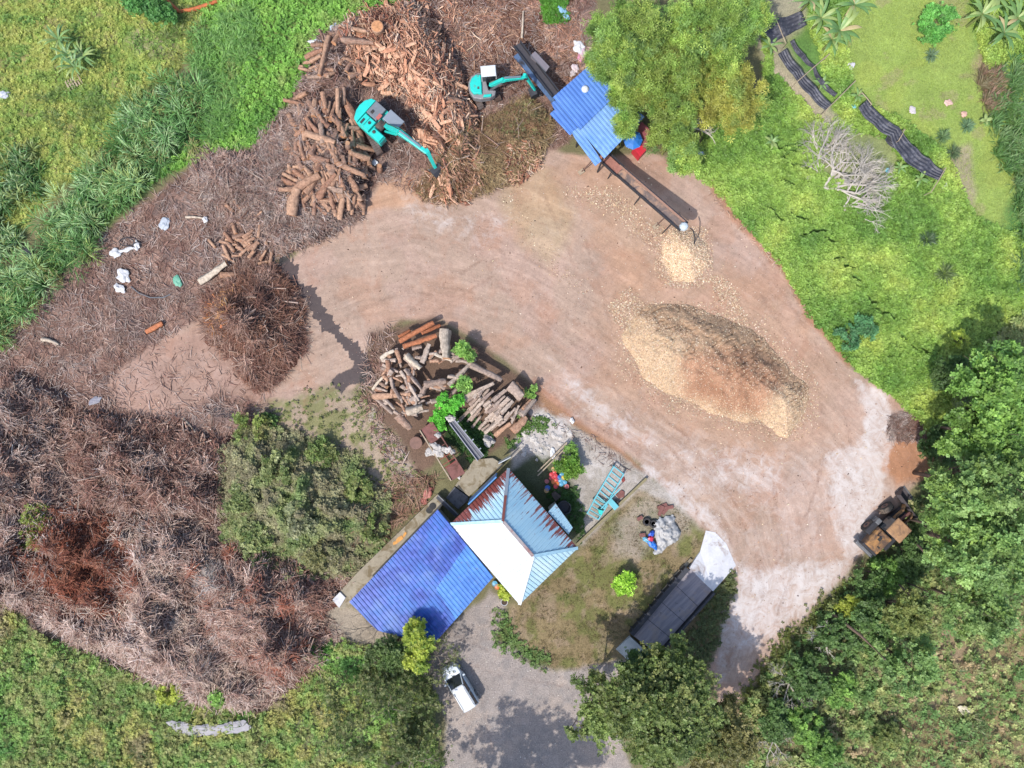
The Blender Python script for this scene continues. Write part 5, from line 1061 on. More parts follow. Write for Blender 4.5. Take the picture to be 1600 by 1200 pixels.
def rustframe():
    c = P(690, 705); t = thing('rusty_trailer_frame', 'rusty steel frame with plates at both ends full of scrap beside the weathered logs', 'steel frame', c); f = lambda x, y, z: P(x, y, z) - c
    MB().ext([tuple(f(x, y, 1.0)[:2]) for x, y in ((657,672),(674,659),(689,683),(674,694))], .8, 1.0).build('plate', RUST, t, bevel=.01)
    MB().ext([tuple(f(x, y, 1.0)[:2]) for x, y in ((696,731),(712,719),(726,740),(706,751))], .8, 1.0).build('plate', RUST, t, bevel=.01)
    MB().beam(f(675,659,1), f(726,739,1), .1, .25).build('side_rail', RUST, t); MB().beam(f(656,672,1), f(705,751,1), .1, .25).build('side_rail', TIMBER, t)
    for k in (.42, .52, .6, .7, .76): a = Vector((675,659)).lerp(Vector((726,739)), k); b_ = Vector((656,672)).lerp(Vector((705,751)), k); MB().beam(f(*a,.98), f(*b_,.98), .06, .1).build('crossbar', RUSTR if k > .55 else RUST, t)
    MB().beam(f(690,703,1.0), f(702,722,1.0), .05, .08).build('crossbar', RUSTR, t)
    for x, y in ((660,680),(682,671),(702,745),(720,735)): v = f(x, y, 0); MB().beam((v.x, v.y, 0), (v.x, v.y, .85), .1, .1).build('leg', RUST, t)
rustframe()
GREYR = mat('grey_rubble', S(206,198,190), .9, 0, .25, 5, rand=.2)
def rockmesh(seed):
    bm = bmesh.new(); bmesh.ops.create_icosphere(bm, subdivisions=3, radius=.5); r = random.Random(seed); off = r.random() * 50
    from mathutils import noise as mn
    for v in bm.verts: v.co *= 1 + .75 * mn.noise(v.co * 2.4 + Vector((off, 0, 0))) + .5 * abs(mn.noise(v.co * 6 + Vector((off, 3, 0)))); v.co.z *= .7
    me = bpy.data.meshes.new('stone'); bm.to_mesh(me); bm.free(); me.materials.append(GREYR); return me
RK = [rockmesh(i) for i in range(4)]
def single(name, me, label, catg, loc, rot=(0, 0, 0), sc=(1, 1, 1), group=None):
    o = bpy.data.objects.new(name, me); col.objects.link(o); o.location = loc; o.rotation_euler = rot; o.scale = sc; return props(o, label, catg, group)
t = thing('scrap_heap', 'pale rubble and wire scraps heaped on the rusty frame', 'scrap', P(680, 705, .8))
for k in range(16):
    p_ = P(679 + rnd.gauss(0, 6), 704 + rnd.gauss(0, 7), 1.05); o = bpy.data.objects.new('lump', RK[k % 4]); col.objects.link(o); o.parent = t; o.location = p_ - t.location; s_ = rnd.uniform(.2, .6); o.scale = (s_, s_ * .8, s_ * .6); o.rotation_euler = (0, 0, rnd.random() * 6)
single('water_jug', RK[0], 'white plastic lump on the right rail of the rusty frame, upper one', 'scrap', P(684, 680, 1.15), sc=(.45, .35, .4)).data = RK[0]
single('stone', RK[1], 'white lump beside the right rail of the rusty frame, lower one', 'stone', P(707, 706, 1.0), sc=(.45, .4, .4))
single('boulder', RK[2], 'grey boulder at the foot of the weathered log stack', 'boulder', P(763, 689, .3), sc=(.85, .8, .9))
# grey steel trough
c = P(730, 690); t = thing('steel_trough', 'long grey steel trough conveyor lying in the weeds beside the rusty frame', 'steel trough', c); f = lambda x, y, z: P(x, y, z) - c
MB().beam(f(706,659,1.2), f(751,716,1.2), .55, .1).build('tray', mat('trough_grey', S(112,112,122), .5, .3, .2, 3), t)
for a, b in (((702.5,661.5),(746.5,720)),((710,656),(756,712))): MB().beam(f(*a,1.3), f(*b,1.3), .07, .3).build('side_rail', mat('rail_grey', S(168,168,176), .45, .3, .2, 3), t)
MB().beam(f(706,659,1.27), f(751,716,1.27), .08, .08).build('centre_rail', STEEL, t)
for k in (.08, .33, .58, .83): a = Vector((710,656)).lerp(Vector((756,712)), k); MB().box(f(a.x + 1.5, a.y - 1, 1.35), (.1, .25, .1), R(-50)).build('bracket', GALV, t)
for k in (.1, .9): a = Vector((706,659)).lerp(Vector((751,716)), k); v = f(*a, 0); MB().beam((v.x, v.y, 0), (v.x, v.y, 1.2), .12, .12).build('leg', DSTEEL, t)
single('scrap_metal', RK[3], 'pale blue scrap at the upper end of the grey trough', 'scrap', P(704, 655, 1.2), sc=(.7, .5, .4))
t = thing('round_plate', 'round rusty brown plate lying left of the rusty frame', 'round plate', P(650, 692, .5)); MB().lathe((0, 0, 0), [(.55, 0), (.55, .06), (.5, .08), (0, .08)], 20).build('plate', BROWNM, t)
# tank beside the lean-to, small dark roof
c = P(881, 795); t = thing('water_tank', 'dark open water tank with pale rim behind the lean-to', 'water tank', c); MB().lathe(tuple(P(881.5, 794, 1.3) - c - Vector((0, 0, 1.3))), [(.5, 0), (.55, 1.25), (.6, 1.3), (.55, 1.32), (.5, 1.26), (.45, .9), (0, .88)], 18).build('shell', DSTEEL, t)
q_ = zf(5.217, 690, 720); slab('crate', 'dark brown wooden crate in the shade behind the house', [q_(895,275), q_(925,250), q_(975,290), q_(930,335)], .7, mat('dark_timber', S(84,72,66), .9), 'crate')
# teal frames
def ladder(label, cs_, n, z, w=.09, dbl=False):
    f0 = [P(*q_, z) for q_ in cs_]; c = sum(f0, Vector()) / 4; c.z = 0; t = thing('steel_ladder_frame', label, 'steel frame', c); A, B, C_, D = [v - c for v in f0]
    MB().beam(A, D, w, w * 1.6).build('side_rail', TEALF, t); MB().beam(B, C_, w, w * 1.6).build('side_rail', TEALF, t)
    for k in range(n): u = k / (n - 1); MB().beam(A.lerp(D, u), B.lerp(C_, u), w * .85, w).build('crossbar', TEALF, t)
    for v in (A, B, C_, D): MB().beam((v.x, v.y, 0), v, w * .8, w * .8).build('leg', TEALF, t)
    if dbl:
        for a_, b_ in ((A, D), (B, C_)): MB().beam(a_ + Vector((.12, .1, -.25)), b_ + Vector((.12, .1, -.25)), w * .7, w).build('lower_rail', TEALF, t)
TEALF = mat('pale_teal_paint', S(110,196,206), .5, 0, .1, 2); q_ = zf(6.317, 840, 680)
ladder('long pale teal steel ladder frame lying on the dirt east of the house', [q_(752,308), q_(848,385), q_(655,725), q_(556,640)], 8, .7, .1, True)
ladder('shorter pale teal steel frame under the lower end of the long one', [q_(572,615), q_(690,690), q_(598,832), q_(490,770)], 5, .45)
c = P(935, 797); t = thing('cable_box', 'small bright teal steel plate at the corner of the short frame', 'steel plate', c); MB().ext([tuple((P(*q_(x, y), .6) - c)[:2]) for x, y in ((600,735),(645,745),(635,790),(605,775))], .0, .6).build('plate', TEAL, t)
MB().beam(P(*q_(812,530), .9) - c, P(*q_(625,725), .9) - c, .09, .09).build('loose_bar', TEALF, t)
t = thing('cart', 'small pale blue trolley with a dark wheel beside the teal frames', 'trolley', P(*q_(735,670))); MB().box((0, 0, .45), (1.0, .5, .25), R(-48)).build('tray', TEALF, t, bevel=.03); MB().cyl((.35, .1, .2), (.5, .2, .2), .2, n=14).build('wheel', BLACK, t); MB().cyl((.0, -.25, .2), (.1, -.2, .2), .2, n=14).build('wheel', BLACK, t)
slab('rust_sheet', 'rusty brown sheet lying right of the teal frames', [q_(770,590), q_(830,540), q_(860,560), q_(855,610), q_(800,625)], .12, RUST, 'sheet'); slab('rust_sheet', 'small rust red sheet near the top of the long teal frame', [q_(825,430), q_(855,410), q_(865,450), q_(840,470)], .1, RUSTR, 'sheet')
# posts/rails along the rubble yard
def railing(label, a, b, z, m_, w=.12, name='low_wall', catg='low wall', two=False):
    A, B = P(*a, z), P(*b, z); c = (A + B) / 2; c.z = 0; t = thing(name, label, catg, c)
    MB().beam(A - c, B - c, w, z).build('beam', m_, t, bevel=.01) if not two else [MB().beam(A - c + Vector((0, k * .35, 0)), B - c + Vector((0, k * .35, 0)), w, w).build('rail', m_, t) for k in (0, 1)]
    return t
railing('low mossy concrete kerb running diagonally from the house corner past the teal frames', q_(385,1080), q_(1075,425), .25, mat('mossy_concrete', S(150,138,104), .9, 0, .3, 3), .22)
railing('pair of pale poles lying from the house corner towards the rubble', q_(0,400), q_(290,110), .5, TIMBER, .1, 'pole', 'poles', True)
railing('thin timber edging beside the upper weighbridge kerb', (1045,912), (1022,938), .12, TIMBER, .15)
railing('pipe crossing the shade at the north tip of the house roof', (779,723), (798,713), 1.6, WHITE, .06, 'pipe', 'pipe')
railing('blue gutter pipe along the rusty upper eave', (733,784), (776,742), 2.6, mat('blue_pipe', S(74,140,200), .5), .12, 'pipe', 'pipe')
# ------------------------------------------------------------------ buckets and pots
BK = {}
def bucket(px, py, c_, label, group, r=.16, h=.3, z=0.0):
    p_ = P(px, py, z + h); t = thing('bucket', label, 'bucket', (p_.x, p_.y, z), rnd.random() * 6, group); m_ = mat('plastic_%d_%d_%d' % c_, S(*c_), .45, 0, .06, 2, bmp=0)
    MB().lathe((0, 0, 0), [(r * .8, 0), (r, h), (r * 1.1, h), (r * 1.1, h + .02), (r * .94, h + .02), (r * .76, .06), (0, .05)], 14).build('shell', m_, t)
    MB().lathe((0, 0, h * .9), [(r * .95, 0), (r * .3, .03), (0, .035)], 12).build('lid' if h < .4 else 'contents', m_ if h < .4 else mat('pot_soil', S(84,66,52), .9), t)
    return t
cols_ = {'red': (226,70,78), 'pink': (196,112,112), 'orange': (236,128,54), 'blue': (44,110,200), 'pale blue': (100,180,214), 'yellow': (236,204,66), 'tan': (220,176,120), 'white': (225,225,220)}
for i, (c_, x, y) in enumerate((('red',135,390),('red',167,363),('red',138,420),('red',173,405),('red',178,505),('red',186,440),('pink',90,455),('pink',287,505),('orange',162,458),('orange',192,480),('blue',212,418),('blue',98,520),('blue',185,318),('pale blue',235,385),('pale blue',226,447),('pale blue',232,482),('pale blue',268,466),('yellow',253,420),('tan',87,547),('white',240,310),('tan',160,335))):
    solo = {('blue',98): 'blue bucket set apart at the lower left of the pot group', ('tan',87): 'tan bucket lowest of the pot group', ('yellow',253): 'single yellow bucket in the pot group beside the leafy bush', ('white',240): 'white pot behind the coloured buckets', ('pink',90): 'dull pink bucket at the left edge of the pot group', ('pink',287): 'pinkish bucket at the right edge of the pot group', ('blue',185): 'blue pot at the top of the coloured bucket group', ('tan',160): 'tan pot at the upper left of the bucket group'}
    l_ = solo.get((c_, x), '%s bucket among the coloured buckets under the bush' % c_)
    bucket(*q_(x, y), cols_[c_], l_, 'coloured buckets' if (c_, x) in solo else 'coloured buckets, ' + c_, rnd.uniform(.17, .22))
bucket(*q_(350,255), cols_['blue'], 'large blue tub standing inside the bush beside the pots', 'coloured buckets', .3, .35, .5)
bucket(773, 912, cols_['pale blue'], 'pale blue tub in the gap between the two roofs', 'coloured buckets', .22, .3); bucket(777, 917, cols_['orange'], 'orange tub in the gap between the two roofs', 'coloured buckets', .22, .3)
bucket(788, 941, (196,196,200), 'grey pot with dark mouth below the lower tip of the house roof', 'coloured buckets', .28, .45)
# ------------------------------------------------------------------ tarpaulin heap
def crumple(name, label, poly, h, m_, catg, na=3, step=.09):
    xs = [p[0] for p in poly]; ys = [p[1] for p in poly]; X, Y = np.meshgrid(np.arange(min(xs) - 6, max(xs) + 6, step * 18), np.arange(min(ys) - 6, max(ys) + 6, step * 18)); shp = X.shape; X = X.ravel(); Y = Y.ravel()
    d = sdf(poly, X, Y) + na * (fbm(X / 8, Y / 8, 33, 3) - .5) * 2; rg = np.abs(fbm(X / 9, Y / 9, 41, 3) - .5) * 2; r2 = np.abs(fbm(X / 4, Y / 4, 44, 2) - .5) * 2
    Z = HF(X, Y) + h * np.clip(d / 12, 0, 1) ** .6 * (.45 + .9 * rg) + .12 * r2; ny_, nx_ = shp; q = (np.arange(ny_ - 1)[:, None] * nx_ + np.arange(nx_ - 1)[None]).ravel(); F = np.stack([q, q + nx_, q + nx_ + 1, q + 1], 1); F = F[(d[F] > 0).all(1)]
    us = np.unique(F); re = np.zeros(len(X), int); re[us] = np.arange(len(us)); c = P(sum(xs) / len(xs), sum(ys) / len(ys)); t = thing(name, label, catg, c); npmesh('sheet', toW(X[us], Y[us], Z[us]) - np.array(c)[None], re[F], m_, None, smooth=True, parent=t); return t
crumple('tarpaulin', 'crumpled pale grey tarpaulin heaped on the dirt', [q_(x, y) for x, y in ((1190,790),(1250,800),(1340,780),(1365,880),(1420,950),(1400,1030),(1300,1090),(1220,1160),(1140,1180),(1130,1150),(1170,1050),(1130,900))], .8, mat('grey_tarpaulin', S(190,188,186), .6, 0, .12, 2, S(140,138,136), .2), 'tarpaulin')
for nm, lab, x, y, s_, c_ in (('plastic_bag', 'red plastic bag on the blue ones by the grey tarpaulin', 1120, 1018, (.45, .4, .5), (226,60,90)), ('plastic_bag', 'deep blue plastic bag at the top of the pile by the tarpaulin', 1130, 970, (.5, .35, .4), (40,90,200)), ('plastic_bag', 'bright blue plastic sack lowest beside the grey tarpaulin', 1140, 1080, (.45, .9, .45), (36,120,214)), ('plastic_bag', 'pale blue plastic sack left of the red bag', 1078, 1040, (.3, .6, .4), (110,180,210))):
    o = single(nm, RK[rnd.randrange(4)].copy(), lab, 'plastic bag', P(*q_(x, y), .35), (0, 0, rnd.random()), s_, 'bags beside the tarpaulin'); o.data.materials[0] = mat('bag_%d%d%d' % c_, S(*c_), .4, 0, .1, 3)
for i, (x, y) in enumerate(((1075,852),(1140,872))):
    p_ = P(*q_(x, y), .1); t = thing('tyre', ('left', 'right')[i] + ' one of the two dark tyres above the tarpaulin', 'tyre', p_, 0, 'tyres'); MB().lathe((0, 0, 0), [(.2, 0), (.34, 0), (.38, .1), (.34, .2), (.2, .2), (.18, .1), (.2, 0)], 18).build('rubber', BLACK, t)
for i, (x, y, a) in enumerate(((1230,700,.4),(1262,740,.9),(1290,715,.2),(1215,745,1.2),(1010,820,.5),(1035,985,.1))):
    t = thing('scrap_plate', 'rusty scrap plate number placeholder', 'scrap plate', P(*q_(x, y), .1 + i * .03), a, 'rusty plates near the tarpaulin'); t['label'] = ('left of the stacked rusty plates above the tarpaulin', 'middle one of the stacked rusty plates above the tarpaulin', 'right one of the stacked rusty plates above the tarpaulin', 'lowest of the stacked rusty plates above the tarpaulin', 'lone rusty plate left of the two tyres', 'small rusty plate left of the blue bags')[i]
    MB().box((0, 0, 0), (.9 if i < 4 else .5, .3, .06)).build('plate', RUST, t)
# ------------------------------------------------------------------ logs
def woodmat(name, cols, sc=3.0, rand=.25, bmp=.5, stretch=(1, 5, 5)):
    m, nt, b = newmat(name); tc = N(nt, 'ShaderNodeTexCoord').outputs['Object']; oi = N(nt, 'ShaderNodeObjectInfo').outputs['Random']
    geo = N(nt, 'ShaderNodeNewGeometry').outputs['Position']
    n1 = noise(nt, sc, 5, .65, vscale(nt, tc, stretch)); n2 = noise(nt, 5, 4, .6, geo)
    f = math_(nt, 'ADD', math_(nt, 'MULTIPLY', oi, .55), math_(nt, 'MULTIPLY', ramp(nt, n1, .3, .7), .45)); cr = N(nt, 'ShaderNodeValToRGB'); nt.links.new(f, cr.inputs[0])
    el = cr.color_ramp.elements
    while len(el) < len(cols): el.new(.5)
    for i, c in enumerate(cols): el[i].position = i / (len(cols) - 1); el[i].color = (*S(*c), 1)
    c = N(nt, 'ShaderNodeVectorMath', operation='SCALE'); nt.links.new(cr.outputs[0], c.inputs[0]); nt.links.new(ramp(nt, n2, .3, .7, .62, 1.25), c.inputs['Scale'])
    nt.links.new(c.outputs[0], b.inputs['Base Color']); b.inputs['Roughness'].default_value = .9; b.inputs['Specular IOR Level'].default_value = .15; bump(nt, b, n1, bmp, .04); return m
W_BARK = woodmat('brown_bark', [(120,92,78),(176,134,110),(206,168,140),(152,104,82),(178,156,140),(214,178,148)]); W_CUT = woodmat('cut_wood', [(222,160,110),(206,150,112),(232,190,150)], 6)
W_OLD = woodmat('weathered_wood', [(134,114,104),(176,152,138),(204,186,170),(158,128,114)]); W_SPLIT = woodmat('split_wood', [(172,108,84),(212,152,120),(238,194,162),(220,160,128),(246,220,194)], 4)
W_ORG = woodmat('orange_beam', [(186,112,78),(206,134,96),(176,100,70)]); W_PALE = woodmat('pale_wood', [(200,180,156),(222,206,186),(180,158,138)])
def logmesh(seed, mats, n=12, rings=9, bend=.035, taper=.28, bumpy=.18, ell=1.0):
    r = random.Random(seed); vs = []; fs = []; ph = r.random() * 6; lob = [r.uniform(-bumpy, bumpy) for _ in range(n)]
    for i in range(rings):
        t = i / (rings - 1); x = t - .5; cy = math.sin(t * 3.1 + ph * .3) * bend * 6 * (1 if seed % 2 else -1); rr = 1 - taper * t + r.uniform(-.12, .12)
        if i in (0, rings - 1): rr *= .96
        for k in range(n): a = 2 * math.pi * k / n; q = rr * (1 + lob[k] + r.uniform(-.1, .1)); vs.append((x + (r.uniform(-.02, .02) if 0 < i < rings - 1 else 0), cy + math.cos(a) * q, math.sin(a) * q * ell))
    for i in range(rings - 1):
        for k in range(n): fs.append((i * n + k, (i + 1) * n + k, (i + 1) * n + (k + 1) % n, i * n + (k + 1) % n))
    nb = len(fs); fs += [tuple(range(n)), tuple(range((rings - 1) * n, rings * n))[::-1]]
    me = bpy.data.meshes.new('log'); me.from_pydata(vs, [], fs)
    for m in mats: me.materials.append(m)
    for i, p in enumerate(me.polygons): p.use_smooth = i < nb; p.material_index = 0 if i < nb else 1
    return me
def splitmesh(seed, mats):
    r = random.Random(seed); n = r.choice((3, 4, 4, 5)); vs = []; fs = []; a0 = [2 * math.pi * k / n + r.uniform(-.4, .4) for k in range(n)]; ra = [r.uniform(.6, 1.1) for _ in range(n)]
    for i, x in enumerate((-.5, -.2, .15, .5)):
        cy = r.uniform(-.25, .25); s_ = (r.uniform(.3, 1), 1, 1, r.uniform(.3, 1))[i]
        for k in range(n): vs.append((x + (r.uniform(-.09, .09) if i in (0, 3) else 0), cy + math.cos(a0[k]) * ra[k] * s_ * 1.2, math.sin(a0[k]) * ra[k] * s_ * .7))
    for i in range(3): fs += [(i * n + k, (i + 1) * n + k, (i + 1) * n + (k + 1) % n, i * n + (k + 1) % n) for k in range(n)]
    fs += [tuple(range(n)), tuple(range(3 * n, 4 * n))[::-1]]
    me = bpy.data.meshes.new('split'); me.from_pydata(vs, [], fs)
    for m in mats: me.materials.append(m)
    return me
def zone(x, y, poly, L=1.0, w=6.0):
    xs = [p[0] for p in poly]; ys = [p[1] for p in poly]; i = min(2, max(0, int(3 * (x - min(xs)) / (max(xs) - min(xs))))); j = min(2, max(0, int(3 * (y - min(ys)) / (max(ys) - min(ys)))))
    return ('short ', 'long ')[L > 10.5] + ('thin', 'thick')[w > 6], (('upper left', 'top', 'upper right'), ('left side', 'middle', 'right side'), ('lower left', 'bottom', 'lower right'))[j][i]
LG = [logmesh(i, (W_BARK, W_CUT)) for i in range(6)] + [logmesh(9, (W_BARK, W_CUT), bend=.14)]
LO = [logmesh(20 + i, (W_OLD, W_OLD), bumpy=.28, ell=.75) for i in range(6)] + [logmesh(31, (W_OLD, W_PALE), bend=.14, bumpy=.25)]
LSP = [splitmesh(i, (W_SPLIT,)) for i in range(8)]; LOR = [logmesh(70 + i, (W_ORG, W_ORG), n=5, bend=.02, taper=.1, bumpy=.15, ell=.6) for i in range(4)]; LPA = [logmesh(50, (W_PALE, W_CUT), bumpy=.25), logmesh(51, (W_PALE, W_PALE), bend=.12)]
def putlog(me, a, b, wpx, label, group=None, dz=.0, catg='log', name='log', za=None):
    r = wpx / 36.0; A = hat(a[0], a[1], r * .8 + dz); B = hat(b[0], b[1], r * .8 + dz)
    zz = max(A.z, B.z) if abs(A.z - B.z) > 1.2 else None
    if zz: A = P(a[0], a[1], (A.z + zz) / 2); B = P(b[0], b[1], (B.z + zz) / 2)
    d = B - A; L = d.length; o = bpy.data.objects.new(name, me); col.objects.link(o); o.location = (A + B) / 2
    o.rotation_euler = (rnd.uniform(-1, 1), -math.asin(max(-.9, min(.9, d.z / L))), math.atan2(d.y, d.x)); o.scale = (L, r, r); return props(o, label, catg, group)
POLL = [(452,180),(478,130),(500,170),(560,170),(575,230),(575,320),(500,335),(445,300),(445,250),(440,215)]
z1 = zf(3.53, 430, 0); G1 = 'brown logs in the tall log heap'; LB = 'brown bark covered log in the tall heap left of the large excavator'
L1 = [((100,990),(230,840),36,'long straight grey brown log pointing up right, just above the forked log'),((100,850),(300,890),42,'thick log lying flat across the lower middle of the log heap'),((170,730),(330,790),40,'reddish brown curved log left of the excavator counterweight in the heap'),
 ((300,205),(240,415),34,'long dark curved log standing along the upper left edge of the log heap'),((325,240),(410,110),30,'dark twisted log above the long curved one at the top left of the heap'),((395,580),(480,765),46,'long thick log lying beside the large excavator body'),
 ((445,770),(490,900),44,'thick log directly below the long one beside the excavator'),((265,700),(300,560),28,None),((345,490),(345,635),26,None),((310,635),(380,720),34,None),((325,885),(490,965),34,None),((285,905),(345,940),30,None),((340,1085),(505,1025),46,'mossy dark log at the lower right foot of the log heap'),
 ((210,1110),(390,1105),26,'thin pale log at the very bottom of the log heap'),((165,1065),(230,985),42,None),((290,950),(375,1045),26,None),((50,550),(165,578),20,'pale thin log sticking out to the left over the green creepers'),((370,215),(545,240),36,None),((430,160),(530,180),26,None),((170,318),(265,275),30,None),((195,335),(255,310),26,None),((380,100),(500,90),20,None),
 ((250,560),(285,650),30,None),((190,560),(240,640),34,None),((110,960),(50,1010),30,None),((265,510),(275,600),30,None),((375,480),(380,580),24,None),((330,970),(300,930),30,None),((190,860),(230,790),34,None),((155,1110),(205,1060),26,None),((235,1090),(280,1015),44,None),((380,540),(420,600),24,None),((90,830),(190,870),36,None),((160,1010),(130,960),30,None),((400,900),(480,930),28,None),((280,770),(400,740),28,None),((300,420),(180,425),26,None)]
for a, b, w, lab in L1: putlog(LG[rnd.randrange(6)], z1(*a), z1(*b), w / 3.53, lab or '%s brown log, %s of the tall log heap beside the large excavator' % zone(*z1((a[0] + b[0]) / 2, (a[1] + b[1]) / 2), POLL, math.hypot(a[0] - b[0], a[1] - b[1]) / 7, w / 3.53), G1 if lab else 'heap logs: %s, %s' % zone(*z1((a[0] + b[0]) / 2, (a[1] + b[1]) / 2), POLL, math.hypot(a[0] - b[0], a[1] - b[1]) / 7, w / 3.53), .15)
# forked log, one thing
fk = hat(*z1(110, 1040), .75); t = thing('forked_log', 'big forked log with sawn orange end at the lower left of the log heap', 'log', fk)
def logpart(t, me, a, b, wpx, nm, dz):
    o = putlog(me, a, b, wpx, None, None, dz, None, nm); o.parent = t; o.location = o.location - t.location; return o
for nm, a, b, w in (('trunk', (95,1190), (120,1040), 62), ('branch', (110,1050), (245,965), 44), ('branch', (125,1040), (20,1045), 30)): logpart(t, LG[1], z1(*a), z1(*b), w / 3.53, nm, .45)
t = thing('stump', 'round sawn stump with orange face at the top of the log heap', 'stump', hat(*z1(570, 165), .2)); MB().lathe((0, 0, 0), [(.5, 0), (.52, .55), (.47, .6)], 16).build('bark', W_BARK, t); MB().lathe((0, 0, .6), [(.465, 0), (.2, .015), (0, .02)], 16).build('sawn_face', W_CUT, t)
for (x, y) in ((400,800),(480,885),(575,925)): 
    p_ = hat(*z1(x, y), .5); o = single('log', LG[rnd.randrange(5)], 'short log standing on end with its sawn face up in the heap beside the excavator', 'log', p_, (0, -1.35, .4), (.8, .3, .3), 'upright short logs in the heap')
X, Y = sample(POLL, 240, 6, 3); X = X[:140]; Y = Y[:140]
for x, y in zip(X, Y):
    a = rnd.gauss(math.pi * .62, .6); L = rnd.uniform(.7, 1.9) * 9; putlog(LG[rnd.randrange(7)], (x - math.cos(a) * L, y + math.sin(a) * L), (x + math.cos(a) * L, y - math.sin(a) * L), (w_ := rnd.uniform(5, 10)), '%s brown log, %s of the tall log heap beside the large excavator' % zone(x, y, POLL, L, w_), 'heap logs: %s, %s' % zone(x, y, POLL, L, w_), rnd.uniform(.05, .3))
X, Y = sample([(490,60),(560,25),(590,60),(560,120),(500,130),(470,120)], 60, 6, 3)
for x, y in zip(X[:26], Y[:26]):
    a = rnd.gauss(0, .4); L = rnd.uniform(.6, 1.6) * 9; putlog(LG[rnd.randrange(7)], (x - math.cos(a) * L, y + math.sin(a) * L), (x + math.cos(a) * L, y - math.sin(a) * L), (w_ := rnd.uniform(4, 8)), '%s brown log, %s of the top end group by the orange stump' % zone(x, y, [(470,25),(590,130)], L, w_), 'top end logs: %s, %s' % zone(x, y, [(470,25),(590,130)], L, w_), .0)
# weathered stack
z2 = zf(5.455, 580, 490); WP2 = [z2(730,600), z2(1420,600), z2(1420,1070), z2(730,1070)]; WP1 = [z2(30,200), z2(900,200), z2(900,980), z2(30,980)]; G2 = 'weathered logs in the middle stack'; LW = 'grey brown weathered log in the old stack in the middle of the yard'
L2_ = [((635,140),(630,385),95,'very thick pale cracked log near the top of the weathered stack',LPA[0]),((850,430),(1110,570),52,'pale grey root ended log crossing the right side of the weathered stack',LO[2]),((250,490),(405,745),34,'long thin brown log crossing the left of the weathered stack',LO[1]),((290,470),(430,650),40,None,LO[0]),((20,700),(340,690),60,'thick reddish brown log lying level on the left of the weathered stack',LG[2]),
 ((230,860),(330,985),72,'thick tapered brown log above the rusty frame',LG[0]),((30,720),(190,850),44,None,LO[3]),((660,610),(890,390),52,None,LO[4]),((770,735),(1045,590),54,'thick straight log through the centre right of the weathered stack',LO[5]),((980,905),(1180,720),50,None,LO[0]),((690,690),(800,560),42,None,LO[1]),((1170,620),(1290,710),95,'fat grey stump at the right edge of the weathered stack',LO[3]),
 ((1280,860),(1400,735),60,None,LO[2]),((1195,995),(1320,880),80,None,LG[4]),((970,1010),(1120,890),40,None,LO[4]),((1060,1040),(1190,930),44,None,LG[3]),((90,395),(195,310),40,'crooked pale log at the upper left corner of the weathered stack',LPA[1]),((18,650),(110,530),26,'thin pale curved branch at the far left of the weathered stack',LPA[1]),((430,420),(500,260),50,None,LO[0]),((350,300),(430,280),44,None,LO[1]),((700,380),(830,330),44,None,LO[5]),((210,310),(250,420),40,None,LG[1]),
 ((450,600),(640,580),60,None,LO[2]),((300,350),(420,470),60,'pale root mass across the upper middle of the weathered stack',LPA[0]),((540,340),(690,405),30,None,LPA[0]),((580,720),(575,810),44,None,LG[2]),((100,430),(230,500),30,None,LO[2]),((300,830),(440,800),70,'pale splintered stump in the lower left of the weathered stack',LPA[0]),((150,450),(120,620),26,None,LO[6])]
for a, b, w, lab, me in L2_: putlog(me, z2(*a), z2(*b), w / 5.455, lab or '%s weathered log, %s of the jumbled old stack' % zone(*z2((a[0] + b[0]) / 2, (a[1] + b[1]) / 2), WP1, math.hypot(a[0] - b[0], a[1] - b[1]) / 11, w / 5.455), G2 if lab else 'jumbled logs: %s, %s' % zone(*z2((a[0] + b[0]) / 2, (a[1] + b[1]) / 2), WP1, math.hypot(a[0] - b[0], a[1] - b[1]) / 11, w / 5.455), .15)
for a, b, w, lab in (((240,240),(530,75),46,'long orange brown beam, second from the top of the weathered stack'),((270,280),(555,185),56,'thick orange brown beam, lowest of the three long ones on the stack'),((430,165),(590,100),36,'short orange brown beam at the upper right of the beams'),((232,195),(335,145),34,'short orange brown beam at the upper left of the beams')):
    putlog(LOR[rnd.randrange(4)], z2(*a), z2(*b), w / 5.455, lab, 'orange beams on the weathered stack', .4)
for i in range(85):
    x, y = z2(rnd.uniform(720, 1400), rnd.uniform(640, 1060))
    if sdf([z2(730,810), z2(900,600), z2(1150,700), z2(1420,760), z2(1080,1070), z2(880,930)], np.array([x]), np.array([y]))[0] < 2: continue
    a = R(47) + rnd.gauss(0, .12); L = rnd.uniform(.7, 1.7) * 9; putlog(rnd.choice(LO[:6] + [LG[3]]), (x - math.cos(a) * L, y + math.sin(a) * L), (x + math.cos(a) * L, y - math.sin(a) * L), (w_ := rnd.uniform(4, 8)), '%s grey log, %s of the neat parallel weathered stack' % zone(x, y, WP2, L, w_), 'parallel logs: %s, %s' % zone(x, y, WP2, L, w_), rnd.uniform(0, .15))
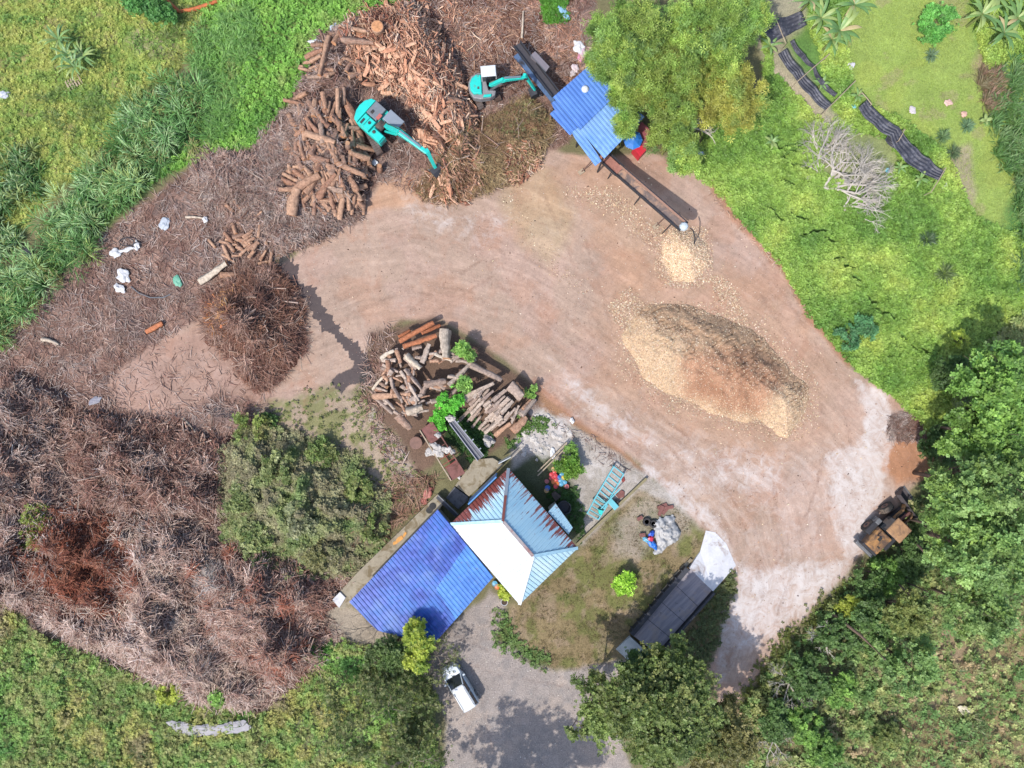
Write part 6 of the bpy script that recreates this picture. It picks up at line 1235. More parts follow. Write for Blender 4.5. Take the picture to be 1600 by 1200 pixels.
for i in range(120):
    x, y = z2(rnd.uniform(30, 900), rnd.uniform(280, 900))
    if sdf([z2(40,620), z2(110,350), z2(250,270), z2(560,180), z2(760,300), z2(880,420), z2(700,620), z2(640,560), z2(560,850), z2(380,980), z2(250,960), z2(60,760)], np.array([x]), np.array([y]))[0] < 2: continue
    a = rnd.gauss(R(-50), .7) if x < 650 else rnd.gauss(R(20), .6); L = rnd.uniform(.5, 1.5) * 9; putlog(rnd.choice(LO + [LG[1], LG[5]]), (x - math.cos(a) * L, y + math.sin(a) * L), (x + math.cos(a) * L, y - math.sin(a) * L), (w_ := rnd.uniform(3, 8)), '%s weathered log, %s of the jumbled old stack' % zone(x, y, WP1, L, w_), 'jumbled logs: %s, %s' % zone(x, y, WP1, L, w_), rnd.uniform(-.05, .2))
# small stack and single logs
for i in range(34):
    x = rnd.gauss(382, 26); y = rnd.gauss(380, 24); a = rnd.gauss(R(-40 if x < 380 else 60), .5); L = rnd.uniform(.6, 1.5) * 9; putlog(LG[rnd.randrange(7)], (x - math.cos(a) * L, y + math.sin(a) * L), (x + math.cos(a) * L, y - math.sin(a) * L), (w_ := rnd.uniform(4, 7.5)), '%s brown log, %s of the small loose log pile' % zone(x, y, [(330,330),(430,430)], L, w_), 'loose pile logs: %s, %s' % zone(x, y, [(330,330),(430,430)], L, w_), rnd.uniform(0, .2))
for a, b, w, lab, me in (((312,440),(355,412),12,'thick grey hollow log left of the small log pile',LPA[0]),((228,518),(254,505),10,'short red brown block lying alone on the litter',LOR[0]),((65,531),(92,537),6,'short pale log alone on the left litter',LPA[1]),((345,428),(368,430),10,'short red brown log beside the grey hollow log',LG[0]),((290,340),(322,341),4,'thin pale pole on the pink brush',LPA[1]),((286,654),(318,690),3,'long thin pale branch on the small dirt clearing',LPA[1]),((222,683),(226,690),9,'stubby log on the dirt clearing',LG[2]),((350,498),(346,512),6,'yellow orange split log on top of the round heap',LOR[1]),((75,715),(102,735),6,'red brown pole in the dark brush',LG[3]),((815,60),(818,18),4,'pale splintered pole above the in-feed conveyor',LPA[0]), ((690,600),(694,630),3,'thin pole',LPA[0])):
    if lab != 'thin pole': putlog(me, a, b, w, lab, 'scattered single logs', .05)
# split wood
SPL = [(560,28),(600,8),(660,0),(690,60),(712,100),(735,160),(752,230),(745,290),(700,318),(655,300),(690,250),(650,215),(640,160),(600,140),(560,120),(540,70)]
X, Y = sample(SPL, 900, 10, 6); ok = np.hypot((X - 598), (Y - 195)) > 46; X = X[ok][:285]; Y = Y[ok][:285]
for x, y in zip(X, Y):
    a = rnd.gauss(R(-62), .75); L = rnd.uniform(.45, 1.4) * 9; putlog(LSP[rnd.randrange(8)], (x - math.cos(a) * L, y + math.sin(a) * L), (x + math.cos(a) * L, y - math.sin(a) * L), (w_ := rnd.uniform(3, 7.5)), '%s orange tan split timber piece, %s of the split wood heap' % zone(x, y, SPL, L, w_), 'split pieces: %s, %s' % zone(x, y, SPL, L, w_), rnd.uniform(0, .25), 'split timber', 'split_timber')
for a, b, w, lab in (((985,330),(1155,565),50,'large pale splintered slab right of the large excavator cab'),): 
    q1 = zf(8, 540, 130); putlog(LSP[2], q1(*a), q1(*b), 7, lab, 'split timber pieces', .5, 'split timber', 'split_timber')
SPC = [(226,172,140),(208,146,116),(244,216,190),(178,116,92),(236,192,160),(140,94,78)]
X, Y = sample(SPL, 9000, 14, 8); ok = np.hypot(X - 598, Y - 195) > 40; X = X[ok]; Y = Y[ok]
pr = [stickfield(X, Y, .35, 1.5, .025, .085, SPC, .35, .3, yawf=lambda X, Y: rng.normal(R(-62), .7, len(X)))]
X, Y = sample([(795,235),(830,225),(850,232),(845,262),(800,290),(785,280)], 900, 8); pr.append(stickfield(X, Y, .3, .9, .03, .08, SPC, .4, .3))
X, Y = sample([(640,285),(760,270),(740,320),(690,325),(650,305)], 700, 8); pr.append(stickfield(X, Y, .3, 1.0, .02, .06, SPC, .3, .3))
X, Y = sample([(620,-20),(720,-20),(760,60),(740,120),(700,60)], 500, 12); pr.append(stickfield(X, Y, .3, 1.2, .02, .07, SPC, .2, .2))
V, F, c_ = cat(*pr); props(npmesh('split_wood_debris', V, F, M_STICK, c_), 'splintered offcuts spread through the heap of split timber', 'split wood', None, 'stuff')

# ------------------------------------------------------------------ trees and bushes
def crown(seed, lobes, n, s0, s1, cols, k=1.5, aspect=CL, sc=1.2, thr=.34, cover=1.0, hollow=.55):
    """foliage: leaf clumps spread through lobes (x, y, z, r, flat)"""
    g_ = np.random.default_rng(seed); w = np.array([l[3] ** 2 for l in lobes]); w = w / w.sum(); Ps = []; Cs = []
    n = int(n * 1.7); s0 *= .78; s1 *= .78
    for i, (x, y, z, r, fl_) in enumerate(lobes):
        m = int(n * w[i]); nb = max(6, int(r * r * 7)); d = g_.normal(size=(nb, 3)); d /= np.linalg.norm(d, axis=1)[:, None]; d[:, 2] = np.abs(d[:, 2]) * 1.0 - .25 * (g_.random(nb) < .35)
        rr = r * (hollow + (1.08 - hollow) * g_.random(nb) ** .6); cen = d * rr[:, None]; j = g_.integers(0, nb, m); br = .72 + .5 * g_.random(nb)
        p = cen[j] + g_.normal(0, .11 * r + .12, (m, 3)); p[:, 2] *= fl_; p += np.array((x, y, z)); Ps.append(p)
        hue = g_.random(nb); a = np.array([S(*c) for c in cols]) * k; ci = hue[j] * (len(cols) - 1); i0 = ci.astype(int); f = (ci - i0)[:, None]; i1 = np.minimum(i0 + 1, len(cols) - 1)
        Cs.append((a[i0] * (1 - f) + a[i1] * f) * br[j][:, None] * g_.uniform(.8, 1.2, (m, 1)))
    Pt = np.concatenate(Ps); Cc = np.clip(np.concatenate(Cs), .004, .8); nn = len(Pt)
    keep = fbm(Pt[:, 0] * sc + seed, Pt[:, 1] * sc + Pt[:, 2] * .7 * sc, seed, 3) > thr; Pt = Pt[keep]; Cc = Cc[keep]; nn = len(Pt)
    return scat(Pt, aspect, CF, g_.uniform(0, 6.3, nn), g_.normal(0, .5, nn), g_.normal(0, .5, nn), g_.uniform(s0, s1, nn), Cc)
def limbs(seed, lobes, r0, lean=(0, 0)):
    r = random.Random(seed); m = MB(); zb = min(l[2] for l in lobes) * .5; top = Vector((lean[0], lean[1], max(l[2] for l in lobes)))
    m.tube([(0, 0, -.1), (lean[0] * .3, lean[1] * .3, zb * .6), (lean[0] * .6, lean[1] * .6, zb), tuple(top)], [r0 * 1.3, r0, r0 * .8, r0 * .25], 8)
    for l in lobes:
        c = Vector(l[:3]); st = Vector((lean[0] * .5, lean[1] * .5, zb * r.uniform(.7, 1.1))); mid = st.lerp(c, .5) + Vector((r.uniform(-.3, .3), r.uniform(-.3, .3), .3)); m.tube([st, mid, c], [r0 * .5, r0 * .32, r0 * .14], 6)
        for _ in range(6): d = Vector((r.uniform(-1, 1), r.uniform(-1, 1), r.uniform(-.2, .9))).normalized() * l[3] * r.uniform(.6, .95); m.tube([c - Vector((0, 0, .3)), c + d * .5, c + d], [r0 * .16, r0 * .1, .015], 4)
    return m
_tc = {}
def tree(label, px, py, h, lobes, n, s0, s1, cols, r0=.14, group=None, name='tree', catg='tree', key=None, sc=1.0, rz=0.0, lean=(0, 0), leafm=None, parts=('trunk', 'crown'), z0=None, **kw):
    w = P(px, py, h); gz_ = hz(800 + w.x * 18, 600 - w.y * 18) if z0 is None else z0; t = thing(name, label, catg, (w.x, w.y, gz_), rz, group); t.scale = (sc,) * 3
    if key and key in _tc:
        for nm, me in _tc[key]: o = bpy.data.objects.new(nm, me); col.objects.link(o); o.parent = t
        return t
    seed = int(px * 7 + py) % 9999; V, F, C_ = crown(seed, lobes, n, s0, s1, cols, **kw); a = limbs(seed, lobes, r0, lean).build(parts[0], BARK, t, smooth=True); b = npmesh(parts[1], V, F, leafm or M_LEAFT, C_, parent=t)
    if key: _tc[key] = [(parts[0], a.data), (parts[1], b.data)]
    return t
M_LEAFT = attrmat('tree_leaf', 0.5, 0.36, spec=.35, var=.2, nscale=.8, rand=.16)
def lob(seed, R_, n, h, r=(.35, .6), fl_=.75):
    g_ = random.Random(seed); out = [(0, 0, h, R_ * .62, fl_)]
    for i in range(n): a = 2 * math.pi * i / n + g_.uniform(-.3, .3); d = R_ * g_.uniform(.45, .7); out.append((math.cos(a) * d, math.sin(a) * d, h * g_.uniform(.72, .98), R_ * g_.uniform(*r), fl_))
    return out
BRT = [(112,150,72),(142,178,86),(96,134,66),(132,164,80)]; BLG = [(128,160,94),(154,182,106),(108,142,80),(146,172,86)]; OLV = [(120,138,76),(146,152,84),(104,124,68)]; DRK = [(84,112,62),(104,132,72),(76,100,58)]; YEL = [(160,172,70),(180,188,80),(140,158,64)]
GT = 'trees along the right hand edge of the yard'
T = [ # label, px, py, height, radius, colours, key
 ('bright green leafy tree at the right edge below the meadow', 1545,600,6.0,3.1,BRT,'b1'), ('bright green tree right beside the frame edge under the meadow shade', 1600,640,6.5,2.9,BRT,'b1'), ('bright green tree standing just above the bluish feathery one', 1540,675,6.5,2.9,BRT,'b2'),
 ('small dark green tree at the corner of the shaded meadow', 1500,590,3.5,1.7,DRK,'d1'), ('bluish feathery tree right of the orange earth corner', 1518,758,7.5,3.1,BLG,'f1'), ('bluish feathery tree behind the first, at the frame edge', 1575,770,8.5,3.2,BLG,'f2'),
 ('feathery green tree directly right of the wheel loader', 1498,836,7.0,2.5,BLG,'f2'), ('large light green feathery tree right of the loader, second row', 1540,865,8.0,3.3,BLG,'f1'), ('olive green tree at the right frame edge beside the second row', 1605,850,8.0,2.8,OLV,'o1'),
 ('short bright tree just below the wheel loader', 1400,905,3.0,1.5,BRT,'b3'), ('light green feathery tree in the middle of the right hand wood', 1510,945,5.0,2.4,BLG,'f2'),
 ('small yellow green tree beside the leaning trunk', 1345,960,3.2,1.2,YEL,'y1'), ('dark green tree beneath the leaning trunk', 1385,985,4.5,2.0,DRK,'d1'), ('dark green tree at the yard edge above the bare grey branches', 1322,1003,3.0,1.7,DRK,'d2'),
 ('grey green tree in the lower middle of the wood', 1430,1045,5.5,2.4,BLG,'f3'),  ('dark tree at the yard edge, lower end', 1272,1068,3.2,1.8,DRK,'d2'), ('broad leaved bright green tree low in the wood', 1330,1095,3.6,1.5,BRT,'b3'), ('bright green small tree near the bottom of the wood', 1268,1150,3.6,1.6,BRT,'b3'), ('bright green small tree at the bottom edge right of the big tree', 1300,1190,3.4,1.5,BRT,'b2s'),
 ('dark small tree between the big bottom tree and the wood', 1222,1135,3.0,1.6,DRK,'d1'), ('olive bush tree by the bottom tan clearing', 1400,1165,2.6,1.2,OLV,'o2'), ('green tree at the yard edge below the loader', 1372,920,2.6,1.4,DRK,'d2'),
 ('olive tree left of the leaning trunk', 1420,960,5.5,1.9,OLV,'o1'), ('dark green tree right of the orange earth', 1490,700,3.5,1.5,DRK,'d2'), ('dark tree behind the loader hood', 1450,880,4.0,1.6,DRK,'d1')]
for i, (lab, px, py, h, r_, cols, key) in enumerate(T):
    base = key in _tc; R0 = 2.6; tree(lab, px, py, h, lob(len(key) * 31 + ord(key[0]) * 3 + ord(key[1]), R0, 6, h), 2500 if key[0] in 'fb' else 1900, .16 if key[0] == 'f' else .2, .34 if key[0] == 'f' else .42, cols, .13, GT, key=key, sc=r_ / R0 * 1.0, rz=i * 1.3, thr=.41, hollow=.5)
# large tree at the bottom and its neighbours
BIG = [(108,128,68),(128,144,78),(92,112,60),(138,144,84)]
tree('large dark olive green tree at the bottom centre beside the weighbridge', 1035, 1110, 8.0, [(0,0,8,2.8,.7),(-2.2,.6,7.4,2.1,.7),(1.8,1.2,7.4,2.2,.7),(2.2,-1.2,7.0,2.2,.7),(-1.2,-1.8,7.2,2.2,.7),(0,2.6,6.8,1.8,.7),(-3.4,-.8,6.4,1.5,.7),(.3,-3.0,6.6,2.0,.7),(1.2,3.6,6.0,1.2,.7)], 7000, .18, .38, BIG, .25, catg='tree', thr=.35)
tree('sparser dark tree left of the large bottom centre tree', 935, 1110, 6.0, [(0,0,6,1.7,.7),(-1.0,2.0,5.2,1.0,.7),(.6,-1.8,5.4,1.3,.7),(-1.6,-1.4,5,1.1,.7),(.8,1.4,5.4,1.0,.7)], 1700, .16, .34, BIG, .16, thr=.45, hollow=.3)
tree('brownish olive tree right of the large bottom centre tree', 1125, 1150, 6.5, [(0,0,6.5,2.1,.7),(1.2,1.4,5.6,1.3,.7),(-.9,-1.5,6,1.6,.7),(1.3,-1.2,5.6,1.4,.7)], 2800, .16, .34, [(110,112,62),(128,122,74),(92,98,52)], .17, thr=.38)
tree('small dark green tree between the weighbridge and the big tree', 1000, 1036, 2.6, [(0,0,2.6,.9,.7),(1.3,-.5,2.4,.9,.7),(-1.0,-.6,2.3,.8,.7)], 1000, .16, .32, DRK, .1)
# off-frame neighbour trees whose shade falls on the gravel
tree('tall tree standing just below the picture edge beside the gravel road', 680, 1470, 13.0, lob(5, 3.9, 7, 13.0), 2600, .2, .42, BIG, .3, thr=.47)
tree('tall tree below the picture edge right of the road', 775, 1490, 13.0, lob(6, 3.2, 7, 13.0), 2200, .2, .42, BIG, .3, thr=.47)
# trees by the blue roof
tree('yellow green leafy tree overlapping the lower corner of the blue roof', 652, 1012, 4.2, [(0,.8,4.2,1.0,.8),(.1,-.7,4.0,1.05,.8),(-.2,1.5,3.8,.7,.8)], 1500, .16, .3, YEL + [(120,146,58)], .1, catg='tree')
tree('dark green tree left of the yellow green one at the blue roof corner', 612, 1022, 3.8, [(0,0,3.8,1.2,.7),(-1.5,-.4,3.2,.8,.7),(.7,-1.2,3.2,.9,.7),(-.6,.7,3.2,.8,.7)], 1300, .14, .28, [(84,110,54),(104,128,66),(120,136,84)], .1, thr=.42)
def twigtree(label, px, py, h, spread, n, cols, seed=3, name='bare_tree', catg='bare tree', dirs=None, rad=.07, leaf=None, z0=0.0, depth=5, up=.35, grp=None, ln=None):
    w = P(px, py, h * .5); t = thing(name, label, catg, (w.x, w.y, z0), 0, grp); r = random.Random(seed); m = MB(); tips = []
    def rec(p, d, L, rr, k):
        e = p + d * L; mid = p.lerp(e, .5) + Vector((r.uniform(-1, 1), r.uniform(-1, 1), r.uniform(-.5, .5))) * L * .08; m.tube([p, mid, e], [rr, rr * .85, rr * .65], 5 if k > 2 else 3); tips.append(e)
        if k <= 0: return
        for j in range(r.choice((2, 3, 3)) if k > 1 else r.choice((2, 3))):
            nd = (d + Vector((r.gauss(0, .5), r.gauss(0, .5), r.gauss(0, .3)))).normalized()
            rec(p.lerp(e, r.uniform(.55, 1)), nd, L * r.uniform(.62, .85), rr * .62, k - 1)
    for dx, dy in (dirs or [(math.cos(i * 2 * math.pi / n), math.sin(i * 2 * math.pi / n)) for i in range(n)]):
        d = Vector((dx, dy, up + r.uniform(-.1, .1))).normalized(); rec(Vector((0, 0, h * .25 if not dirs else .2)), d, (ln or spread / 3.0), rad, depth)
    if not dirs: m.tube([(0, 0, -.1), (.1, 0, h * .15), (0, 0, h * .3)], [rad * 1.8, rad * 1.5, rad * 1.2], 7)
    m.build('branches', cols, t)
    if leaf:
        T_ = np.array([tuple(x) for x in tips]); k = rng.integers(0, len(T_), leaf[0]); pt = T_[k] + rng.normal(0, .25, (leaf[0], 3)); V, F, C_ = scat(pt, CL, CF, rng.uniform(0, 6.3, len(pt)), rng.normal(0, .5, len(pt)), rng.normal(0, .5, len(pt)), rng.uniform(leaf[1], leaf[2], len(pt)), pal(leaf[3], len(pt), 1.1, .25)); npmesh('leaves', V, F, M_LEAFT, C_, parent=t)
    return t
GBR = mat('dead_branch_grey', S(206,196,184), .9, 0, .15, 3); GBR2 = mat('grey_twig', S(150,138,122), .9, 0, .2, 3)
twigtree('large fallen dead tree with pale grey branches beside the long black net', 1290, 292, 1.0, 6, 1, GBR, 4, dirs=[(.95, .8), (.75, 1.0), (1, .45), (1, .1), (1, -.2), (.85, -.45), (.4, 1), (.6, .8), (.9, .25)], rad=.13, depth=6, up=.08, ln=1.95)
twigtree('dead grey branches lying on the pale grass at the left of the black net', 1280, 248, .8, 4, 1, GBR, 9, dirs=[(.2, 1), (.5, .9), (-.1, .7), (.9, .7), (.1, .4), (.7, 1)], rad=.09, depth=5, up=.08, ln=1.3)
twigtree('lower dead grey branches spreading over the creepers below the dead tree', 1318, 325, .8, 4, 1, GBR, 10, dirs=[(1, .5), (1, .1), (.9, -.4), (.5, .9)], rad=.09, depth=5, up=.08, ln=1.4)
twigtree('small bare dead branch sticking out of the bamboo over the meadow', 1075, 196, 5.0, 3, 1, GBR, 12, 'dead_branch', 'dead branch', dirs=[(.95, .6), (1, .25), (.9, -.2)], rad=.08, depth=3, up=.1, z0=2.0, ln=1.2)
twigtree('pale twiggy bare tree reaching over the left corner of the blue roof', 590, 985, 4.0, 3.6, 6, GBR2, 14, depth=4, rad=.06)
twigtree('large thin grey branched tree with few leaves at the bottom left of the gravel', 600, 1120, 6.0, 5.5, 5, GBR2, 19, depth=6, rad=.03, leaf=(3200, .12, .26, [(112,124,70),(130,136,84),(92,110,58)]))
twigtree('thin grey green twiggy tree spreading over the parked car bonnet', 680, 1032, 4.5, 2.6, 6, GBR2, 18, depth=4, rad=.035, leaf=(380, .08, .18, [(150,156,104),(130,140,90)]))
twigtree('thin half bare tree at the bottom edge left of the road', 640, 1200, 5.0, 4.0, 6, GBR2, 21, depth=4, rad=.06, leaf=(420, .12, .24, [(120,132,76),(100,118,60)]))
twigtree('bare grey branched tree at the lower yard edge', 1240, 1075, 4.0, 3.0, 6, GBR, 24, depth=4, rad=.06, leaf=(160, .1, .2, [(140,146,90)]))
twigtree('second bare grey tree near the bottom of the wood', 1215, 1165, 3.6, 2.6, 6, GBR, 27, depth=4, rad=.05, leaf=(140, .1, .2, [(150,140,100)]))
twigtree('pale leafless sapling in the wood above the bare grey tree', 1300, 1000, 5.5, 2.4, 4, GBR, 30, depth=3, rad=.06)
for i, (a, b, r_, lab) in enumerate((((1305,962,1.0),(1383,1030,6.0),.14,'long dark trunk leaning down right through the wood below the loader'),((1385,900,.5),(1425,935,4.5),.1,'dark leaning trunk right below the loader cab'),((1415,838,1.2),(1453,873,4.5),.13,'grey trunk leaning out behind the wheel loader'),((1395,905,1.0),(1450,925,3.5),.08,'thin pale trunk lying across below the loader'),((1355,893,.8),(1440,900,2.5),.07,'pale bent trunk at the yard edge under the loader'))):
    A, B = P(*a), P(*b); c = Vector((A.x, A.y, 0)); t = thing('leaning_trunk', lab, 'trunk', c, 0, 'leaning trunks at the wood edge'); MB().tube([(0, 0, 0), A - c, (A - c).lerp(B - c, .5) + Vector((.1, .1, .1)), B - c], [r_ * 1.2, r_, r_ * .8, r_ * .5], 8).build('trunk', BARK, t, smooth=True)
# bamboo
BAM = [(144,176,84),(170,190,94),(124,160,74),(138,170,98)]; BAMY = [(176,178,84),(190,186,92),(160,172,84),(136,158,80)]
def bamboo(label, px, py, h, R_, n, cols, lobes=None, thr=.30):
    w = P(px, py, h); t = thing('bamboo_clump', label, 'bamboo', (w.x, w.y, 0), 0, 'bamboo clumps over the mill shed'); g_ = random.Random(px); L = lobes or [(0, 0, h, R_ * .6, .6)] + [(math.cos(a) * R_ * .55, math.sin(a) * R_ * .55, h * g_.uniform(.75, .97), R_ * g_.uniform(.36, .5), .6) for a in [i * 2 * math.pi / 7 + g_.uniform(-.2, .2) for i in range(7)]]
    V, F, C_ = crown(px, L, int(n * 1.5), .22, .5, cols, aspect=CLB, k=1.5, thr=thr, hollow=.45); npmesh('foliage', V, F, M_LEAFT, C_, parent=t)
    for i in range(10): l = L[i % len(L)]; MB().tube([(g_.uniform(-.4, .4), g_.uniform(-.4, .4), 0), (l[0] * .3, l[1] * .3, l[2] * .6), (l[0] + g_.uniform(-.4, .4), l[1] + g_.uniform(-.4, .4), l[2])], [.05, .045, .02], 6).build('culm', mat('bamboo_culm', S(150,156,84), .5), t)
CLB = [clump(6, i + 40, 0.24, .7) for i in range(5)]
bamboo('bamboo clump with grey green feathery tops above the mill shed roof', 985, 60, 7.5, 3.6, 3600, BAM); bamboo('bamboo clump at the top of the picture next to the net end', 1110, 45, 7.0, 3.8, 3800, BAM); bamboo('yellowish bamboo clump at the right, over the meadow edge', 1135, 140, 5.5, 3.0, 2900, BAMY)
bamboo('central bright bamboo clump leaning over the shed roof', 1045, 125, 6.5, 3.5, 3600, BAM[:3] + BAMY[:1]); bamboo('lower bamboo clump hanging beside the red topped bin', 1055, 205, 4.8, 2.0, 1700, BAM)
bamboo('narrow drooping bamboo spray reaching down to the yard edge', 1070, 245, 3.0, 1.3, 900, BAM); bamboo('small bamboo spray hanging over the blue mill roof', 981, 188, 5.6, .9, 520, BAM); bamboo('bamboo fringe at the left edge above the mill roof', 945, 90, 5.8, 1.5, 900, BAM); bamboo('pale bamboo top at the upper right of the bamboo stand', 1175, 20, 6.0, 1.8, 1100, BAM); bamboo('bamboo foliage between the roof edge and the central clump', 985, 135, 5.4, 1.9, 1400, BAM)
# bushes
def bush(label, px, py, h, R_, n, cols, s0=.14, s1=.3, group=None, thr=.36, z0=None, nm='bush', hollow=.4): return tree(label, px, py, h, lob(px, R_, 5, h * .7, fl_=.6), n, s0, s1, cols, .05, group, nm, 'bush', parts=('stem', 'leaves'), k=2.0, thr=thr, z0=z0, hollow=hollow)
GB = 'shrubs on the overgrown mound'; SH1 = [(122,134,80),(144,150,98),(104,122,68),(158,158,114)]; SH2 = [(100,120,64),(122,138,76),(138,140,88)]
for lab, px, py, h, r_, n, cols in (('flat topped light green shrub at the upper tip of the overgrown mound',392,670,1.1,1.4,900,[(104,122,60),(126,138,72),(120,116,76)]),('small dark shrub above the flat topped one',418,656,0.6,0.6,300,DRK),('dark green shrub at the upper right of the overgrown mound',500,713,0.8,1.4,900,SH2),('green shrub in the centre of the overgrown mound',440,728,0.8,1.4,960,SH1),('dull green shrub at the right end of the overgrown mound',560,768,1.2,1.5,1020,SH2),
    ('pale olive shrub at the left of the overgrown mound',385,778,0.8,1.4,960,SH1),('greyish shrub low in the middle of the overgrown mound',470,808,1.0,1.5,1080,[(130,134,100),(150,150,116),(108,120,76)]),('olive shrub at the lower end of the overgrown mound',500,868,1.3,1.3,900,[(120,120,74),(134,130,92)]),('green shrub at the lower left of the overgrown mound',400,843,1.3,1.3,960,SH1),('dark green shrub low right on the overgrown mound',580,823,1.0,1.2,660,SH2)):
    bush(lab, px, py, h, r_, n, cols, group=GB, thr=.4)
for lab, px, py, h, r_, n, cols in (('round dark green bush by the orange pipe at the top left',245,12,1.6,1.1,900,[(70,116,58),(88,134,70)]),('dark green bush at the top of the orange pipe',205,0,1.2,.9,500,[(70,116,58),(88,134,70)]),('round green bush in the light turf at the upper right',1470,28,2.2,1.5,1500,[(78,130,60),(98,150,72)]),('blue green bush of the pair near the yard edge, left one',1328,525,1.0,.9,500,[(74,122,78),(96,140,92)]),('blue green bush of the pair near the yard edge, right one',1358,510,1.0,.9,500,[(74,122,78),(96,140,92)]),
    ('leafy bush behind the coloured buckets',888,733,1.5,1.1,900,[(84,124,46),(120,150,60),(70,104,42)]),('small bright bush at the tip of the poles',893,704,1.0,.4,160,BRT),('yellow green shrub beside the grey pot under the house roof tip',790,928,1.2,.55,260,YEL),('lime green shrub in the brown grass left of the weighbridge',976,915,1.6,.85,600,[(140,180,60),(160,200,72)]),('yellow green bush on the scrub at the lower left edge of the pale brush',262,1080,1.0,1.0,500,YEL),('green bush poking out of the pale brush at its lower end',345,1082,1.0,.7,300,BRT),
    ('bright green weed growing in the middle of the weathered stack',725,600,1.6,.6,380,BRT),('bright green bush between the weathered stack and the rusty frame',702,625,1.8,.9,700,[(80,150,50),(104,176,60)]),('bright green weeds above the rusty frame',685,652,1.2,.8,420,[(80,150,50),(104,176,60)]),('green weed near the top right of the weathered stack',723,545,1.4,.5,260,BRT),('small green weed beside the right stump of the stack',829,612,1.0,.4,160,BRT),('green weed on the right edge of the weathered stack',736,557,1.2,.3,120,BRT),
    ('yellow green weed at the edge of the deep shade under the right trees',1505,530,1.2,.7,260,YEL),('dark green conical bush at the orange earth corner',1468,690,1.6,.8,500,DRK)):
    bush(lab, px, py, h, r_, n, cols, group='single bushes')
# ------------------------------------------------------------------ banana plants
BL = [mat('banana_leaf_%d' % i, S(*c, .75), .5, 0, .15, 2) for i, c in enumerate(((96,132,70),(116,148,80),(142,160,90),(176,160,112)))]
def bananaleaf(t, a, L, w, up, m_, z0, seed):
    r = random.Random(seed); vs = []; fs = []; n = 9; c, s = math.cos(a), math.sin(a)
    for i in range(n + 1):
        u = i / n; x = L * (u * .95); z = z0 + L * (up * math.sin(u * 1.9) - .32 * u ** 2.4); ww = w * (math.sin(min(1, u * 1.15 + .06) * math.pi) ** .6 if u < .95 else .15) * r.uniform(.82, 1.0)
        for q, dz in ((-1, -.12), (0, 0), (1, -.12)): vs.append((x * c - q * ww * s, x * s + q * ww * c, z + dz * ww * 2))
    for i in range(n): fs += [(i * 3, i * 3 + 1, i * 3 + 4, i * 3 + 3), (i * 3 + 1, i * 3 + 2, i * 3 + 5, i * 3 + 4)]
    MB().add(vs, fs).build('leaf', m_, t, smooth=True)
def banana(label, px, py, nl, L, w, h=1.2, seed=0, group='banana plants', cols=(0, 1, 1, 2), nm='banana_plant', catg='banana plant', stem=True):
    p_ = P(px, py, h); gz_ = hz(800 + p_.x * 18, 600 - p_.y * 18); t = thing(nm, label, catg, (p_.x, p_.y, gz_), 0, group); r = random.Random(seed + int(px))
    if stem: MB().tube([(0, 0, 0), (.03, 0, h * .6), (0, 0, h + .1)], [.12, .1, .05], 8).build('stem', mat('banana_stem', S(130,140,80), .6), t)
    for i in range(nl): bananaleaf(t, 2 * math.pi * i / nl + r.uniform(-.35, .35), L * r.uniform(.7, 1.05), w * r.uniform(.8, 1.1), r.uniform(.2, .55), BL[r.choice(cols)], h, r.random())
for i, (lab, x, y, nl, L, w) in enumerate((('tall banana plant at the centre of the upper banana clump',1312,48,9,2.6,.3),('banana plant at the left of the upper banana clump',1283,28,8,2.3,.28),('banana plant at the top right of the upper clump by the picture edge',1335,8,8,2.3,.28),('banana plant lowest in the upper banana clump',1300,62,7,2.0,.26),('banana plant at the top of the picture above the net',1265,0,7,2.0,.26),
    ('banana plant in the right corner clump, nearest the frame edge',1590,28,9,2.4,.28),('banana plant at the left of the right corner clump',1535,22,8,2.3,.28),('banana plant at the lower side of the right corner clump',1568,52,8,2.4,.28),('banana plant at the top of the right corner clump',1560,-5,8,2.3,.28))): banana(lab, x, y, nl + 4, L * .92, w * .62, 2.0, i * 5, cols=(0, 0, 1, 1, 2, 2, 3))
for i, (lab, x, y, nl, L, w) in enumerate((('small banana plant alone on the bright creepers',1206,222,7,1.1,.14),('young banana plant below the middle of the long net',1437,280,7,1.0,.13),('yellow leaved young banana between the two nets',1340,150,6,.8,.12),('young banana plant between the strands of the left net',1282,133,6,.9,.12),('young banana plant under the dead tree side of the net',1405,262,6,.9,.12),('ragged banana plant left of the upper net end',1203,72,7,1.3,.14),('yellow broad leafed seedling in the turf at the right',1540,188,4,.8,.16),('small banana seedling at the net post',1418,240,5,.6,.1))): banana(lab, x, y, nl, L, w, .7, i * 9 + 3, 'young banana plants', cols=(1, 2, 1) if i != 6 else (2,))
for i, (lab, x, y) in enumerate((('spiky dark green plant at the left of the clump in the top left meadow',92,62),('spiky green plant in the centre of the fan shaped clump',105,85),('spiky green plant at the right of the fan shaped clump',130,88),('spiky green plant lowest in the fan shaped clump',118,104))): banana(lab, x, y, 13, 1.9, .1, .9, i * 7, 'spiky plants in the top left meadow', (0, 0, 1, 2), 'spiky_plant', 'spiky plant', False)
# planks beside the fan clump and bits
t = thing('pallet', 'grey slatted wooden pallet under the spiky plants', 'pallet', P(117, 130), R(30))
for k in range(6): MB().box((k * .24 - .6, 0, .15), (.12, .9, .04)).build('slat', TIMBER, t)
MB().box((0, 0, .1), (1.4, .1, .06)).build('bearer', TIMBER, t)
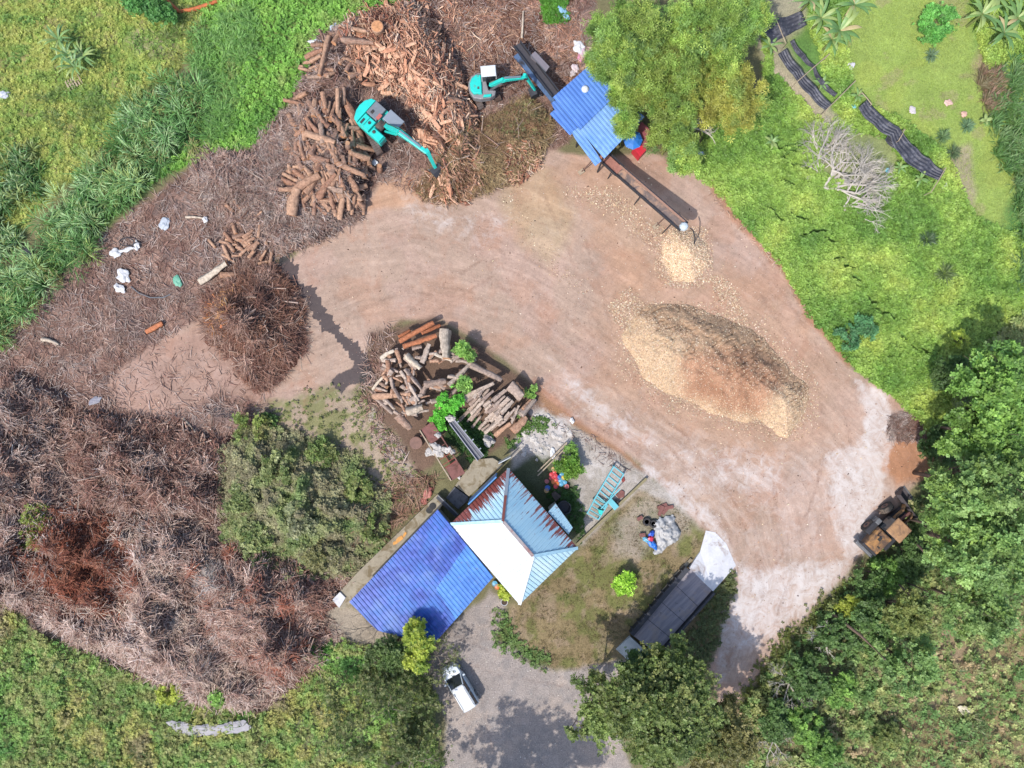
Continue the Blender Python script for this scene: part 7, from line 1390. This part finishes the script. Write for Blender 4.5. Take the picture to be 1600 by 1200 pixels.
# ------------------------------------------------------------------ shade nets on poles
def net(label, cl, ws, z=1.2, seed=0):
    pts = [P(x, y, z) for x, y in cl]; c = sum(pts, Vector()) / len(pts); c.z = 0; t = thing('shade_net', label, 'shade net', c, 0, 'black shade nets'); n = 14; m = 24; vs = []; fs = []; L = len(pts) - 1; M_ = L * n; r = random.Random(seed)
    for i in range(M_ + 1):
        u = i / n; k = min(int(u), L - 1); f = u - k; p_ = pts[k].lerp(pts[k + 1], f); d = (pts[min(k + 1, L)] - pts[max(k - (f < .5), 0)]).normalized(); w = (ws[k] * (1 - f) + ws[k + 1] * f) / 18 / 2; s = Vector((-d.y, d.x, 0)); edge = 1 + .05 * math.sin(i * .5 + seed) 
        for j in range(m + 1): q = j / m * 2 - 1; fold = .03 * math.sin(q * 13 + .06 * i + seed) + .015 * math.sin(q * 29 - .04 * i); sag = -.25 * math.sin(f * math.pi) * (1 - .3 * q * q); v = p_ - c + s * (q * w * edge) + Vector((0, 0, fold + sag)); vs.append(tuple(v))
    for i in range(M_):
        for j in range(m): a = i * (m + 1) + j; fs.append((a, a + 1, a + m + 2, a + m + 1))
    o = MB().add(vs, fs).build('net', NETM, t, smooth=True); s_ = o.modifiers.new('s', 'SOLIDIFY'); s_.thickness = .02
net('wide black shade net sheet at the top end of the net row', [(1198,58),(1222,42),(1256,28)], [24,30,22], 1.0, 1); net('broad black net strip sloping down right in the left net pair', [(1222,80),(1245,112),(1270,142),(1296,168)], [16,16,17,14], 1.2, 2)
net('narrow twisted black net strand right of the broad strip', [(1237,63),(1255,88),(1272,104),(1282,125),(1306,149)], [7,9,5,8,7], 1.2, 3); net('long black shade net running diagonally past the dead tree', [(1348,162),(1372,188),(1398,206),(1420,238),(1445,258),(1472,275)], [20,20,20,26,24,16], 1.2, 4)
net('short ragged black net hanging at the end of the long net', [(1385,215),(1405,228),(1418,238)], [8,14,8], .8, 5); net('dark drain liner strip half hidden in the tall grass at the left', [(-6,368),(22,382),(48,398)], [12,12,9], .3, 6)
for i, (lab, a, b) in enumerate((('pale pole across the left pair of nets, upper one',(1245,128),(1296,84)),('pale pole holding the lower end of the left nets',(1288,175),(1337,126)),('pale pole at the foot of the long net',(1455,300),(1478,262)),('short pale pole across the middle of the long net',(1404,220),(1414,202)),('thin pale pole at the top of the net row',(1200,0),(1228,68)),('short crooked pole at the upper end of the long net',(1347,145),(1362,163)))):
    A, B = P(*a, 1.35), P(*b, 1.35); c = (A + B) / 2; c.z = 0; t = thing('net_pole', lab, 'pole', c, 0, 'poles holding the nets'); MB().tube([A - c, (A - c).lerp(B - c, .5) + Vector((0, 0, .05)), B - c], .04, 6).build('bar', TIMBER, t)
    for v in (A, B): MB().cyl((v.x - c.x, v.y - c.y, 0), (v.x - c.x, v.y - c.y, 1.35), .035, n=6).build('post', TIMBER, t)
# ------------------------------------------------------------------ rubbish
RB = {}
def scrap(nm, lab, catg, px, py, s_, c_, grp='bits of rubbish', z=.15):
    me = RB.get(c_)
    if me is None: me = rockmesh(sum(c_)); me.materials.clear(); me.materials.append(mat('rubbish_%d_%d_%d' % c_, S(*c_), .55, 0, .2, 5)); RB[c_] = me
    return single(nm, me, lab, catg, hat(px, py, z), (0, 0, rnd.random() * 6), s_, grp)
WH = (226,224,224)
for lab, x, y, s_, c_ in (('white plastic bag at the top of the left litter beside the hoop',181,396,(.9,.6,.4),WH),('white plastic bag right of the round hoop',214,384,(.7,.4,.3),WH),('larger crumpled white bag on the left litter',192,431,(1.1,.8,.5),WH),('lowest white bag of the left litter group',187,450,(.6,.8,.4),WH),('white bag between the hoop and the litter bags',198,390,(.3,.9,.3),WH),('green plastic scrap on the left litter',277,439,(.8,.55,.2),(110,180,150)),('pale grey bag high on the pink brush',257,350,(.9,.7,.3),(190,196,204)),('white tag on the end of the thin pole',321,343,(.4,.4,.3),WH),
    ('pale blue sheet scrap above the mill shed',879,18,(.5,1.3,.2),(150,196,226)),('white rubbish left of the bamboo',905,74,(1.0,.7,.3),WH),('white rubbish with red bag above the mill roof',910,82,(.5,.8,.3),(224,190,200)),('small white rubbish at the mill roof edge',899,106,(.7,.5,.3),(226,206,206)),('pink rubbish near the bamboo',906,90,(.5,.4,.2),(220,150,170)),('pale rubble piece beside the roof corner',895,114,(.5,.4,.2),(206,190,186)),('white cap on the log heap left edge',522,44,(.7,.5,.4),(200,214,226)),('white upright block on the log heap left edge',494,66,(.4,.9,.4),WH),('small round white tub beside the excavator tracks',585,254,(.45,.45,.3),(240,244,246)),
    ('white bottle at the left picture edge in the meadow',5,148,(.9,.6,.4),(206,208,216)),('white scrap in the turf right of the nets',1330,103,(.5,.5,.2),(220,214,220)),('white scrap pile in the turf below the seedlings',1426,172,(.6,.5,.2),(216,206,204)),('orange white scrap in the turf',1482,160,(.5,.5,.2),(226,186,170)),('pink scrap in the turf near the yellow seedling',1507,178,(.4,.4,.2),(226,180,160)),('white box near the foot of the long net',1476,290,(.7,.3,.2),WH),('turquoise scrap beside the net start',1334,166,(.4,.4,.2),(140,214,226)),('turquoise scrap under the dead tree',1387,266,(.35,.35,.2),(120,206,216)),
    ('white scrap at the shaded gap by the bamboo foot',1096,240,(.4,.6,.3),(206,222,230)),('white oval basin on the rubble beside the house',864,710,(.8,.4,.2),(240,240,240)),('white stone at the yard edge by the rubble',894,657,(.3,.4,.2),WH),('grey slab of slate on the litter near the clearing',148,626,(.9,.5,.1),(140,138,150)),('red brown box at the brick rubble by the ledge',669,770,(.5,.9,.4),(186,110,96)),('red brick lump by the old ledge',662,783,(.5,.5,.3),(176,100,84)),('white lump at the platform corner',718,747,(.25,.25,.2),WH),('white bag at the edge of the lower brush',513,1034,(.4,.4,.2),WH),('orange tub by the bamboo foot',1024,226,(.35,.3,.2),(206,110,70)),('pale stone on the scrub at the bottom right',1507,1110,(.6,1.1,.2),(232,220,190))):
    scrap('rubbish', lab, 'rubbish', x, y, s_, c_)
for i in range(70):
    a = Vector((rnd.uniform(812, 895), rnd.uniform(645, 722)))
    if mask(RUBBLE + [], np.array([a.x]), np.array([a.y]), 4, 2)[0] < .5: continue
    single('rubble_stone', RK[i % 4], 'pale stone among the white rubble at the yard edge', 'stone', P(a.x, a.y, .04), (0, 0, rnd.random() * 6), (rnd.uniform(.15, .45),) * 2 + (.2,), 'pale rubble stones')
t = thing('hoop', 'dark oval hoop standing on the left litter beside white bags', 'hoop', P(198, 378, .25)); m = MB(); m.tube([(.62 * math.cos(k * .35), .36 * math.sin(k * .35), .05 * math.sin(k * .7)) for k in range(19)], .045, 6); m.build('ring', DSTEEL, t)
t = thing('hoop', 'second dark hoop end touching the first on the litter', 'hoop', P(215, 383, .2)); m = MB(); m.tube([(.35 * math.cos(k * .35), .25 * math.sin(k * .35), .05) for k in range(13)], .045, 6); m.build('ring', DSTEEL, t)
A = [P(205, 448, .15), P(217, 458, .2), P(235, 465, .2), P(255, 465, .2), P(266, 460, .15)]; c = A[2].copy(); c.z = 0; t = thing('hose', 'curved grey hose lying on the left litter', 'hose', c); MB().tube([v - c for v in A], .05, 6).build('tube', STEEL, t)
A = [P(262, 0, .2), P(280, 18, .2), P(305, 14, .2), P(330, 5, .2), P(356, -4, .2)]; c = A[2].copy(); c.z = 0; t = thing('orange_ditch_pipe', 'rust orange pipe curving across the top left corner', 'pipe', c); MB().tube([v - c for v in A], [.1, .16, .18, .16, .16], 8).build('tube', mat('rust_orange_pipe', S(206,112,62), .8, 0, .3, 2), t, smooth=True)
for i, (x, y) in enumerate(((290,1138),(330,1140),(365,1136))):
    o = scrap('sheet_scrap', ('left', 'middle', 'right')[i] + ' piece of the grey sheet strip in the bottom left scrub', 'sheet', x, y, (2.4, .9, .15), (150,146,152), 'grey sheet pieces in the scrub', .45); o.rotation_euler = (0, 0, (-.25, 0, .15)[i])

# ------------------------------------------------------------------ the smallest logs beyond 300 become one heap remainder
lgs = [o for o in col.objects if o.get('category') == 'log' and o.type == 'MESH']
lgs.sort(key=lambda o: -(o.scale[0] * o.scale[1] * o.scale[2] * (1 + 3 * (not o['group'].startswith(('heap logs', 'parallel', 'jumbled', 'top end', 'loose'))))))
rest = lgs[290:]
if rest:
    bpy.context.view_layer.update(); m = MB(); ml = []
    for o in rest:
        me = o.data; mm = [x for x in me.materials]; idx = []
        for x in mm:
            if x not in ml: ml.append(x)
            idx.append(ml.index(x))
        base = len(m.v); M_ = Matrix.LocRotScale(o.location, o.rotation_euler, o.scale); m.v += [tuple(M_ @ v.co) for v in me.vertices]
        for p_ in me.polygons: m.f.append(tuple(i + base for i in p_.vertices)); m.mi.append(idx[p_.material_index])
        bpy.data.objects.remove(o)
    props(m.build('small_logs', ml, smooth=True), 'smallest brown and grey logs filling the gaps of the log heaps', 'logs', None, 'stuff')
